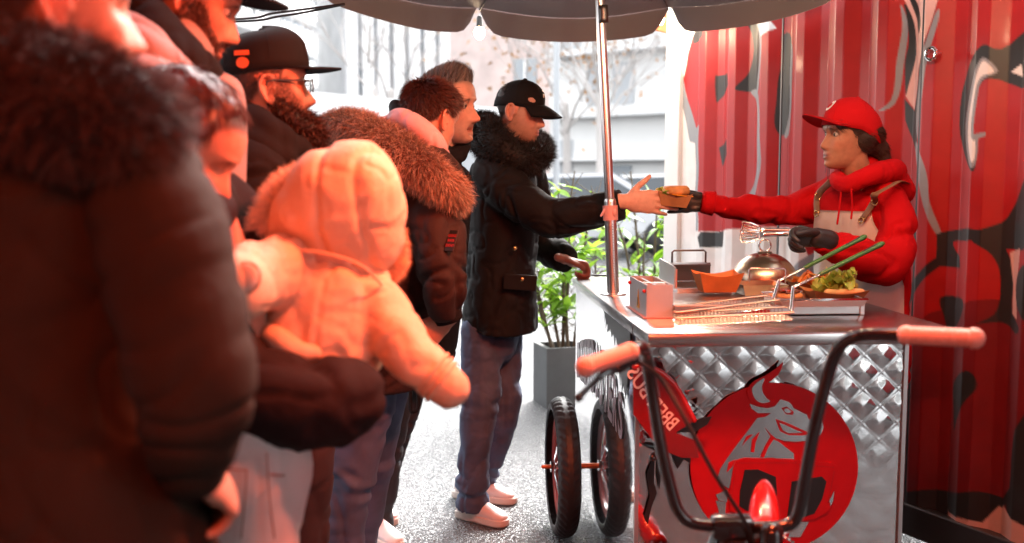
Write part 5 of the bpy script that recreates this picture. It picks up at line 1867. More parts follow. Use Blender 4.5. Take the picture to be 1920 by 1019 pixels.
def skin_color(p, hand, base, hairc=None, beard=0.0, beardc=(0.04, 0.02, 0.015), lipc=None, brow=1.0, browc=None, stubble_top=-.038):
    """Skin albedo from head-space position: redder lips and cheeks, brows, shaved or bearded jaw, scalp under the hair."""
    n = len(p)
    c = np.tile(np.array(base, dtype=float), (n, 1))
    c *= (1 + 0.07 * fbm(p * 60, 3))[:, None]
    x, y, z = p[:, 0], p[:, 1], p[:, 2]
    h = ~hand
    fr = h & (y > 0.02)
    def mixin(col, w):
        nonlocal c
        w = np.clip(w, 0, 1)[:, None]
        c = c * (1 - w) + np.array(col) * w
    red = np.array(base) * np.array([1.08, .72, .70])
    mixin(red, 0.5 * fr * np.exp(-((np.abs(x) - .045) / .018) ** 2 - ((z + .038) / .018) ** 2))
    mixin(red, 0.6 * fr * (y > .095) * np.exp(-(x / .016) ** 2 - ((z + .045) / .014) ** 2))
    earm = h & (np.abs(x) > .071) & (z < .02) & (z > -.055) & (y < .02) & (y > -.035)
    mixin(red, 0.55 * earm)
    if beard > 0:
        jaw = h & (y > -.012) & (z > -.16)
        top = np.interp(np.abs(x), [0, .02, .035, .055, .07], [stubble_top - .018, stubble_top - .022, stubble_top - .03, stubble_top - .012, stubble_top + .035])
        w = 1 / (1 + np.exp((z - top) / .004))
        mixin(beardc, beard * jaw * w * (0.85 + 0.3 * vnoise(p * 300)))
        mst = fr * np.exp(-(x / .028) ** 4 - ((z + .064) / .006) ** 2)
        mixin(beardc, beard * mst)
    lip = fr * (y > .07) * np.exp(-(x / .023) ** 4) * np.exp(-((z + .077) / .0105) ** 4)
    mixin(lipc if lipc is not None else np.array(base) * np.array([.80, .42, .40]), 0.8 * lip)
    mixin(np.array(base) * .22, 0.9 * fr * (y > .07) * np.exp(-(x / .021) ** 4) * np.exp(-((z + .077) / .0022) ** 2))
    for s in (-1, 1):
        mixin(browc or (0.03, 0.02, 0.015), brow * 0.85 * fr * np.exp(-(((x - s * .032)) / .018) ** 4 - ((z - .017 + 2.5 * (np.abs(x) - .030) ** 2 / .03) / .0042) ** 2))
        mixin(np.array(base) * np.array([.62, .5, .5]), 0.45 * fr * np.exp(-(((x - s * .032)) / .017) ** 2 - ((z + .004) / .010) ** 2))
    if hairc is not None:
        hl_ = np.interp(y, HAIRLINE_Y, HAIRLINE_Z)
        w = 1 / (1 + np.exp(-(z - hl_) / .004))
        w = w * (h & ~earm)
        mixin(hairc, w)
    return c

def hair_mask(M_inv, lo=0.0):
    A = np.array(M_inv)
    def fn(c):
        p = c @ A[:3, :3].T + A[:3, 3]
        y, z, x = p[:, 1], p[:, 2], p[:, 0]
        ear = (np.abs(x) > .068) & (z < .012) & (z > -.055) & (y < .02) & (y > -.03)
        return ((z > np.interp(y, HAIRLINE_Y, HAIRLINE_Z) + lo) & ~ear & (np.linalg.norm(p, axis=1) < .16)).astype(float)
    return fn

def hand_shape(wrist, xdir, thumbdir, curl=(20, 25, 30, 35), mid=(25, 30, 30, 35), spread=6, size=0.185, thumb=(35, 25, 10), flip=1, splay=None, thumb_down=0.0):
    """Hand from the wrist. xdir to the fingertips, thumbdir to the thumb side; palm faces z = x cross t * flip."""
    x = V(*xdir).normalized()
    t = V(*thumbdir)
    t = (t - x * t.dot(x)).normalized()
    z = x.cross(t) * flip                      # towards the palm
    Fm = frame(V(*wrist), x, t, z)
    k = size / 0.185
    out = []
    def W(*a):
        return Fm @ (V(*a) * k)
    # palm
    out.append(sweep([W(-.03, 0, 0), W(0.005, 0, 0), W(.04, .001, .002), W(.075, .001, .0), W(.088, 0, 0)], [(.026 * k, .019 * k), (.027 * k, .018 * k), (.036 * k, .0155 * k), (.041 * k, .0135 * k), (.039 * k, .0105 * k)], side=t, n=16, sub=3))
    out.append(ball(W(.03, .022, .008), (.026 * k, .017 * k, .014 * k), rot=frame((0, 0, 0), x, t, z)))
    out.append(ball(W(.035, -.024, .006), (.030 * k, .013 * k, .012 * k), rot=frame((0, 0, 0), x, t, z)))
    ys = (.029, .0095, -.010, -.0285)
    Ls = ((.044, .026, .022), (.048, .030, .023), (.045, .028, .023), (.034, .021, .020))
    rs = (.0088, .0090, .0086, .0076)
    x0s = (.086, .090, .087, .080)
    for i_ in range(4):
        sp = math.radians((1.5 - i_) * spread if splay is None else splay[i_])
        c1 = math.radians(curl[i_]); c2 = c1 + math.radians(mid[i_]); c3 = c2 + math.radians(mid[i_] * 0.7)
        p = V(x0s[i_], ys[i_], 0)
        pts = [W(x0s[i_] - .022, ys[i_] * .93, 0.001), W(*p)]
        for L, c in zip(Ls[i_], (c1, c2, c3)):
            d = V(math.cos(c) * math.cos(sp), math.cos(c) * math.sin(sp), math.sin(c))
            p = p + d * L
            pts.append(W(*p))
        r = rs[i_] * k
        out.append(sweep(pts, [r * 1.0, r * 1.08, r * 1.02, r * .94, r * .78], n=10, sub=3))
    # thumb leaves the side of the palm near its base
    a0, a1, a2 = [math.radians(q) for q in thumb]
    p = V(.012, .018, .006)
    pts = [W(*p)]
    ang = 0
    for L, a_, r in ((.040, a0, 0), (.030, a0 - a1, 0), (.024, a0 - a1 - a2, 0)):
        d = V(math.cos(a_), math.sin(a_), 0.25 + thumb_down)
        d.normalize()
        p = p + d * L
        pts.append(W(*p))
    out.append(sweep(pts, [.013 * k, .0115 * k, .0102 * k, .0075 * k], n=10, sub=3))
    return out

def build_body(parent, HM, skin, headargs={}, neck_to=None, torso=None, arms=(), hands=(), neck_r=.056, colargs={}, voxel=0.0042, ears=(-1, 1), extra=()):
    parts = [xf(head_shape(**headargs), HM)]
    for s in ears:
        for e in ear_shape(s):
            parts.append(xf(e, HM))
    n0 = HM @ V(0, -.018, -.03)
    n1 = HM @ V(0, -.016, -.09)
    if neck_to is not None:
        parts.append(sweep([n0, n1, V(*neck_to)], [(neck_r, neck_r), (neck_r, neck_r * 1.02), (neck_r * 1.12, neck_r * 1.1)], n=18, sub=4))
    if torso:
        parts.append(sweep([V(*p) for p in torso], [.085, .10, .09][:len(torso)] if len(torso) <= 3 else [.09] * len(torso), n=14, sub=3))
    for a in arms:
        parts.append(sweep([V(*p) for p in a], [.030, .026, .022][:len(a)], n=12, sub=4))
    for hd in hands:
        parts += hd
    parts += list(extra)
    v, f, n = remesh(parts, voxel, 3)
    inv = np.array(HM.inverted())
    hp = v @ inv[:3, :3].T + inv[:3, 3]
    far = (np.linalg.norm(hp, axis=1) > .19)
    c = skin_color(hp, far, skin, **colargs)
    o = put('body', v, f, M['skin'], parent, col=c)
    return o, (v, f)

def add_eyes(parent, HM, look=(0, 1, 0), r=.0122, yo=0.0):
    for s in (-1, 1):
        e = MB()
        c = V(s * .0315, .0675 + yo, -.002)
        e.add(xf(ball(c, r, nu=14, nv=10), HM), 0)
        l = V(*look).normalized()
        e.add(xf(ball(c + l * (r * 0.55), r * 0.56, nu=12, nv=8), HM), 1)
        e.put('eye', [M['eye'], M['iris']], parent)

def short_hair(parent, HM, bodyvf, col, n=5000, length=0.02, lift=0.5, flow=(0, -1, -.3), width=.0016, lo=0.004, name='hair', colvar=0.35, noise_=0.3, mask=None, topfn=None):
    A = HM.inverted()
    mk = mask or hair_mask(A, lo)
    p, nr = tri_sample(bodyvf[0], bodyvf[1], n, mk)
    R = np.array(HM)[:3, :3]
    R = R / np.linalg.norm(R, axis=0)
    fl = np.array(flow, dtype=float)
    hp = p @ np.array(A)[:3, :3].T + np.array(A)[:3, 3]
    if topfn:
        fl_l = topfn(hp)
        fw_ = fl_l @ R.T
    else:
        fw_ = np.tile(R @ fl, (len(p), 1))
    tang = fw_ - nr * (fw_ * nr).sum(1)[:, None]
    tang /= (np.linalg.norm(tang, axis=1)[:, None] + 1e-9)
    d = nr * lift + tang * (1 - lift) + RNG.normal(size=nr.shape) * noise_ * 0.5
    ln = (length(hp) if callable(length) else length) * (0.6 + 0.6 * RNG.random(len(p)))
    bend = tang * 0.5 - nr * 0.25
    v, f, t = strands(p - nr * .001, d, ln, width, bend, seg=3)
    k = 1 + colvar * RNG.normal(size=len(p))
    cc = np.repeat(np.clip(k, 0.3, 2.2), 7)[:, None] * np.array(col) if not callable(col) else np.repeat(col(hp), 7, axis=0) * np.repeat(np.clip(k, .4, 1.8), 7)[:, None]
    return put(name, v, f, M['hair_dark'], parent, col=cc, smooth=False, kind='stuff')

def fur(parent, pts, rad, n, length, width, col, droop=0.25, name='fur_trim', tipcol=None, side=None, colvar=0.25, lean=None, core=None, corecol=None, closed=False):
    sv, sf = sweep(pts, rad, n=16, sub=6, side=side, closed=closed)
    sfq = [tuple(q) for q in sf if len(q) == 4]
    p, nr = tri_sample(sv, np.array(sfq), n)
    cen = sv.mean(0)
    d = nr + RNG.normal(size=nr.shape) * 0.45
    if lean is not None:
        d += np.array(lean)
    bend = np.tile(np.array([0, 0, -droop * 2.2]), (n, 1)) + RNG.normal(size=nr.shape) * 0.25
    # clumps: neighbours share a lean
    cl = np.stack([fbm(p * 22 + 7 * k, 2) for k in range(3)], 1)
    d += cl * 0.9
    ln = length * (0.55 + 0.7 * RNG.random(n)) * (1 + 0.35 * fbm(p * 14, 2))
    v, f, t = strands(p - nr * .004, d, ln, width, bend, seg=3)
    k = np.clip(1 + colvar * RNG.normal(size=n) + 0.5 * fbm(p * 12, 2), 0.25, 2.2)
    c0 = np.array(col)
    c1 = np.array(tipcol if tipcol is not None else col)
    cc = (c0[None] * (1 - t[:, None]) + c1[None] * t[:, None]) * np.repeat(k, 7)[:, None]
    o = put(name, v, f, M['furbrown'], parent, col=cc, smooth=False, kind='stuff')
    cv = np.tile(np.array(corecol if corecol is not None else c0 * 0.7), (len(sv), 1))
    put('fur_base', sv, sf, M['furbrown'], parent, col=cv)
    return o

def folds(v, n, amp, scale, axis=(1, 1, 1), seed=0.0, ridge=True):
    q = v * np.array(axis) * scale + seed
    w = q + 0.6 * np.stack([vnoise(q * 0.7 + 9), vnoise(q * 0.7 + 31), vnoise(q * 0.7 + 57)], 1)
    a = vnoise(w)
    if ridge:        # soft swells divided by narrow creases
        a = 0.7 * vnoise(w * 0.55 + 3.1) - 1.15 * np.exp(-(a / 0.15) ** 2) + 0.25
    return v + n * (a * amp)[:, None]

def garment(name, parts, mat_, parent, voxel=0.010, smooth=5, fold=(), seams=None, **k):
    v, f, n = remesh(parts, voxel, smooth)
    for (amp, sc_, ax) in fold:
        v = folds(v, n, amp, sc_, ax, seed=RNG.random() * 50)
    if seams is not None:
        v = seams(v, n)
    return put(name, v, f, mat_, parent, **k), v, f, n

def cap(parent, HM, mat_, brim=0.075, crown=0.118, flat=False, name='cap', brimdrop=0.35, z0=.030, tilt=0.0, rear_drop=0.012, wid=.078, front=.100, back=.104, brim_w=.085):
    """Cap in head space: crown with panels, curved or flat peak, button."""
    NA, NR = 64, 16
    v, f = [], []
    T = Matrix.Rotation(tilt, 4, 'X')
    for i_ in range(NR + 1):
        t = i_ / NR
        for j in range(NA):
            a_ = 2 * math.pi * j / NA
            ca, sa = math.cos(a_), math.sin(a_)
            pw = 2.6 if flat else 2.25
            h = (1 - t ** pw) ** (1 / pw) if t < 1 else 0
            # t: 0 centre .. 1 rim measured by radius
            r = t
            ff = front * (1.03 if ca > 0 and flat else 1.0)
            y = ca * (ff if ca > 0 else back) * r
            x = sa * wid * r
            zc = z0 + crown * 0.70 * h + (0.012 * h * max(ca, 0) if flat else 0)
            zc -= rear_drop * max(0, -ca) * t
            if t > .999:
                zc = z0 - rear_drop * max(0, -ca)
            seam = 1 - 0.012 * math.exp(-((((a_ / (math.pi / 3)) % 1) - 0.5) / 0.04) ** 2) * 0
            v.append((x * seam, y * seam, zc))
    for i_ in range(NR):
        for j in range(NA):
            k = (j + 1) % NA
            f.append((i_ * NA + j, (i_ + 1) * NA + j, (i_ + 1) * NA + k, i_ * NA + k))
    # sweat band: short wall below the rim
    b0 = len(v)
    for j in range(NA):
        x, y, z = v[NR * NA + j]
        v.append((x * 1.0, y * 1.0, z - 0.022))
    for j in range(NA):
        k = (j + 1) % NA
        f.append((NR * NA + j, b0 + j, b0 + k, NR * NA + k))
    # inner lining
    b1 = len(v)
    for j in range(NA):
        x, y, z = v[b0 + j]
        v.append((x * .97, y * .97, z))
    for j in range(NA):
        k = (j + 1) % NA
        f.append((b0 + j, b1 + j, b1 + k, b0 + k))
    H = HM @ T
    c = put(name, *xf((np.array(v), f), H), mat_, parent)
    # stitched panel seams
    sm = MB()
    for q in range(6):
        a_ = math.pi / 6 + q * math.pi / 3
        j = int(round(a_ / (2 * math.pi) * NA)) % NA
        P = [H @ V(*v[i_ * NA + j]) for i_ in range(1, NR + 1)]
        sm.add(sweep(P, [.0011] * len(P), n=5, sub=1))
    sm.put('panel_seams', mat_, c)
    put('button', *xf(ball((0, 0, z0 + crown * .70 + .001), (.009, .009, .005)), H), mat_, c)
    # peak
    v, f = [], []
    NB, NL = 24, 8
    for lay in (0, 1):
        for i_ in range(NL + 1):
            t = i_ / NL
            for j in range(NB + 1):
                s = -1 + 2 * j / NB
                a_ = s * math.radians(68)
                xr, yr = math.sin(a_) * wid * 1.0, math.cos(a_) * front * 1.0
                ex = brim * math.cos(a_ * 0.92) ** (0.55 if flat else 0.8)
                x = xr + math.sin(a_) * 0.010 * t
                y = yr + ex * t
                arch = (0.004 if flat else 0.020) * (1 - (x / brim_w) ** 2 * (1.0))
                z = z0 - 0.020 + arch - brimdrop * brim * t ** (1.3) * (0.15 if flat else 1.0) - 0.0035 * lay + 0.002
                v.append((x, y, z))
    W_ = NB + 1
    N1 = (NL + 1) * W_
    for lay in (0, 1):
        for i_ in range(NL):
            for j in range(NB):
                q = (lay * N1 + i_ * W_ + j, lay * N1 + i_ * W_ + j + 1, lay * N1 + (i_ + 1) * W_ + j + 1, lay * N1 + (i_ + 1) * W_ + j)
                f.append(q[::-1] if lay == 0 else q)
    e = NL * W_
    for j in range(NB):
        f.append((e + j, e + j + 1, N1 + e + j + 1, N1 + e + j))
    for i_ in range(NL):
        f.append((i_ * W_, (i_ + 1) * W_, N1 + (i_ + 1) * W_, N1 + i_ * W_))
        f.append((i_ * W_ + NB, N1 + i_ * W_ + NB, N1 + (i_ + 1) * W_ + NB, (i_ + 1) * W_ + NB))
    put('peak', *xf((np.array(v), f), H), mat_, c)
    return c, H

def shoe(parent, heel, toe, up_h=0.085, w=.047, mats=None):
    heel, toe = V(*heel), V(*toe)
    d = (toe - heel)
    L = d.length
    d.normalize()
    s = V(0, 0, 1).cross(d)
    Fm = frame(heel, d, s, V(0, 0, 1))
    def outline(k, z, off=0):
        P = []
        for (x, y) in ((0.0, 0.0), (.005, .024), (.05, .032), (.12, .033), (.19, .044), (.25, .042), (.285, .022), (.294, 0.0), (.285, -.028), (.25, -.044), (.19, -.044), (.12, -.034), (.05, -.032), (.005, -.024)):
            P.append(((x / .294) * L * k + off, y * w / .047 * k, z))
        return P
    v, f = [], []
    rings = [outline(.985, 0.002, .002), outline(1.0, 0.008), outline(1.0, 0.026), outline(.985, 0.030, .002)]
    n = 14
    for r in rings:
        c = catmull([np.array(q) for q in ([r[-1]] + r + [r[0], r[1]])], 3)[3:3 + 42]
        v += [tuple(q) for q in c]
    m = 42
    for a in range(3):
        for j in range(m):
            k = (j + 1) % m
            f.append((a * m + j, a * m + k, (a + 1) * m + k, (a + 1) * m + j))
    f.append(tuple(reversed(range(m))))
    f.append(tuple(range(3 * m, 4 * m)))
    sh = bpy.data.objects.new('shoe', None)
    COL.objects.link(sh)
    sh.parent = parent
    WORLD[sh] = WORLD[parent]
    put('sole', *xf((np.array(v), f), Fm), mats[1] if mats else M['sole'], sh)
    up = [sweep([V(.035 * L / .29, 0, .05), V(.10 * L / .29, 0, .055), V(.17 * L / .29, 0, .046), V(.235 * L / .29, 0, .036), V(.262 * L / .29, 0, .032)],
                [(.031 * w / .047, .044), (.033 * w / .047, .046), (.040 * w / .047, .034), (.041 * w / .047, .024), (.033 * w / .047, .018)], side=V(0, 1, 0), n=20, sub=4),
          sweep([V(.045, 0, .05), V(.05, 0, .085), V(.052, 0, .10)], [(.033, .036), (.034, .040), (.036, .040)], side=V(0, 1, 0), n=16, sub=3, cap1='flat')]
    vv, ff, nn = remesh(up, 0.005, 4)
    vv[:, 2] = np.maximum(vv[:, 2], 0.024)
    put('upper', *xf((vv, ff), Fm), mats[0] if mats else M['sneaker'], sh)
    lb = MB()
    for k in range(6):
        x = (.105 + .017 * k) * L / .29
        z = .098 - .0068 * k - (0.0015 * k * k) * .35
        lb.add(sweep([V(x, -.020 - 0.002 * k, z - .008), V(x + .004, 0, z + 0.003), V(x, .020 + 0.002 * k, z - .008)], [.003, .0034, .003], n=6, sub=3))
    lb2 = MB()
    lb2.add(xf((lb.verts(), lb.f), Fm))
    lb2.put('laces', M['lace'], sh)
    return sh, Fm

def person(label, base, group=None):
    return thing('person', label, 'person', tuple(base), 0, group)

# ================================================================== person: customer in black cap
QUEUE = 'people queueing at the burger cart'
def build_customer():
    base = atz(905, 975, 0)
    P = person('young man in black cap and fur collared coat reaching for the burger', base, QUEUE)
    HM = head_frame(at(974, 206, 4.06), (0.93, -0.30, -0.20), scale=1.02)
    sh_n, sh_f = at(925, 322, 3.93), at(985, 322, 4.22)
    hand_r = at(1172, 378, 3.66)
    fist = at(1060, 487, 4.12)
    skin = (0.60, 0.35, 0.26)
    hand_r = hand_r + V(0, -.03, 0)
    h1 = hand_shape(hand_r, (0.98, 0.0, -0.02), (0.10, 0.0, 1.0), curl=(4, 8, 12, 18), mid=(8, 12, 14, 20), size=.205, thumb=(50, 10, -4), flip=-1, spread=9, splay=(4, -3, -8, -12), thumb_down=-.1)
    h2 = hand_shape(fist, (0.90, -0.05, -0.25), (0.1, -0.95, 0.3), curl=(60, 65, 70, 70), mid=(80, 80, 80, 80), size=.185, thumb=(30, 40, 30), flip=1)
    body, bvf = build_body(P, HM, skin, dict(smile=1.3), neck_to=at(945, 318, 4.07), torso=[at(945, 340, 4.07), at(940, 470, 4.07), at(935, 600, 4.07)],
        arms=[[sh_n, at(1030, 402, 3.78), hand_r], [sh_f, at(1008, 450, 4.30), fist]], hands=[h1, h2], colargs=dict(hairc=(0.03, 0.02, 0.016), beard=0.32, beardc=(0.10, 0.06, 0.05), stubble_top=-.05))
    add_eyes(P, HM, (0.1, .8, -.55))
    cp, H = cap(P, HM, M['blackcap'], brim=.078, crown=.120, brimdrop=.42, z0=.034, rear_drop=.018, wid=.080, front=.098, back=.106)
    # printed mark on the front of the cap (a face like print: hat and eyes)
    mk = MB()
    for (x0, z0, w, h) in ((-.006, .088, .030, .0060), (-.012, .0735, .014, .007), (.010, .0735, .014, .007), (.0, .068, .010, .004), (-.016, .066, .006, .006), (.016, .066, .006, .006)):
        nn = 5
        v, f = [], []
        for j in range(nn + 1):
            x = x0 - w / 2 + w * j / nn
            for dz in (-h / 2, h / 2):
                z = z0 + dz
                hh = (z - .034) / (.120 * .70)
                r = (1 - min(.999, hh) ** 2.25) ** (1 / 2.25)
                y = math.sqrt(max(0, 1 - (x / (.080 * r)) ** 2)) * .098 * r + .0016
                v.append((x, y, z))
        for j in range(nn):
            f.append((2 * j, 2 * j + 2, 2 * j + 3, 2 * j + 1))
        mk.add(xf((np.array(v), f), H))
    mk.put('cap_print', M['badge'], cp)
    short_hair(P, HM, bvf, (0.03, 0.02, 0.015), n=2500, length=.010, lift=.3, flow=(0, -.4, -1))
    # coat
    tor = sweep([at(950, 300, 4.07), at(946, 330, 4.07), at(945, 390, 4.07), at(942, 470, 4.06), at(938, 550, 4.05), at(936, 618, 4.05)],
                [(.10, .13), (.135, .185), (.150, .205), (.150, .20), (.155, .205), (.160, .215)], side=V(1, 0, 0), n=28, sub=4, cap1='flat')
    armr = sweep([sh_n + V(0.0, .03, -.02), at(965, 365, 3.86), at(1030, 408, 3.76), at(1100, 399, 3.70), at(1164, 384, 3.66)], [.095, .092, .080, .068, .060], n=20, sub=5, cap1='flat')
    arml = sweep([sh_f, at(1000, 390, 4.30), at(1012, 452, 4.29), at(1062, 488, 4.13)], [.085, .085, .078, .055], n=20, sub=5, cap1='flat')
    garment('coat', [tor, armr, arml], M['blackcoat'], P, voxel=.008, smooth=5, fold=[(.010, 6, (1, 1, .6)), (.005, 16, (1, 1, 1.3))])
    put('cuff', *sweep([at(1150, 387, 3.665), at(1166, 384, 3.655)], [.059, .056], n=20, cap0='flat', cap1='flat'), M['blackhood'], P)
    # pocket flaps, snaps
    for (u, v_, w, h) in ((975, 530, 60, 30), ):
        c = at(u, v_, 3.842)
        put('pocket_flap', *xf(box(.13, .012, .062, (0, 0, 0), .005), frame(c, V(.97, .10, -.08).normalized(), V(-.1, .98, 0).normalized(), V(.08, 0, 1).normalized())), M['blackcoat'], P, smooth=False)
    for (u, v_) in ((965, 466), (979, 524)):
        put('snap_button', *ball(at(u, v_, 3.835), (.009, .005, .009)), M['brass'], P)
    fur(P, [at(925, 262, 4.18), at(912, 240, 4.05), at(930, 268, 3.93), at(965, 295, 3.90), at(1000, 300, 3.95), at(1016, 282, 4.06), at(1005, 268, 4.18), at(965, 262, 4.24)],
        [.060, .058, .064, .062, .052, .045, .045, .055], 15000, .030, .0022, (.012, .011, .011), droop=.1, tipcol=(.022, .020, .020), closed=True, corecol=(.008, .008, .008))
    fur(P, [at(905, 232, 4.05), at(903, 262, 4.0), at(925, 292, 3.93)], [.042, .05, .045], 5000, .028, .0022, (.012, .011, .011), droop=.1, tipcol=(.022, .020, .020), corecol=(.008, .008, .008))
    # jeans
    hip_n, hip_f = at(905, 615, 3.97), at(938, 615, 4.13)
    fn, ff_ = atz(872, 965, 0.07), atz(882, 925, 0.07)
    l1 = sweep([hip_n, at(903, 700, 3.965), at(897, 790, 3.94), at(888, 870, 3.95), at(886, 952, 3.97)], [(.085, .085), (.084, .084), (.074, .077), (.067, .071), (.066, .071)], side=V(1, 0, 0), n=20, sub=5, cap1='flat')
    l2 = sweep([hip_f, at(938, 700, 4.12), at(940, 770, 4.12), at(915, 860, 4.20), at(893, 918, 4.27)], [(.095, .09), (.085, .085), (.075, .078), (.068, .072), (.066, .07)], side=V(1, 0, 0), n=20, sub=5, cap1='flat')
    hips = sweep([at(930, 560, 4.05), at(925, 640, 4.05)], [(.10, .14), (.10, .14)], side=V(1, 0, 0), n=20, sub=2)
    def crease(v, n):
        z = v[:, 2]
        k = .25 + 1.3 * np.exp(-((z - .14) / .09) ** 2) + .9 * np.exp(-((z - .52) / .10) ** 2)
        q = np.stack([v[:, 0] * 5, v[:, 1] * 5, z * 34], 1)
        return v + n * (0.008 * k * vnoise(q + vnoise(v * 6)[:, None]))[:, None]
    jo, jv, jf, jn = garment('jeans', [l1, l2, hips], M['denim'], P, voxel=.0075, smooth=3, fold=[(.006, 9, (1, 1, .5)), (.003, 24, (1, 1, 1.4))], seams=crease)
    sm = [at(900, 650, 3.866), at(896, 740, 3.862), at(886, 840, 3.868), at(884, 940, 3.892)]
    # shoes
    s1, _ = shoe(P, atz(857, 968, 0), atz(953, 988, 0) )
    s2, _ = shoe(P, atz(850, 931, 0), atz(970, 945, 0))
    return P

# ================================================================== person: vendor
def build_vendor():
    cx0, cy0 = at(1615, 500, 3.60).x, 3.62
    P = person('woman vendor in red cap, red hoodie and canvas apron handing over the burger', (cx0, cy0, 0))
    HM = head_frame(at(1594, 252, 3.52), (-.985, -.15, 0.0), scale=.985)
    skin = (0.40, 0.20, 0.125)
    sh_far, sh_near = at(1562, 362, 3.72), at(1668, 375, 3.46)
    w_far = at(1322, 379, 3.73)
    w_near = at(1534, 446, 3.22)
    gl1 = hand_shape(w_far, (-.97, .05, -.04), (-.1, .10, 1.0), curl=(8, 10, 14, 18), mid=(14, 16, 18, 20), size=.185, thumb=(22, 20, 12), flip=-1, spread=4)
    gl2 = hand_shape(w_near, (-.90, -.20, .10), (.0, -.6, .80), curl=(38, 52, 60, 64), mid=(48, 58, 66, 70), size=.180, thumb=(18, 18, 10), flip=-1, spread=3)
    body, bvf = build_body(P, HM, skin, dict(female=True, smile=1.0, nose=.82), neck_to=at(1612, 335, 3.55), torso=[at(1614, 350, 3.58), at(1618, 450, 3.60), at(1618, 560, 3.62)],
        arms=[[sh_far, at(1450, 395, 3.70), w_far], [sh_near, at(1664, 500, 3.38), w_near]], neck_r=.047, ears=(), colargs=dict(hairc=(0.035, 0.022, 0.016), lipc=(.24, .065, .06)))
    add_eyes(P, HM, (-.25, 1, -.15), .0112)
    for (g_, nm) in ((gl1, 'glove'), (gl2, 'glove')):
        v, f, n = remesh(g_, .0042, 2)
        v = v + n * .0012
        put(nm, v, f, M['glove'], P)
    put('glove_cuff', *sweep([w_near + V(-.006, -.003, 0), at(1552, 452, 3.23)], [.033, .037], n=16), M['glove'], P)
    # hair: swept back under the cap to a low bun
    hv = []
    hb_ = [xf(sweep([V(0, .050, .030), V(0, .0, .020), V(0, -.07, .0), V(0, -.085, -.035)], [(.070, .04), (.078, .05), (.068, .05), (.045, .04)], side=V(1, 0, 0), n=18, sub=4), HM),
           xf(ball((0, -.030, -.012), (.0795, .066, .066)), HM), xf(ball((0, .004, .012), (.0790, .050, .046)), HM),
           xf(ball((0, -.110, -.050), (.036, .036, .036)), HM), xf(sweep([V(0, -.12, -.06), V(0, -.135, -.10), V(.01, -.13, -.15)], [.026, .022, .012], n=12), HM)]
    v, f, n = remesh(hb_, .006, 3)
    hcol = np.tile(np.array([.035, .021, .015]), (len(v), 1)) * (1 + .35 * vnoise(v * 70))[:, None]
    put('hair', v, f, M['hair_dark'], P, col=hcol)
    p, nr = tri_sample(v, f, 3500)
    Rm = np.array(HM)[:3, :3]
    fl = Rm @ np.array([0, -1, -.35])
    tg = fl - nr * (nr @ fl)[:, None]
    sv, sf, t = strands(p, tg + nr * .05 + RNG.normal(size=nr.shape) * .05, .03, .0014, seg=3)
    put('loose_hair', sv, sf, M['hair_dark'], P, col=np.repeat(np.clip(1 + .4 * RNG.normal(size=len(p)), .3, 2), 7)[:, None] * np.array([.045, .026, .018]), smooth=False, kind='stuff')
    lk = MB()
    for (dx, dy, L) in ((.060, .052, .10), (.062, .046, .13), (.060, .060, .075)):
        lk.add(xf(sweep([V(dx, dy, -.02), V(dx + .004, dy - .004, -.06), V(dx + .001, dy - .002, -.06 - L)], [.0022, .002, .0008], n=5, sub=5), HM))
    lk.put('hair_lock', M['hair_dark'], P)
    cp, H = cap(P, HM, M['redcap'], brim=.078, crown=.135, flat=False, brimdrop=.02, z0=.034, tilt=math.radians(11), rear_drop=.034, wid=.083, front=.108, back=.116)
    em = MB()
    for k in range(24):
        a_ = 2 * math.pi * k / 24
        x, z = .019 * math.cos(a_), .086 + .019 * math.sin(a_)
        em.v.append(np.array([[0, 0, 0]]))
    def capfront(x, z):
        hh = (z - .034) / (.135 * .70)
        r = (1 - min(.999, hh) ** 2.25) ** (1 / 2.25)
        return V(x, math.sqrt(max(0, 1 - (x / (.082 * r)) ** 2)) * .108 * r + .0016, z)
    ring = [capfront(.018 * math.cos(a_), .084 + .020 * math.sin(a_)) for a_ in np.linspace(0, 2 * math.pi, 25)[:-1]]
    put('cap_badge', *xf((np.array([capfront(0, .084)] + ring), [(0, 1 + i_, 1 + (i_ + 1) % 24) for i_ in range(24)]), H), M['white_paint'], cp, smooth=False)
    ring2 = [capfront(.012 * math.cos(a_) + (.004 if k % 2 else 0), .084 + .011 * math.sin(a_)) + V(0, .0008, 0) for k, a_ in enumerate(np.linspace(0, 2 * math.pi, 13)[:-1])]
    put('badge_mark', *xf((np.array([capfront(0, .084) + V(0, .001, 0)] + ring2), [(0, 1 + i_, 1 + (i_ + 1) % 12) for i_ in range(12)]), H), M['redcap'], cp, smooth=False)
    # hoodie
    fw = V(-.78, -.62, 0).normalized()
    sd = V(.62, -.78, 0).normalized()
    TP = [at(1612, 332, 3.57), at(1612, 352, 3.58), at(1614, 400, 3.59), at(1617, 470, 3.60), at(1618, 545, 3.61), at(1616, 640, 3.62), at(1614, 720, 3.62)]
    TR = [(.085, .075), (.150, .095), (.178, .125), (.165, .125), (.165, .128), (.175, .135), (.175, .135)]
    tor = sweep(TP, TR, side=sd, n=30, sub=4, cap1='flat')
    af = sweep([sh_far + V(.03, 0, -.01), at(1528, 384, 3.73), at(1452, 398, 3.72), at(1390, 390, 3.71), at(1330, 381, 3.70)], [.076, .070, .062, .053, .042], n=20, sub=5, cap1='flat')
    an = sweep([sh_near + V(-.02, .02, -.01), at(1678, 430, 3.42), at(1662, 492, 3.36), at(1606, 480, 3.28), at(1536, 447, 3.22)], [.080, .077, .072, .058, .045], n=20, sub=5, cap1='flat')
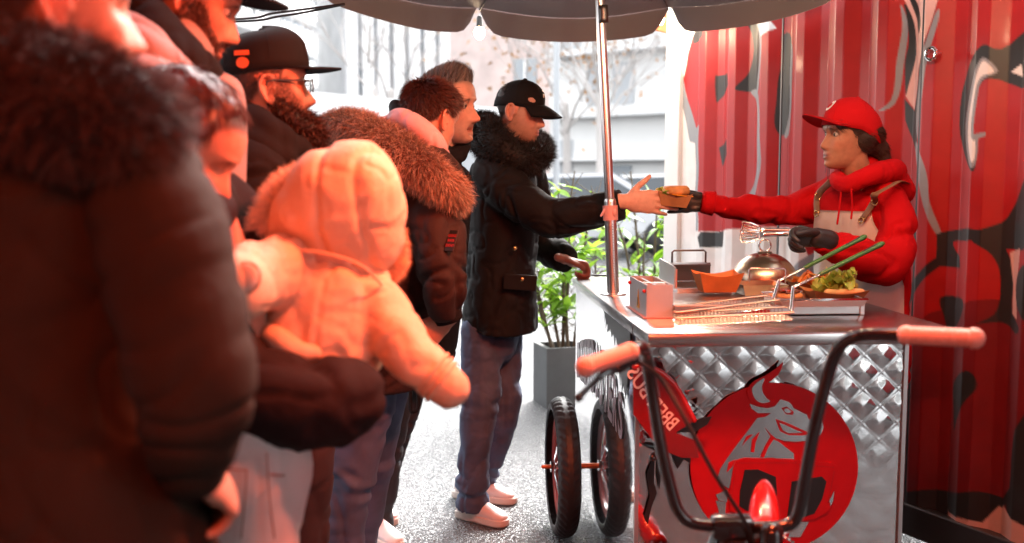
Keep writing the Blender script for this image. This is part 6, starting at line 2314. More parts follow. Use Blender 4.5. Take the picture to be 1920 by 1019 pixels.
    def bunch(v, n):
        q = np.stack([v[:, 0] * 30, v[:, 1] * 6, v[:, 2] * 10], 1)
        k = np.exp(-((v[:, 0] - w_far.x - .16) / .12) ** 2) * (v[:, 2] < 1.5)
        return v + n * (.013 * k * vnoise(q + vnoise(v * 8)[:, None]))[:, None]
    garment('hoodie', [tor, af, an], M['redhood'], P, voxel=.009, smooth=4, fold=[(.014, 6, (1, 1, .8)), (.007, 15, (1, 1, 1))], seams=bunch)
    put('cuff', *sweep([at(1338, 382, 3.70), at(1316, 379, 3.70)], [.047, .041], n=20, cap0='flat', cap1='flat'), M['redhood'], P)
    hd = [sweep([at(1572, 338, 3.50), at(1590, 346, 3.43), at(1628, 330, 3.42), at(1668, 322, 3.50), at(1674, 322, 3.62), at(1640, 322, 3.70), at(1600, 326, 3.68), at(1576, 332, 3.60)], [.030, .030, .036, .044, .046, .042, .034, .03], n=16, sub=4, closed=True),
          sweep([at(1668, 330, 3.52), at(1690, 360, 3.60), at(1680, 330, 3.68)], [.04, .05, .04], n=14)]
    garment('hood', hd, M['redhood'], P, voxel=.007, smooth=3, fold=[(.003, 18, (1, 1, 1))])
    for (a_, b_, c_) in (((1578, 352, 3.44), (1574, 390, 3.43), (1570, 420, 3.425)), ((1596, 355, 3.40), (1598, 388, 3.41), (1596, 410, 3.41))):
        put('drawstring', *sweep([at(*a_), at(*b_), at(*c_)], [.0035] * 3, n=7), M['redhood'], P)
    # apron: a cloth skin just outside the hoodie's front, bib narrow, skirt wide
    cen = catmull(TP, 10)
    rad = catmull([np.array(r) for r in TR], 10)
    NAp = 20
    v, f = [], []
    rows = [i_ for i_ in range(len(cen)) if cen[i_][2] < at(1560, 392, 3.4).z]
    for lay in (0, 1):
        for i_ in rows:
            tz = cen[i_][2]
            half = np.interp(tz, [.6, 1.02, 1.12, 1.24, 1.32], [80, 78, 62, 38, 33])
            for j in range(NAp + 1):
                an_ = math.radians(-half + 2 * half * j / NAp)
                r = rad[i_] + (.016 if lay else .010) + .004 * math.sin(j * 1.3 + i_ * .2) * (tz < 1.1)
                q = cen[i_] + np.array(fw) * (math.cos(an_) * r[1]) + np.array(sd) * (math.sin(an_) * r[0])
                v.append(tuple(q))
    W_ = NAp + 1
    N1 = len(rows) * W_
    for lay in (0, 1):
        for i_ in range(len(rows) - 1):
            for j in range(NAp):
                q = (lay * N1 + i_ * W_ + j, lay * N1 + i_ * W_ + j + 1, lay * N1 + (i_ + 1) * W_ + j + 1, lay * N1 + (i_ + 1) * W_ + j)
                f.append(q if lay else q[::-1])
    for j in range(NAp):
        f.append((j, N1 + j, N1 + j + 1, j + 1))
    for i_ in range(len(rows) - 1):
        f.append((i_ * W_, (i_ + 1) * W_, N1 + (i_ + 1) * W_, N1 + i_ * W_))
        f.append((i_ * W_ + NAp, N1 + i_ * W_ + NAp, N1 + (i_ + 1) * W_ + NAp, (i_ + 1) * W_ + NAp))
    ap = put('apron', v, f, M['apron'], P)
    def surf(ang, z, off):
        i_ = int(np.argmin(np.abs(cen[:, 2] - z)))
        a_ = math.radians(ang)
        r = rad[i_] + off
        q = cen[i_] + np.array(fw) * (math.cos(a_) * r[1]) + np.array(sd) * (math.sin(a_) * r[0])
        return V(q[0], q[1], z)
    zt = cen[rows[0]][2]
    for sgn, pts in ((-1, [surf(-28, zt - .012, .022), surf(-34, zt + .05, .020), at(1558, 340, 3.50)]), (1, [surf(26, zt - .030, .024), surf(38, zt + .035, .034), at(1640, 366, 3.335), at(1668, 350, 3.36), at(1688, 340, 3.43), at(1702, 346, 3.56)])):
        put('leather_strap', *sweep(pts, [(.012, .0022)] * len(pts), side=sd if sgn < 0 else sd, n=10, sub=5), M['leather'], ap)
        b0 = pts[1]
        put('buckle', *sweep([b0 + V(.010 * math.cos(t), -.006, .013 * math.sin(t)) for t in np.linspace(0, 2 * math.pi, 13)[:-1]], [.0022] * 12, n=6, sub=1, closed=True), M['brass'], ap)
        c = pts[0] + fw * .004
        put('eyelet', *sweep([c + sd * .010 * math.cos(t) + V(0, 0, .010 * math.sin(t)) for t in np.linspace(0, 2 * math.pi, 13)[:-1]], [.0026] * 12, n=6, sub=1, closed=True), M['brass'], ap)
    tv, tf = text_mesh('FRIES', .034, .0006, bold=.0008)
    tv = np.array(tv)
    c = at(1571, 515, 3.44)
    i_ = int(np.argmin(np.abs(cen[:, 2] - 1.03)))
    pts = []
    for (x, y, z) in tv:
        s_ = surf(math.degrees(x / .15) - 18, 1.035 + y, .0185)
        pts.append(s_)
    put('apron_lettering', np.array([tuple(q) for q in pts]), tf, M['patch_red'], ap, smooth=False)
    # trousers and shoes, hidden behind the cart
    l1 = sweep([at(1606, 690, 3.58), V(cx0 - .07, 3.60, .45), V(cx0 - .08, 3.62, .06)], [.10, .075, .06], n=16, sub=4)
    l2 = sweep([at(1640, 690, 3.66), V(cx0 + .08, 3.66, .45), V(cx0 + .09, 3.66, .06)], [.10, .075, .06], n=16, sub=4)
    garment('trousers', [l1, l2], M['darkdenim'], P, voxel=.012, smooth=3)
    shoe(P, (cx0 - .01, 3.64, 0), (cx0 - .25, 3.55, 0), mats=(M['blackcoat'], M['rubber']))
    shoe(P, (cx0 + .16, 3.70, 0), (cx0 - .09, 3.60, 0), mats=(M['blackcoat'], M['rubber']))
    return P, w_far, w_near

build_customer()
VEND, W_FAR, W_NEAR = build_vendor()

# ================================================================== person: man with fur trimmed brown parka
def fold_puff(v, n, z_list=None):
    return v

def build_parka_man():
    base = V(at(690, 1100, 3.15).x, 3.22, 0)
    P = person('man in brown parka with orange brown fur trimmed hood seen from behind', base, QUEUE)
    HM = head_frame(at(806, 219, 3.10), (.62, .74, -.34), scale=.98)
    skin = (0.50, 0.27, 0.19)
    sh_r, sh_l = at(815, 395, 2.98), at(610, 330, 3.12)
    hand_r = at(840, 600, 2.96)
    h1 = hand_shape(hand_r, (-.60, -.10, -.55), (-.5, -.4, .6), curl=(25, 30, 35, 40), mid=(25, 28, 30, 32), size=.18, thumb=(30, 20, 10), flip=1)
    body, bvf = build_body(P, HM, skin, {}, neck_to=at(770, 300, 3.08), torso=[at(740, 330, 3.08), at(715, 450, 3.10), at(700, 620, 3.15)],
        arms=[[sh_r, at(830, 515, 2.925), hand_r]], hands=[h1], colargs=dict(hairc=(0.05, 0.022, 0.016)))
    def top(hp):
        # hair grows out from the crown whorl
        c = np.array([0.0, -.055, .095])
        d = hp - c
        d = d + np.cross(np.tile([0, 0, 1.0], (len(d), 1)), d) * 0.5
        return d / (np.linalg.norm(d, axis=1)[:, None] + 1e-9)
    def hc(hp):
        k = np.clip((hp[:, 2] + .05) / .06, 0, 1)[:, None]
        return np.array([.07, .042, .032]) * (1 - k) + np.array([.062, .024, .018]) * k
    short_hair(P, HM, bvf, hc, n=16000, length=lambda hp: .008 + .022 * np.clip((hp[:, 2] + .03) / .08, 0, 1), lift=.42, topfn=top, width=.0017, noise_=.45)
    # parka
    TP = [at(760, 300, 3.08), at(748, 330, 3.08), at(722, 420, 3.09), at(712, 520, 3.10), at(705, 620, 3.13), at(700, 700, 3.15)]
    TR = [(.11, .12), (.185, .15), (.215, .175), (.21, .18), (.20, .18), (.20, .18)]
    tor = sweep(TP, TR, side=V(.93, -.36, 0), n=28, sub=4, cap1='flat')
    ar = sweep([sh_r + V(-.03, .02, .0), at(822, 440, 2.94), at(830, 520, 2.92), at(832, 568, 2.94), at(838, 588, 2.96)], [.080, .080, .076, .064, .052], n=20, sub=5, cap1='flat')
    al = sweep([sh_l + V(.03, 0, -.02), at(592, 450, 3.15), at(600, 600, 3.2)], [.09, .088, .07], n=18, sub=5)
    garment('parka', [tor, ar, al], M['browncoat'], P, voxel=.008, smooth=4, fold=[(.014, 5, (1, 1, 1.5)), (.006, 14, (1, 1, 1.4))])
    put('knit_cuff', *sweep([at(836, 582, 2.955), at(842, 602, 2.96)], [.048, .043], n=18, cap0='flat', cap1='flat'), M['blackhood'], P)
    # sleeve patch
    c = at(846, 452, 2.868)
    pf = frame(c, V(.86, -.30, 0).normalized(), V(.2, .5, .85).normalized(), V(-.1, -1, .3).normalized())
    pa = put('sleeve_patch', *xf(box(.030, .070, .006, (0, 0, 0), .002), pf), M['black_print'], P, smooth=False)
    for dy in (-.02, -.004, .012):
        tvv = text_mesh('DRG'[int((dy + .02) / .016)] * 3, .012, .0003)
        put('patch_lettering', *xf((np.array(tvv[0]) + np.array([0, dy + .004, .0034]), tvv[1]), pf), M['patch_red'], pa, smooth=False)
    # fur trim along the hood's edge, lying on the back
    fp = [at(618, 262, 3.20), at(628, 245, 3.14), at(668, 246, 3.04), at(718, 272, 2.95), at(770, 305, 2.90), at(808, 332, 2.88), at(838, 358, 2.92), at(850, 376, 3.0)]
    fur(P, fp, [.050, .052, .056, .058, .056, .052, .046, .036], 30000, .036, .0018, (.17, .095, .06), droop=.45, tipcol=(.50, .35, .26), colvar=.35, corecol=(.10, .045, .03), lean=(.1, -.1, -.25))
    # the hood itself, turned down behind the neck
    hd = [sweep([at(640, 262, 3.16), at(700, 262, 3.10), at(760, 285, 3.02), at(820, 320, 2.98), at(850, 350, 3.02)], [.045, .06, .07, .065, .05], n=16, sub=4)]
    garment('hood', hd, M['browncoat'], P, voxel=.009, smooth=3, fold=[(.006, 10, (1, 1, 1))])
    # pink inner hoodie round the neck
    ph = [sweep([at(735, 226, 3.06), at(752, 222, 3.00), at(785, 240, 2.97), at(812, 268, 2.98), at(826, 296, 3.02)], [.026, .032, .036, .036, .03], n=16, sub=5),
          sweep([at(728, 240, 3.10), at(742, 228, 3.14), at(780, 232, 3.2)], [.03, .03, .026], n=14, sub=4),
          sweep([at(742, 250, 3.04), at(790, 270, 3.02), at(822, 300, 3.03)], [.03, .045, .04], n=14, sub=4)]
    garment('inner_hood', ph, M['pinkhood'], P, voxel=.007, smooth=3, fold=[(.005, 16, (1, 1, 1))])
    put('hood_cord', *sweep([at(722, 240, 3.02), at(752, 248, 2.955), at(786, 272, 2.93), at(812, 300, 2.93)], [.005] * 4, n=7, sub=5), M['blackhood'], P)
    # jeans
    l1 = sweep([at(690, 660, 3.14), at(682, 760, 3.12), at(662, 860, 3.12), at(642, 960, 3.14), at(636, 1080, 3.16), at(634, 1118, 3.18)], [(.10, .10), (.10, .10), (.085, .088), (.078, .080), (.078, .078), (.075, .075)], side=V(1, 0, 0), n=20, sub=5, cap1='flat')
    l2 = sweep([at(722, 660, 3.24), at(715, 760, 3.28), at(690, 900, 3.36), at(668, 1040, 3.42), at(662, 1085, 3.44)], [(.09, .09), (.085, .085), (.075, .078), (.07, .07), (.07, .07)], side=V(1, 0, 0), n=20, sub=5, cap1='flat')
    def crease(v, n):
        q = np.stack([v[:, 0] * 6, v[:, 1] * 6, v[:, 2] * 30], 1)
        k = .35 + np.exp(-((v[:, 2] - .45) / .12) ** 2)
        return v + n * (.009 * k * vnoise(q + vnoise(v * 7)[:, None]))[:, None]
    garment('jeans', [l1, l2], M['denim'], P, voxel=.0075, smooth=3, fold=[(.006, 9, (1, 1, .5))], seams=crease)
    b1 = at(636, 1110, 3.17)
    shoe(P, (b1.x - .06, b1.y - .03, 0), (b1.x + .21, b1.y + .02, 0))
    b2 = at(664, 1080, 3.43)
    shoe(P, (b2.x - .06, b2.y - .02, 0), (b2.x + .21, b2.y + .06, 0))

# ================================================================== person: grey haired man
def build_spiky_man():
    base = V(at(720, 1000, 3.78).x, 3.80, 0)
    P = person('grey spiky haired man looking towards the burger with his mouth open', base, QUEUE)
    HM = head_frame(at(838, 197, 3.58), (.92, -.34, -.05), scale=1.10)
    skin = (0.52, 0.29, 0.21)
    body, bvf = build_body(P, HM, skin, dict(mouth_open=.8, nose=1.08), neck_to=at(825, 310, 3.62), torso=[at(810, 340, 3.66), at(790, 450, 3.70), at(770, 600, 3.75)], neck_r=.058,
        colargs=dict(hairc=(.16, .14, .125), beard=.28, beardc=(.26, .17, .14)))
    add_eyes(P, HM, (.25, 1, -.15), .0125, .003)
    def top(hp):
        t = np.tile(np.array([0, .25, 1.0]), (len(hp), 1))
        t[:, 1] += np.clip(hp[:, 1] * 4, -.4, .5)
        side = np.clip((.075 - hp[:, 2]) / .05, 0, 1)
        t[:, 2] -= side * 1.4
        t[:, 1] -= side * .8
        return t
    def hc(hp):
        g = np.clip((.07 - hp[:, 2]) / .06, 0, 1)[:, None]
        return np.array([.12, .115, .11]) * (1 - g) + np.array([.25, .245, .24]) * g
    short_hair(P, HM, bvf, hc, n=14000, length=lambda hp: .010 + .046 * np.clip((hp[:, 2] - .045) / .03, 0, 1) * np.clip((hp[:, 1] + .10) / .12, .25, 1), lift=.45, topfn=top, width=.0018, noise_=.22, colvar=.5)
    for s in (-1, 1):
        pass
    TP = [at(822, 288, 3.62), at(812, 318, 3.63), at(800, 420, 3.66), at(790, 540, 3.70), at(775, 660, 3.74)]
    tor = sweep(TP, [(.09, .10), (.14, .19), (.16, .21), (.16, .20), (.16, .20)], side=V(1, 0, 0), n=26, sub=4, cap1='flat')
    ar = sweep([at(800, 350, 3.46), at(790, 470, 3.44), at(810, 590, 3.46)], [.08, .075, .06], n=18, sub=5)
    al = sweep([at(815, 340, 3.84), at(815, 470, 3.88), at(830, 580, 3.86)], [.08, .075, .06], n=18, sub=5)
    garment('jacket', [tor, ar, al], M['blackcoat'], P, voxel=.010, smooth=5, fold=[(.006, 10, (1, 1, 1))])
    co = [sweep([at(862, 285, 3.58), at(868, 272, 3.62), at(850, 268, 3.72), at(800, 262, 3.74), at(748, 205, 3.72)], [.03, .03, .034, .04, .03], n=14, sub=5),
          sweep([at(862, 290, 3.58), at(835, 300, 3.52), at(790, 280, 3.56), at(752, 225, 3.66), at(742, 200, 3.72)], [.03, .035, .04, .035, .028], n=14, sub=5)]
    garment('collar', co, M['blackhood'], P, voxel=.008, smooth=3)
    l1 = sweep([at(735, 640, 3.72), at(728, 740, 3.72), at(718, 860, 3.76), at(706, 985, 3.80)], [(.10, .10), (.09, .09), (.075, .08), (.068, .072)], side=V(1, 0, 0), n=20, sub=5, cap1='flat')
    l2 = sweep([at(770, 640, 3.84), at(750, 760, 3.86), at(715, 880, 3.92), at(690, 955, 3.96)], [(.09, .09), (.08, .08), (.07, .07), (.065, .065)], side=V(1, 0, 0), n=20, sub=5, cap1='flat')
    garment('trousers', [l1, l2], M['darkdenim'], P, voxel=.010, smooth=4, fold=[(.009, 9, (1, 1, 1.6))])
    shoe(P, atz(682, 1006, 0), atz(752, 1032, 0))
    shoe(P, atz(668, 972, 0), atz(745, 985, 0))
    # camera strap hanging from his side
    put('bag_strap', *sweep([at(770, 690, 3.55), at(769, 740, 3.55), at(770, 770, 3.55), at(777, 772, 3.55), at(784, 765, 3.55), at(784, 735, 3.55), at(781, 690, 3.55)], [(.0065, .0022)] * 7, side=V(1, 0, 0), n=8, sub=5), M['blackcoat'], P)

# ================================================================== person: bearded man in flat brimmed cap
def build_snapback_man():
    base = V(at(520, 900, 2.6).x, 2.62, 0)
    P = person('bearded man in glasses and black flat brimmed cap with an orange mark', base, QUEUE)
    HM = head_frame(at(499, 160, 2.50), (.90, .36, .05), scale=1.04)
    skin = (0.50, 0.27, 0.19)
    body, bvf = build_body(P, HM, skin, {}, neck_to=at(490, 270, 2.52), torso=[at(485, 300, 2.55), at(490, 450, 2.58), at(500, 620, 2.60)], neck_r=.066,
        colargs=dict(hairc=(.06, .032, .024), beard=.9, beardc=(.035, .016, .012), stubble_top=-.02))
    short_hair(P, HM, bvf, (.06, .032, .024), n=5000, length=.010, lift=.3, flow=(0, -.3, -1), width=.0015)
    cp, H = cap(P, HM, M['blackcap'], brim=.080, crown=.105, flat=True, brimdrop=.3, z0=.054, rear_drop=.014, wid=.083, front=.103, back=.112)
    # orange mark on the cap side (bar over a dot)
    def capside(a_deg, z, off=.0022):
        a_ = math.radians(a_deg)
        hh = (z - .054) / (.105 * .70)
        r = (1 - max(0, min(.999, hh)) ** 2.6) ** (1 / 2.6) if hh > 0 else 1.0
        ca, sa = math.cos(a_), math.sin(a_)
        return V(sa * (.083 * r + off), ca * ((.103 if ca > 0 else .112) * r + off), z)
    ring = [capside(122 + 8.0 * math.cos(t), .046 + .0125 * math.sin(t)) for t in np.linspace(0, 2 * math.pi, 25)[:-1]]
    put('orange_dot', *xf((np.array([capside(122, .046, .003)] + ring), [(0, 1 + (i_ + 1) % 24, 1 + i_) for i_ in range(24)]), H), M['orange_mark'], cp, smooth=False)
    v, f = [], []
    for j in range(9):
        a_ = 113 + 19 * j / 8
        v += [capside(a_, .063), capside(a_, .074)]
    for j in range(8):
        f.append((2 * j, 2 * j + 1, 2 * j + 3, 2 * j + 2))
    put('orange_bar', *xf((np.array(v), f), H), M['orange_mark'], cp, smooth=False)
    # half round gap and snap strap at the back
    v, f = [], []
    for j in range(13):
        t = math.pi * j / 12
        v.append(capside(180 - 26 * math.cos(t), .012 + .034 * math.sin(t), .0024))
    v.append(capside(180, .012, .0026))
    for j in range(12):
        f.append((13, j + 1, j))
    put('cap_gap', *xf((np.array(v), f), H), M['hair_dark'], cp, smooth=False)
    M['plastic_grey'] = M.get('plastic_grey') or mat('translucent grey plastic', (.22, .22, .23), .25)
    put('snap_strap', *xf(sweep([capside(150, .016, .003), capside(165, .014, .004), capside(180, .013, .004), capside(195, .014, .004), capside(210, .016, .003)], [(.009, .0016)] * 5, side=V(0, 0, 1), n=8, sub=3), H), M['plastic_grey'], cp)
    # full beard
    bd = [xf(sweep([V(.055, .010, -.045), V(.052, .045, -.085), V(.025, .085, -.115), V(0, .095, -.125), V(-.025, .085, -.115), V(-.052, .045, -.085), V(-.055, .010, -.045)], [.018, .026, .034, .038, .034, .026, .018], n=14, sub=4), HM),
          xf(sweep([V(0, .080, -.10), V(0, .085, -.15), V(0, .07, -.185)], [(.05, .036), (.044, .034), (.022, .02)], side=V(1, 0, 0), n=14, sub=4), HM)]
    v, f, n = remesh(bd, .007, 3)
    put('beard', v, f, M['hair_dark'], P, col=np.tile(np.array([.030, .014, .011]), (len(v), 1)))
    p, nr = tri_sample(v, f, 9000)
    sv, sf, t = strands(p, nr * .8 + RNG.normal(size=nr.shape) * .6 + np.array([0, 0, -.4]), .020 * (.5 + RNG.random(len(p))), .0018, RNG.normal(size=nr.shape) * .8, seg=3)
    put('beard_curls', sv, sf, M['hair_dark'], P, col=np.repeat(np.clip(1 + .4 * RNG.normal(size=len(p)), .3, 2), 7)[:, None] * np.array([.040, .018, .013]), smooth=False, kind='stuff')
    # spectacles
    gl = MB()
    for s in (-1, 1):
        c = V(s * .033, .104, -.004)
        gl.add(xf(sweep([c + V(.024 * math.cos(t), -.004 * math.cos(t) * s, .017 * math.sin(t)) for t in np.linspace(0, 2 * math.pi, 21)[:-1]], [.0020] * 20, n=6, sub=1, closed=True), HM))
        gl.add(xf(sweep([V(s * .057, .101, .003), V(s * .070, .07, .004), V(s * .079, .0, .004), V(s * .080, -.012, -.006)], [.0026, .0024, .0022, .002], n=7, sub=4), HM))
    gl.add(xf(sweep([V(-.011, .106, .001), V(0, .110, .003), V(.011, .106, .001)], [.002] * 3, n=6, sub=3), HM))
    go = gl.put('spectacles', M['black_print'], P)
    for s in (-1, 1):
        c = V(s * .033, .104, -.004)
        put('lens', *xf(lathe([(.0, .0015), (.012, .001), (.0185, 0), (.012, -.001), (0, -.0015)], 20, axis='y'), HM @ Matrix.Translation(c)), M['lens'], go)
    # hoodie
    TP = [at(488, 262, 2.54), at(488, 288, 2.55), at(500, 380, 2.57), at(512, 520, 2.60), at(520, 700, 2.62)]
    tor = sweep(TP, [(.10, .11), (.155, .20), (.175, .24), (.18, .24), (.18, .24)], side=V(.93, .36, 0), n=28, sub=4, cap1='flat')
    ar = sweep([at(472, 330, 2.36), at(500, 480, 2.30), at(560, 600, 2.36)], [.095, .09, .07], n=18, sub=5)
    al = sweep([at(545, 325, 2.76), at(575, 460, 2.74), at(600, 600, 2.70)], [.09, .085, .07], n=18, sub=5)
    garment('hoodie', [tor, ar, al], M['blackhood'], P, voxel=.010, smooth=5, fold=[(.012, 6, (1, 1, 1)), (.005, 16, (1, 1, 1))])
    hd = [sweep([at(560, 285, 2.50), at(530, 268, 2.40), at(485, 240, 2.39), at(448, 222, 2.46), at(445, 222, 2.60), at(490, 240, 2.68), at(540, 262, 2.64)], [.036, .045, .052, .055, .055, .05, .04], n=16, sub=4, closed=True),
          sweep([at(520, 295, 2.38), at(470, 275, 2.37), at(440, 260, 2.46)], [.05, .06, .06], n=14, sub=4)]
    garment('hood', hd, M['blackhood'], P, voxel=.009, smooth=4, fold=[(.006, 12, (1, 1, 1))])
    l1 = sweep([at(548, 720, 2.56), at(556, 850, 2.56), at(560, 980, 2.58), at(558, 1250, 2.60)], [.11, .10, .085, .075], n=18, sub=5)
    l2 = sweep([at(500, 720, 2.68), at(505, 900, 2.68), at(505, 1230, 2.72)], [.11, .09, .075], n=18, sub=5)
    M['winetrouser'] = mat('dark wine trousers', (.022, .010, .012), .85, var=.2, bump=[(30, .3, .006, 'noise')])
    garment('trousers', [l1, l2], M['winetrouser'], P, voxel=.012, smooth=4, fold=[(.006, 10, (1, 1, 1.5))])
    for (u, Y) in ((578, 2.60), (505, 2.72)):
        b = at(u, 1200, Y)
        shoe(P, (b.x - .08, Y - .02, 0), (b.x + .20, Y + .06, 0), mats=(M['blackcoat'], M['rubber']))

# ================================================================== person: tall bearded man at the back of the queue
def build_tall_man():
    base = V(at(330, 900, 2.05).x, 2.06, 0)
    P = person('tall bearded man in dark cap and grey hooded jacket behind the fur hood', base, QUEUE)
    HM = head_frame(at(358, -4, 2.10), (.86, .28, -.38), scale=1.04)
    skin = (0.52, 0.27, 0.19)
    body, bvf = build_body(P, HM, skin, dict(), neck_to=at(300, 120, 2.08), torso=[at(290, 170, 2.08), at(290, 400, 2.08), at(300, 640, 2.08)], neck_r=.060,
        colargs=dict(hairc=(.05, .028, .02), beard=.8, beardc=(.07, .030, .022), stubble_top=-.03))
    add_eyes(P, HM, (0, 1, -.2))
    short_hair(P, HM, bvf, (.045, .026, .02), n=5000, length=.014, lift=.3, flow=(0, -.3, -1))
    A = HM.inverted()
    def bm_(c):
        q = c @ np.array(A)[:3, :3].T + np.array(A)[:3, 3]
        x, y, z = np.abs(q[:, 0]), q[:, 1], q[:, 2]
        top = np.interp(x, [0, .02, .035, .055, .07], [-.052, -.054, -.062, -.044, -.005])
        m = (y > -.008) & (z < top) & (z > -.13) & (np.linalg.norm(q, axis=1) < .17)
        lip = (x < .024) & (np.abs(z + .077) < .011)
        return (m & ~lip).astype(float)
    short_hair(P, HM, bvf, (.055, .024, .018), n=6000, length=.012, lift=.5, flow=(0, .3, -1), mask=bm_, name='beard')
    cap(P, HM, M['blackcap'], brim=.080, crown=.11, brimdrop=.05, z0=.066, rear_drop=.016, wid=.083, front=.100, back=.108)
    TP = [at(300, 110, 2.08), at(296, 150, 2.08), at(285, 320, 2.08), at(290, 520, 2.08), at(300, 700, 2.08)]
    tor = sweep(TP, [(.11, .12), (.17, .20), (.19, .23), (.18, .22), (.18, .22)], side=V(.95, .3, 0), n=26, sub=4, cap1='flat')
    ar = sweep([at(265, 190, 1.86), at(270, 400, 1.84), at(330, 560, 1.90)], [.09, .085, .07], n=18, sub=5)
    al = sweep([at(345, 210, 2.28), at(360, 400, 2.30), at(380, 540, 2.26)], [.09, .085, .07], n=18, sub=5)
    garment('jacket', [tor, ar, al], M['greyhood'], P, voxel=.011, smooth=5, fold=[(.007, 9, (1, 1, 1))])
    co = [sweep([at(395, 150, 2.10), at(370, 128, 1.98), at(315, 82, 1.95), at(262, 20, 2.00), at(248, 0, 2.10), at(300, 60, 2.22), at(370, 120, 2.20)], [.032, .042, .048, .050, .048, .045, .036], n=16, sub=4, closed=True),
          sweep([at(395, 165, 2.06), at(350, 130, 1.95), at(290, 70, 1.94)], [.04, .045, .045], n=14)]
    garment('black_collar', co, M['blackhood'], P, voxel=.009, smooth=4, fold=[(.004, 14, (1, 1, 1))])
    hd = [sweep([at(240, 60, 1.98), at(262, 95, 1.91), at(305, 145, 1.89), at(350, 185, 1.93)], [.05, .062, .062, .05], n=16, sub=4)]
    garment('hood', hd, M['greyhood'], P, voxel=.009, smooth=4, fold=[(.005, 12, (1, 1, 1))])
    put('hood_seam', *sweep([at(262, 122, 1.845), at(288, 132, 1.835), at(315, 158, 1.84)], [.004] * 3, n=7, sub=4), M['blackhood'], P)
    l1 = sweep([at(290, 720, 2.0), V(base.x - .09, 2.02, .45), V(base.x - .1, 2.02, .05)], [.11, .08, .065], n=16, sub=4)
    l2 = sweep([at(330, 720, 2.12), V(base.x + .09, 2.12, .45), V(base.x + .1, 2.12, .05)], [.11, .08, .065], n=16, sub=4)
    garment('trousers', [l1, l2], M['darkdenim'], P, voxel=.014, smooth=3)
    for dx, Y in ((-.1, 2.02), (.1, 2.12)):
        shoe(P, (base.x + dx - .07, Y - .02, 0), (base.x + dx + .21, Y + .04, 0), mats=(M['blackcoat'], M['rubber']))

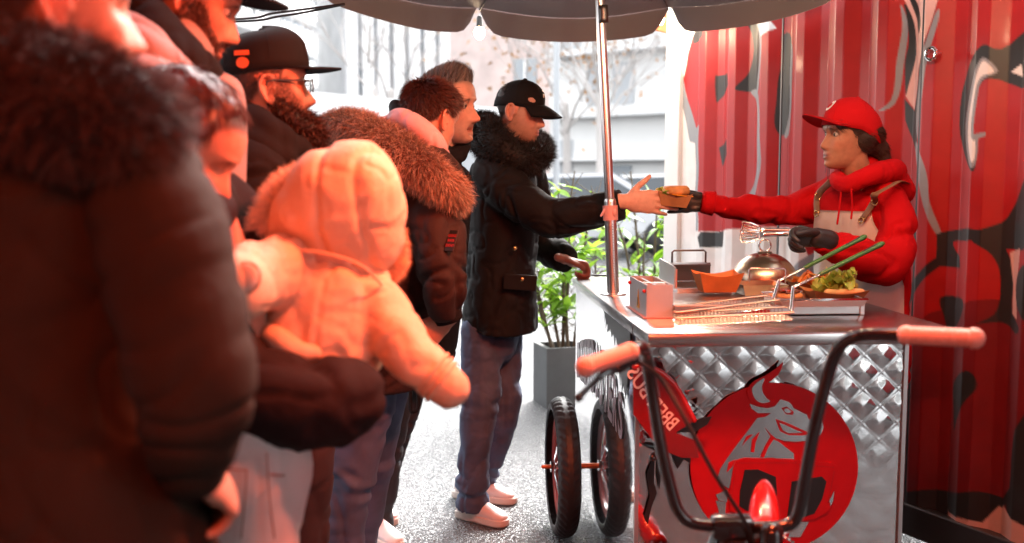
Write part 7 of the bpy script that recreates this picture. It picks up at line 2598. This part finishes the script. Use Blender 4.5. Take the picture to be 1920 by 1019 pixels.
# ================================================================== person: woman carrying the child
def build_mother():
    base = V(at(455, 900, 1.72).x, 1.72, 0)
    P = person('dark haired woman in white jeans carrying the child on her arm', base, QUEUE)
    HM = head_frame(at(350, 272, 1.74), (.80, .05, -.52), scale=.97)
    skin = (0.54, 0.28, 0.20)
    sh = at(345, 455, 1.80)
    body, bvf = build_body(P, HM, skin, dict(female=True, nose=.95), neck_to=at(345, 400, 1.76), torso=[at(360, 440, 1.78), at(400, 600, 1.78), at(440, 760, 1.76)], neck_r=.046, ears=(),
        colargs=dict(hairc=(.045, .014, .012), lipc=(.42, .12, .10)))
    hb_ = [xf(sweep([V(0, .030, .098), V(0, .01, .092), V(0, -.06, .06), V(0, -.095, -.02), V(0, -.085, -.12), V(0, -.07, -.22)], [(.045, .018), (.070, .04), (.082, .06), (.085, .055), (.088, .05), (.08, .04)], side=V(1, 0, 0), n=20, sub=4), HM),
           xf(sweep([V(.026, .030, .098), V(.077, .012, .038), V(.082, -.010, -.02), V(.082, -.01, -.12), V(.076, -.01, -.20)], [(.018, .026), (.018, .028), (.018, .028), (.02, .03), (.016, .026)], side=V(1, 0, 0), n=14, sub=4), HM),
           xf(sweep([V(-.026, .030, .098), V(-.076, .030, .035), V(-.080, .045, -.04), V(-.076, .05, -.12), V(-.06, .06, -.18)], [(.018, .026), (.018, .030), (.018, .032), (.018, .03), (.012, .02)], side=V(1, 0, 0), n=14, sub=4), HM)]
    v, f, n = remesh(hb_, .006, 3)
    v = v + n * (.004 * vnoise(np.stack([v[:, 0] * 60, v[:, 1] * 60, v[:, 2] * 10], 1)))[:, None]
    put('hair', v, f, M['hair_dark'], P, col=np.tile(np.array([.060, .016, .013]), (len(v), 1)) * (1 + .5 * vnoise(np.stack([v[:, 0] * 90, v[:, 1] * 90, v[:, 2] * 12], 1)))[:, None])
    p, nr = tri_sample(v, f, 5000)
    tg = np.tile(np.array([.05, 0, -1.0]), (len(p), 1))
    tg = tg - nr * (tg * nr).sum(1)[:, None]
    sv, sf, t = strands(p, tg + nr * .03 + RNG.normal(size=nr.shape) * .05, .04, .0015, seg=3)
    put('loose_hair', sv, sf, M['hair_dark'], P, col=np.repeat(np.clip(1 + .4 * RNG.normal(size=len(p)), .3, 2), 7)[:, None] * np.array([.040, .014, .011]), smooth=False, kind='stuff')
    # dark coat: trunk, thick sleeve round the child
    TP = [at(345, 392, 1.86), at(348, 420, 1.88), at(372, 520, 1.90), at(410, 650, 1.88), at(455, 780, 1.78), at(470, 838, 1.74)]
    tor = sweep(TP, [(.09, .10), (.15, .17), (.165, .18), (.155, .17), (.13, .16), (.125, .15)], side=V(1, .05, 0), n=26, sub=4, cap1='flat')
    ar = sweep([at(335, 470, 1.80), at(352, 600, 1.72), at(420, 740, 1.66), at(520, 762, 1.66), at(610, 756, 1.68), at(650, 748, 1.70)], [.085, .09, .092, .092, .084, .068], n=22, sub=5)
    al = sweep([at(380, 440, 1.92), at(470, 560, 2.0), at(600, 640, 1.98)], [.085, .08, .06], n=18, sub=5)
    garment('coat', [tor, ar, al], M['burgcoat'], P, voxel=.010, smooth=5, fold=[(.014, 6, (1, 1, 1)), (.006, 15, (1, 1, 1))])
    co = [sweep([at(400, 400, 1.74), at(350, 400, 1.68), at(310, 360, 1.74), at(330, 350, 1.86), at(390, 380, 1.86)], [.04, .045, .05, .05, .045], n=16, sub=4, closed=True)]
    garment('collar', co, M['burgcoat'], P, voxel=.010, smooth=4)
    # white jeans
    l1 = sweep([at(446, 835, 1.68), at(448, 900, 1.68), at(452, 1000, 1.68), at(465, 1250, 1.70), at(462, 1750, 1.72)], [(.125, .115), (.128, .118), (.105, .10), (.075, .08), (.055, .055)], side=V(1, 0, 0), n=22, sub=5)
    l2 = sweep([at(462, 835, 1.78), at(463, 900, 1.80), at(466, 1000, 1.82), at(470, 1250, 1.84), at(485, 1690, 1.86)], [(.105, .11), (.11, .115), (.09, .095), (.07, .075), (.055, .055)], side=V(1, 0, 0), n=22, sub=5)
    jo = garment('white_jeans', [l1, l2], M['whitedenim'], P, voxel=.009, smooth=4, fold=[(.004, 12, (1, 1, 1))])[0]
    sm = MB()
    def stl(pts):
        sm.add(sweep([at(u, v_, Y) for (u, v_, Y) in pts], [.0013] * len(pts), n=5, sub=4))
    stl([(400, 885, 1.560), (430, 880, 1.555), (462, 882, 1.558)])
    stl([(462, 882, 1.558), (460, 930, 1.556), (452, 1010, 1.567)])
    stl([(508, 890, 1.57), (530, 892, 1.60), (556, 884, 1.66)])
    stl([(500, 850, 1.57), (505, 930, 1.57), (515, 1010, 1.575)])
    sm.put('jeans_seams', M['stitch'], jo)
    for (x, Y) in ((at(462, 1700, 1.72).x, 1.72), (at(485, 1690, 1.86).x, 1.86)):
        shoe(P, (x - .06, Y - .02, 0), (x + .18, Y + .03, 0))

# ================================================================== person: child in cream jacket
def build_child():
    c0 = at(610, 690, 1.86)
    P = person('small child in cream padded jacket with fur edged hood up, carried by the woman', c0, QUEUE)
    HM = head_frame(at(632, 395, 1.88), (-.35, .90, -.05), scale=.86)
    body, bvf = build_body(P, HM, (.55, .32, .24), dict(female=True), neck_to=at(630, 470, 1.88), torso=[at(620, 500, 1.88), at(600, 620, 1.88)], neck_r=.042)
    # hood: big padded cap, creased towards the seam, open on the far side
    hd = [ball(at(645, 385, 1.87), (.118, .118, .118), nu=24, nv=18), ball(at(668, 360, 1.86), (.092, .105, .096)), ball(at(580, 402, 1.88), (.075, .10, .075)),
          ball(at(690, 430, 1.87), (.066, .085, .09)), ball(at(645, 448, 1.88), (.115, .10, .06)), ball(at(535, 425, 1.90), (.040, .08, .052))]
    def hoodfold(v, n):
        ax = np.array(at(690, 420, 1.76))
        d = v - ax
        ang = np.arctan2(d[:, 2], -d[:, 0])
        r = np.hypot(d[:, 0], d[:, 2])
        k = np.clip(r / .15, 0, 1) * (d[:, 1] < .10)
        return v + n * (.0026 * k * np.sin(ang * 9 + 2 * vnoise(v * 12)) * np.clip(vnoise(v * 7) + .6, 0, 1))[:, None]
    garment('hood', hd, M['cream'], P, voxel=.0065, smooth=5, fold=[(.008, 8, (1.6, 1, .6)), (.003, 22, (1, 1, 1))], seams=hoodfold)
    fur(P, [at(572, 330, 1.90), at(538, 356, 1.87), at(512, 390, 1.86), at(500, 424, 1.86), at(506, 455, 1.88)], [.012, .016, .018, .018, .012], 9000, .026, .0018, (.72, .54, .42), droop=.1, tipcol=(.80, .66, .55), lean=(-.5, 0, 0), corecol=(.62, .46, .36))
    fur(P, [at(745, 440, 1.93), at(748, 478, 1.92), at(738, 508, 1.92), at(722, 520, 1.94)], [.010, .012, .012, .010], 3000, .016, .0018, (.72, .54, .42), droop=.1, tipcol=(.80, .56, .38), lean=(.5, 0, 0), corecol=(.62, .46, .36))
    # jacket
    tor = sweep([at(628, 470, 1.88), at(622, 505, 1.88), at(612, 560, 1.87), at(600, 630, 1.86), at(596, 688, 1.86)], [(.07, .07), (.115, .10), (.128, .115), (.13, .12), (.125, .115)], side=V(.97, .2, 0), n=26, sub=4, cap1='flat')
    ar = sweep([at(686, 548, 1.86), at(730, 610, 1.82), at(768, 662, 1.80), at(806, 700, 1.79), at(826, 716, 1.79)], [.056, .053, .049, .045, .041], n=20, sub=5, cap1='flat')
    al = sweep([at(545, 500, 1.84), at(492, 515, 1.72), at(440, 540, 1.62), at(402, 562, 1.58)], [.062, .064, .062, .052], n=20, sub=5)
    garment('jacket', [tor, ar, al], M['cream'], P, voxel=.0065, smooth=4, fold=[(.006, 6, (1.6, 1, .5)), (.0055, 15, (1.4, 1, .7)), (.003, 30, (1, 1, 1))])
    hem = garment('jacket_hem', [sweep([at(488, 622, 1.78), at(520, 640, 1.74), at(556, 660, 1.73), at(588, 662, 1.74)], [.022, .026, .022, .016], n=14, sub=5)], M['cream'], P, voxel=.006, smooth=3)
    M['mitten'] = mat('orange knitted mitten', (.62, .30, .18), .9, bump=[(300, .4, .002, 'noise')])
    cf = put('cuff', *sweep([at(818, 708, 1.79), at(842, 728, 1.785)], [.042, .038], n=20), M['cream'], P)
    put('mitten', *sweep([at(836, 726, 1.785), at(845, 738, 1.785), at(838, 752, 1.785)], [.030, .028, .016], n=14), M['mitten'], P)
    for (u_, v__) in ((812, 700), (820, 708), (828, 716)):
        c_ = at(u_, v__, 1.79)
        dd = (at(842, 728, 1.785) - at(806, 700, 1.79)).normalized()
        s1 = dd.cross(V(0, 1, 0)).normalized()
        s2 = dd.cross(s1)
        put('cuff_gather', *sweep([c_ + s1 * .043 * math.cos(t) + s2 * .043 * math.sin(t) for t in np.linspace(0, 2 * math.pi, 21)[:-1]], [.0035] * 20, n=6, sub=1, closed=True), M['cream'], P)
    ring = at(459, 522, 1.575)
    bf = frame(ring, V(.95, -.3, 0).normalized(), V(0.1, .3, .95).normalized(), V(-.3, -.95, .25).normalized())
    put('round_badge', *xf(lathe([(.001, .006), (.020, .006), (.024, .003), (.024, -.01)], 28), bf @ Matrix.Scale(1, 4)), M['badge'], P)
    put('badge_ring', *xf(sweep([V(.029 * math.cos(t), .026 * math.sin(t), 0.0) for t in np.linspace(0, 2 * math.pi, 25)[:-1]], [.0028] * 24, n=6, sub=1, closed=True), bf), M['cream'], P)
    # seams of the jacket back
    sm = MB()
    sm.add(sweep([at(500, 478, 1.775), at(560, 470, 1.765), at(620, 478, 1.75), at(680, 500, 1.752), at(716, 535, 1.80)], [.0028] * 5, n=6, sub=5))
    sm.put('jacket_seam', M['cream'], P)
    lg = [sweep([at(590, 680, 1.86), at(575, 720, 1.85), at(560, 760, 1.85)], [.070, .060, .05], n=16, sub=4), sweep([at(620, 680, 1.92), at(630, 720, 1.92), at(635, 750, 1.92)], [.075, .060, .05], n=16, sub=4)]
    garment('trousers', lg, M['blackcoat'], P, voxel=.010, smooth=4)

# ================================================================== person: man nearest the camera
def build_near_man():
    base = V(at(170, 900, 1.25).x, 1.27, 0)
    P = person('man in olive parka with dark fur hood, nearest the camera with his back turned', base, QUEUE)
    HM = head_frame(at(92, 2, 1.26), (.80, .58, -.05), scale=1.02)
    skin = (0.54, 0.27, 0.19)
    hand_r = at(372, 872, 1.27)
    h1 = hand_shape(hand_r, (.25, .60, -.65), (-.3, .5, .4), curl=(40, 45, 50, 55), mid=(45, 45, 45, 45), size=.185, thumb=(25, 20, 10), flip=-1)
    body, bvf = build_body(P, HM, skin, {}, neck_to=at(70, 170, 1.28), torso=[at(80, 240, 1.30), at(100, 600, 1.30), at(110, 900, 1.30)], neck_r=.060,
        arms=[[at(270, 360, 1.22), at(355, 720, 1.16), hand_r]], hands=[h1], colargs=dict(hairc=(.05, .03, .024), beard=.25, beardc=(.2, .1, .08)))
    short_hair(P, HM, bvf, (.05, .03, .024), n=5000, length=.010, lift=.35, flow=(0, -.4, -1))
    TP = [at(80, 240, 1.32), at(80, 290, 1.32), at(85, 420, 1.33), at(95, 640, 1.33), at(120, 860, 1.33), at(140, 1060, 1.33), at(150, 1300, 1.33)]
    tor = sweep(TP, [(.12, .12), (.185, .15), (.20, .17), (.19, .17), (.195, .175), (.20, .18), (.20, .18)], side=V(.86, -.50, 0), n=30, sub=4, cap1='flat')
    ar = sweep([at(262, 345, 1.24), at(298, 430, 1.20), at(338, 590, 1.16), at(362, 720, 1.15), at(362, 810, 1.19), at(358, 876, 1.24)], [.080, .083, .080, .074, .064, .050], n=24, sub=6, cap1='flat')
    al = sweep([at(-120, 345, 1.42), at(-180, 600, 1.42), at(-150, 860, 1.40)], [.085, .082, .06], n=18, sub=5)
    def parkafold(v, n):
        # long slanting drag folds over the back, ring folds along the sleeve
        q = np.stack([v[:, 0] * 5 + v[:, 2] * 3.0, v[:, 1] * 4, v[:, 2] * 11 + v[:, 0] * 9], 1)
        a = 1 - 2 * np.abs(vnoise(q))
        a = .5 * a - 1.1 * np.exp(-(vnoise(q + 40) / .16) ** 2)
        zy = at(100, 345, 1.2).z
        return v + n * (.0065 * a - .006 * np.exp(-((v[:, 2] - zy) / .006) ** 2))[:, None]
    garment('parka', [tor, al], M['olivecoat'], P, voxel=.0075, smooth=4, fold=[(.005, 14, (1, 1, 1))], seams=parkafold)
    def armfold(v, n):
        q = np.stack([v[:, 0] * 5, v[:, 1] * 5, v[:, 2] * 26 - v[:, 0] * 8], 1)
        a = .5 * vnoise(q * .6 + 5) - 1.1 * np.exp(-(vnoise(q + .8 * vnoise(v * 6)[:, None]) / .2) ** 2)
        return v + n * (.0050 * a)[:, None]
    garment('sleeve', [ar], M['olivecoat'], P, voxel=.0065, smooth=3, seams=armfold)
    put('sleeve_cuff', *sweep([at(358, 868, 1.235), at(366, 886, 1.255)], [.048, .040], n=18, cap0='flat', cap1='flat'), M['blackhood'], P)
    fp = [at(-260, 60, 1.40), at(-130, 120, 1.27), at(0, 165, 1.20), at(100, 185, 1.16), at(190, 205, 1.15), at(262, 226, 1.19), at(285, 222, 1.26)]
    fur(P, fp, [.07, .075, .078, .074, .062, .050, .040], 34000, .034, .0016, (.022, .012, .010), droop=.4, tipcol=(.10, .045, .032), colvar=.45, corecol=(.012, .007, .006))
    hd = [sweep([at(-120, 200, 1.30), at(20, 250, 1.24), at(160, 262, 1.21), at(270, 262, 1.22)], [.06, .065, .06, .05], n=16, sub=4)]
    garment('hood', hd, M['blackcoat'], P, voxel=.010, smooth=4)
    l1 = sweep([V(base.x + .10, 1.22, .80), V(base.x + .10, 1.25, .45), V(base.x + .10, 1.27, .05)], [.10, .08, .065], n=16, sub=4)
    l2 = sweep([V(base.x - .10, 1.36, .80), V(base.x - .10, 1.37, .45), V(base.x - .10, 1.37, .05)], [.10, .08, .065], n=16, sub=4)
    garment('trousers', [l1, l2], M['blackcoat'], P, voxel=.014, smooth=3)
    for dx, Y in ((.10, 1.27), (-.10, 1.37)):
        shoe(P, (base.x + dx - .05, Y - .06, 0), (base.x + dx + .14, Y + .18, 0), mats=(M['blackcoat'], M['rubber']))

build_parka_man()
build_spiky_man()
build_snapback_man()
build_tall_man()
build_mother()
build_child()
build_near_man()

# ================================================================== the burger between the two hands, and the tongs
HB_ = at(1262, 372, 3.69)
bg = thing('burger', 'burger with lettuce and cheese in a brown card tray passed between two hands', 'burger', tuple(HB_))
BM = frame(at(1262, 371, 3.67) + V(0.0, 0.0, -0.032), V(.985, -.10, -.10).normalized(), V(.10, .99, 0).normalized(), V(.10, 0, .99).normalized()) @ Matrix.Scale(1.38, 4)
put('card_tray', *xf(boat(.066, .070, .038, .012, .012), BM), M['kraft'], bg, smooth=False)
v, f = lathe([(0.001, .034), (.030, .033), (.037, .026), (.039, .017), (.036, .010), (.001, .010)], 28)
put('bun_top', *xf((v * np.array([1, 1, 1]), f), BM @ Matrix.Translation((.004, 0, .022)) @ Matrix.Rotation(-.12, 4, 'Y')), M['bun'], bg)
put('bun_bottom', *xf(lathe([(0.001, .020), (.034, .020), (.036, .012), (.032, .003), (.001, .003)], 28), BM), M['crumb'], bg)
put('patty', *xf(lathe([(0.001, .030), (.036, .030), (.039, .025), (.036, .020), (.001, .020)], 28), BM), M['meat'], bg)
put('cheese', *xf(box(.062, .062, .003, (0, 0, 0)), BM @ Matrix.Translation((.006, -.004, .0335)) @ Matrix.Rotation(.75, 4, 'Z') @ Matrix.Rotation(.08, 4, 'X')), M['cheese'], bg, smooth=False)
r = random.Random(8)
for k in range(6):
    nu = 9
    v, f = [], []
    ph = r.uniform(0, 6)
    for i_ in range(6):
        for j in range(nu + 1):
            s = -1 + 2 * j / nu
            v.append((s * .026, (i_ / 5 - .3) * .026, .008 * math.sin(j * 2.3 + ph) * (i_ / 5) + .004 * math.sin(i_ * 2 + ph)))
    for i_ in range(5):
        for j in range(nu):
            a = i_ * (nu + 1) + j
            f.append((a, a + 1, a + nu + 2, a + nu + 1))
    Mx = BM @ Matrix.Translation((-.030 + r.uniform(-.006, .014), -.012 + r.uniform(-.018, .018), .030 + r.uniform(-.004, .012))) @ Matrix.Rotation(r.uniform(.8, 2.2), 4, 'Z') @ Matrix.Rotation(r.uniform(-.3, .8), 4, 'X')
    put('lettuce_leaf', *xf((np.array(v), f), Mx), M['lettuce2'] if k % 2 else M['lettuce'], bg)

tg_ = thing('serving_tongs', 'steel serving tongs with slotted ends held in the gloved hand', 'tongs', tuple(at(1450, 438, 3.24)))
def tong_arm(a, b, c, head, name):
    put('arm', *sweep([a, b, c], [(.0085, .0022)] * 3, side=V(0, .35, 1), n=10, sub=4), M['chrome'], tg_)
    d = (head - c).normalized()
    s = V(0, -.45, .9).normalized()
    s = (s - d * s.dot(d)).normalized()
    n = d.cross(s)
    Fm = frame(c, d, s, n)
    mb = MB()
    L = (head - c).length
    out = [(0, .008), (.014, .016), (.04, .022), (.06, .020), (L, .010), (L, -.010), (.06, -.020), (.04, -.022), (.014, -.016), (0, -.008)]
    P = [V(x, y, .006 * (x / L) ** 2) for (x, y) in out]
    mb.add(xf(sweep(P, [.0024] * len(P), n=6, sub=3, closed=True), Fm))
    for y in (-.011, 0, .011):
        mb.add(xf(sweep([V(.010, y * .6, 0), V(.04, y, .003), V(L - .004, y * .8, .006)], [(.0034, .0012)] * 3, side=V(0, 1, 0), n=8, sub=3), Fm))
    mb.put('slotted_end', M['chrome'], tg_)
tong_arm(at(1512, 440, 3.225), at(1470, 439, 3.22), at(1428, 441, 3.22), at(1390, 446, 3.215), 'front')
tong_arm(at(1512, 434, 3.255), at(1470, 433, 3.265), at(1425, 432, 3.27), at(1392, 428, 3.275), 'back')
put('hinge', *xf(box(.010, .014, .018, (0, 0, 0), .002), Matrix.Translation(at(1428, 440, 3.213))), M['chrome'], tg_, smooth=False)
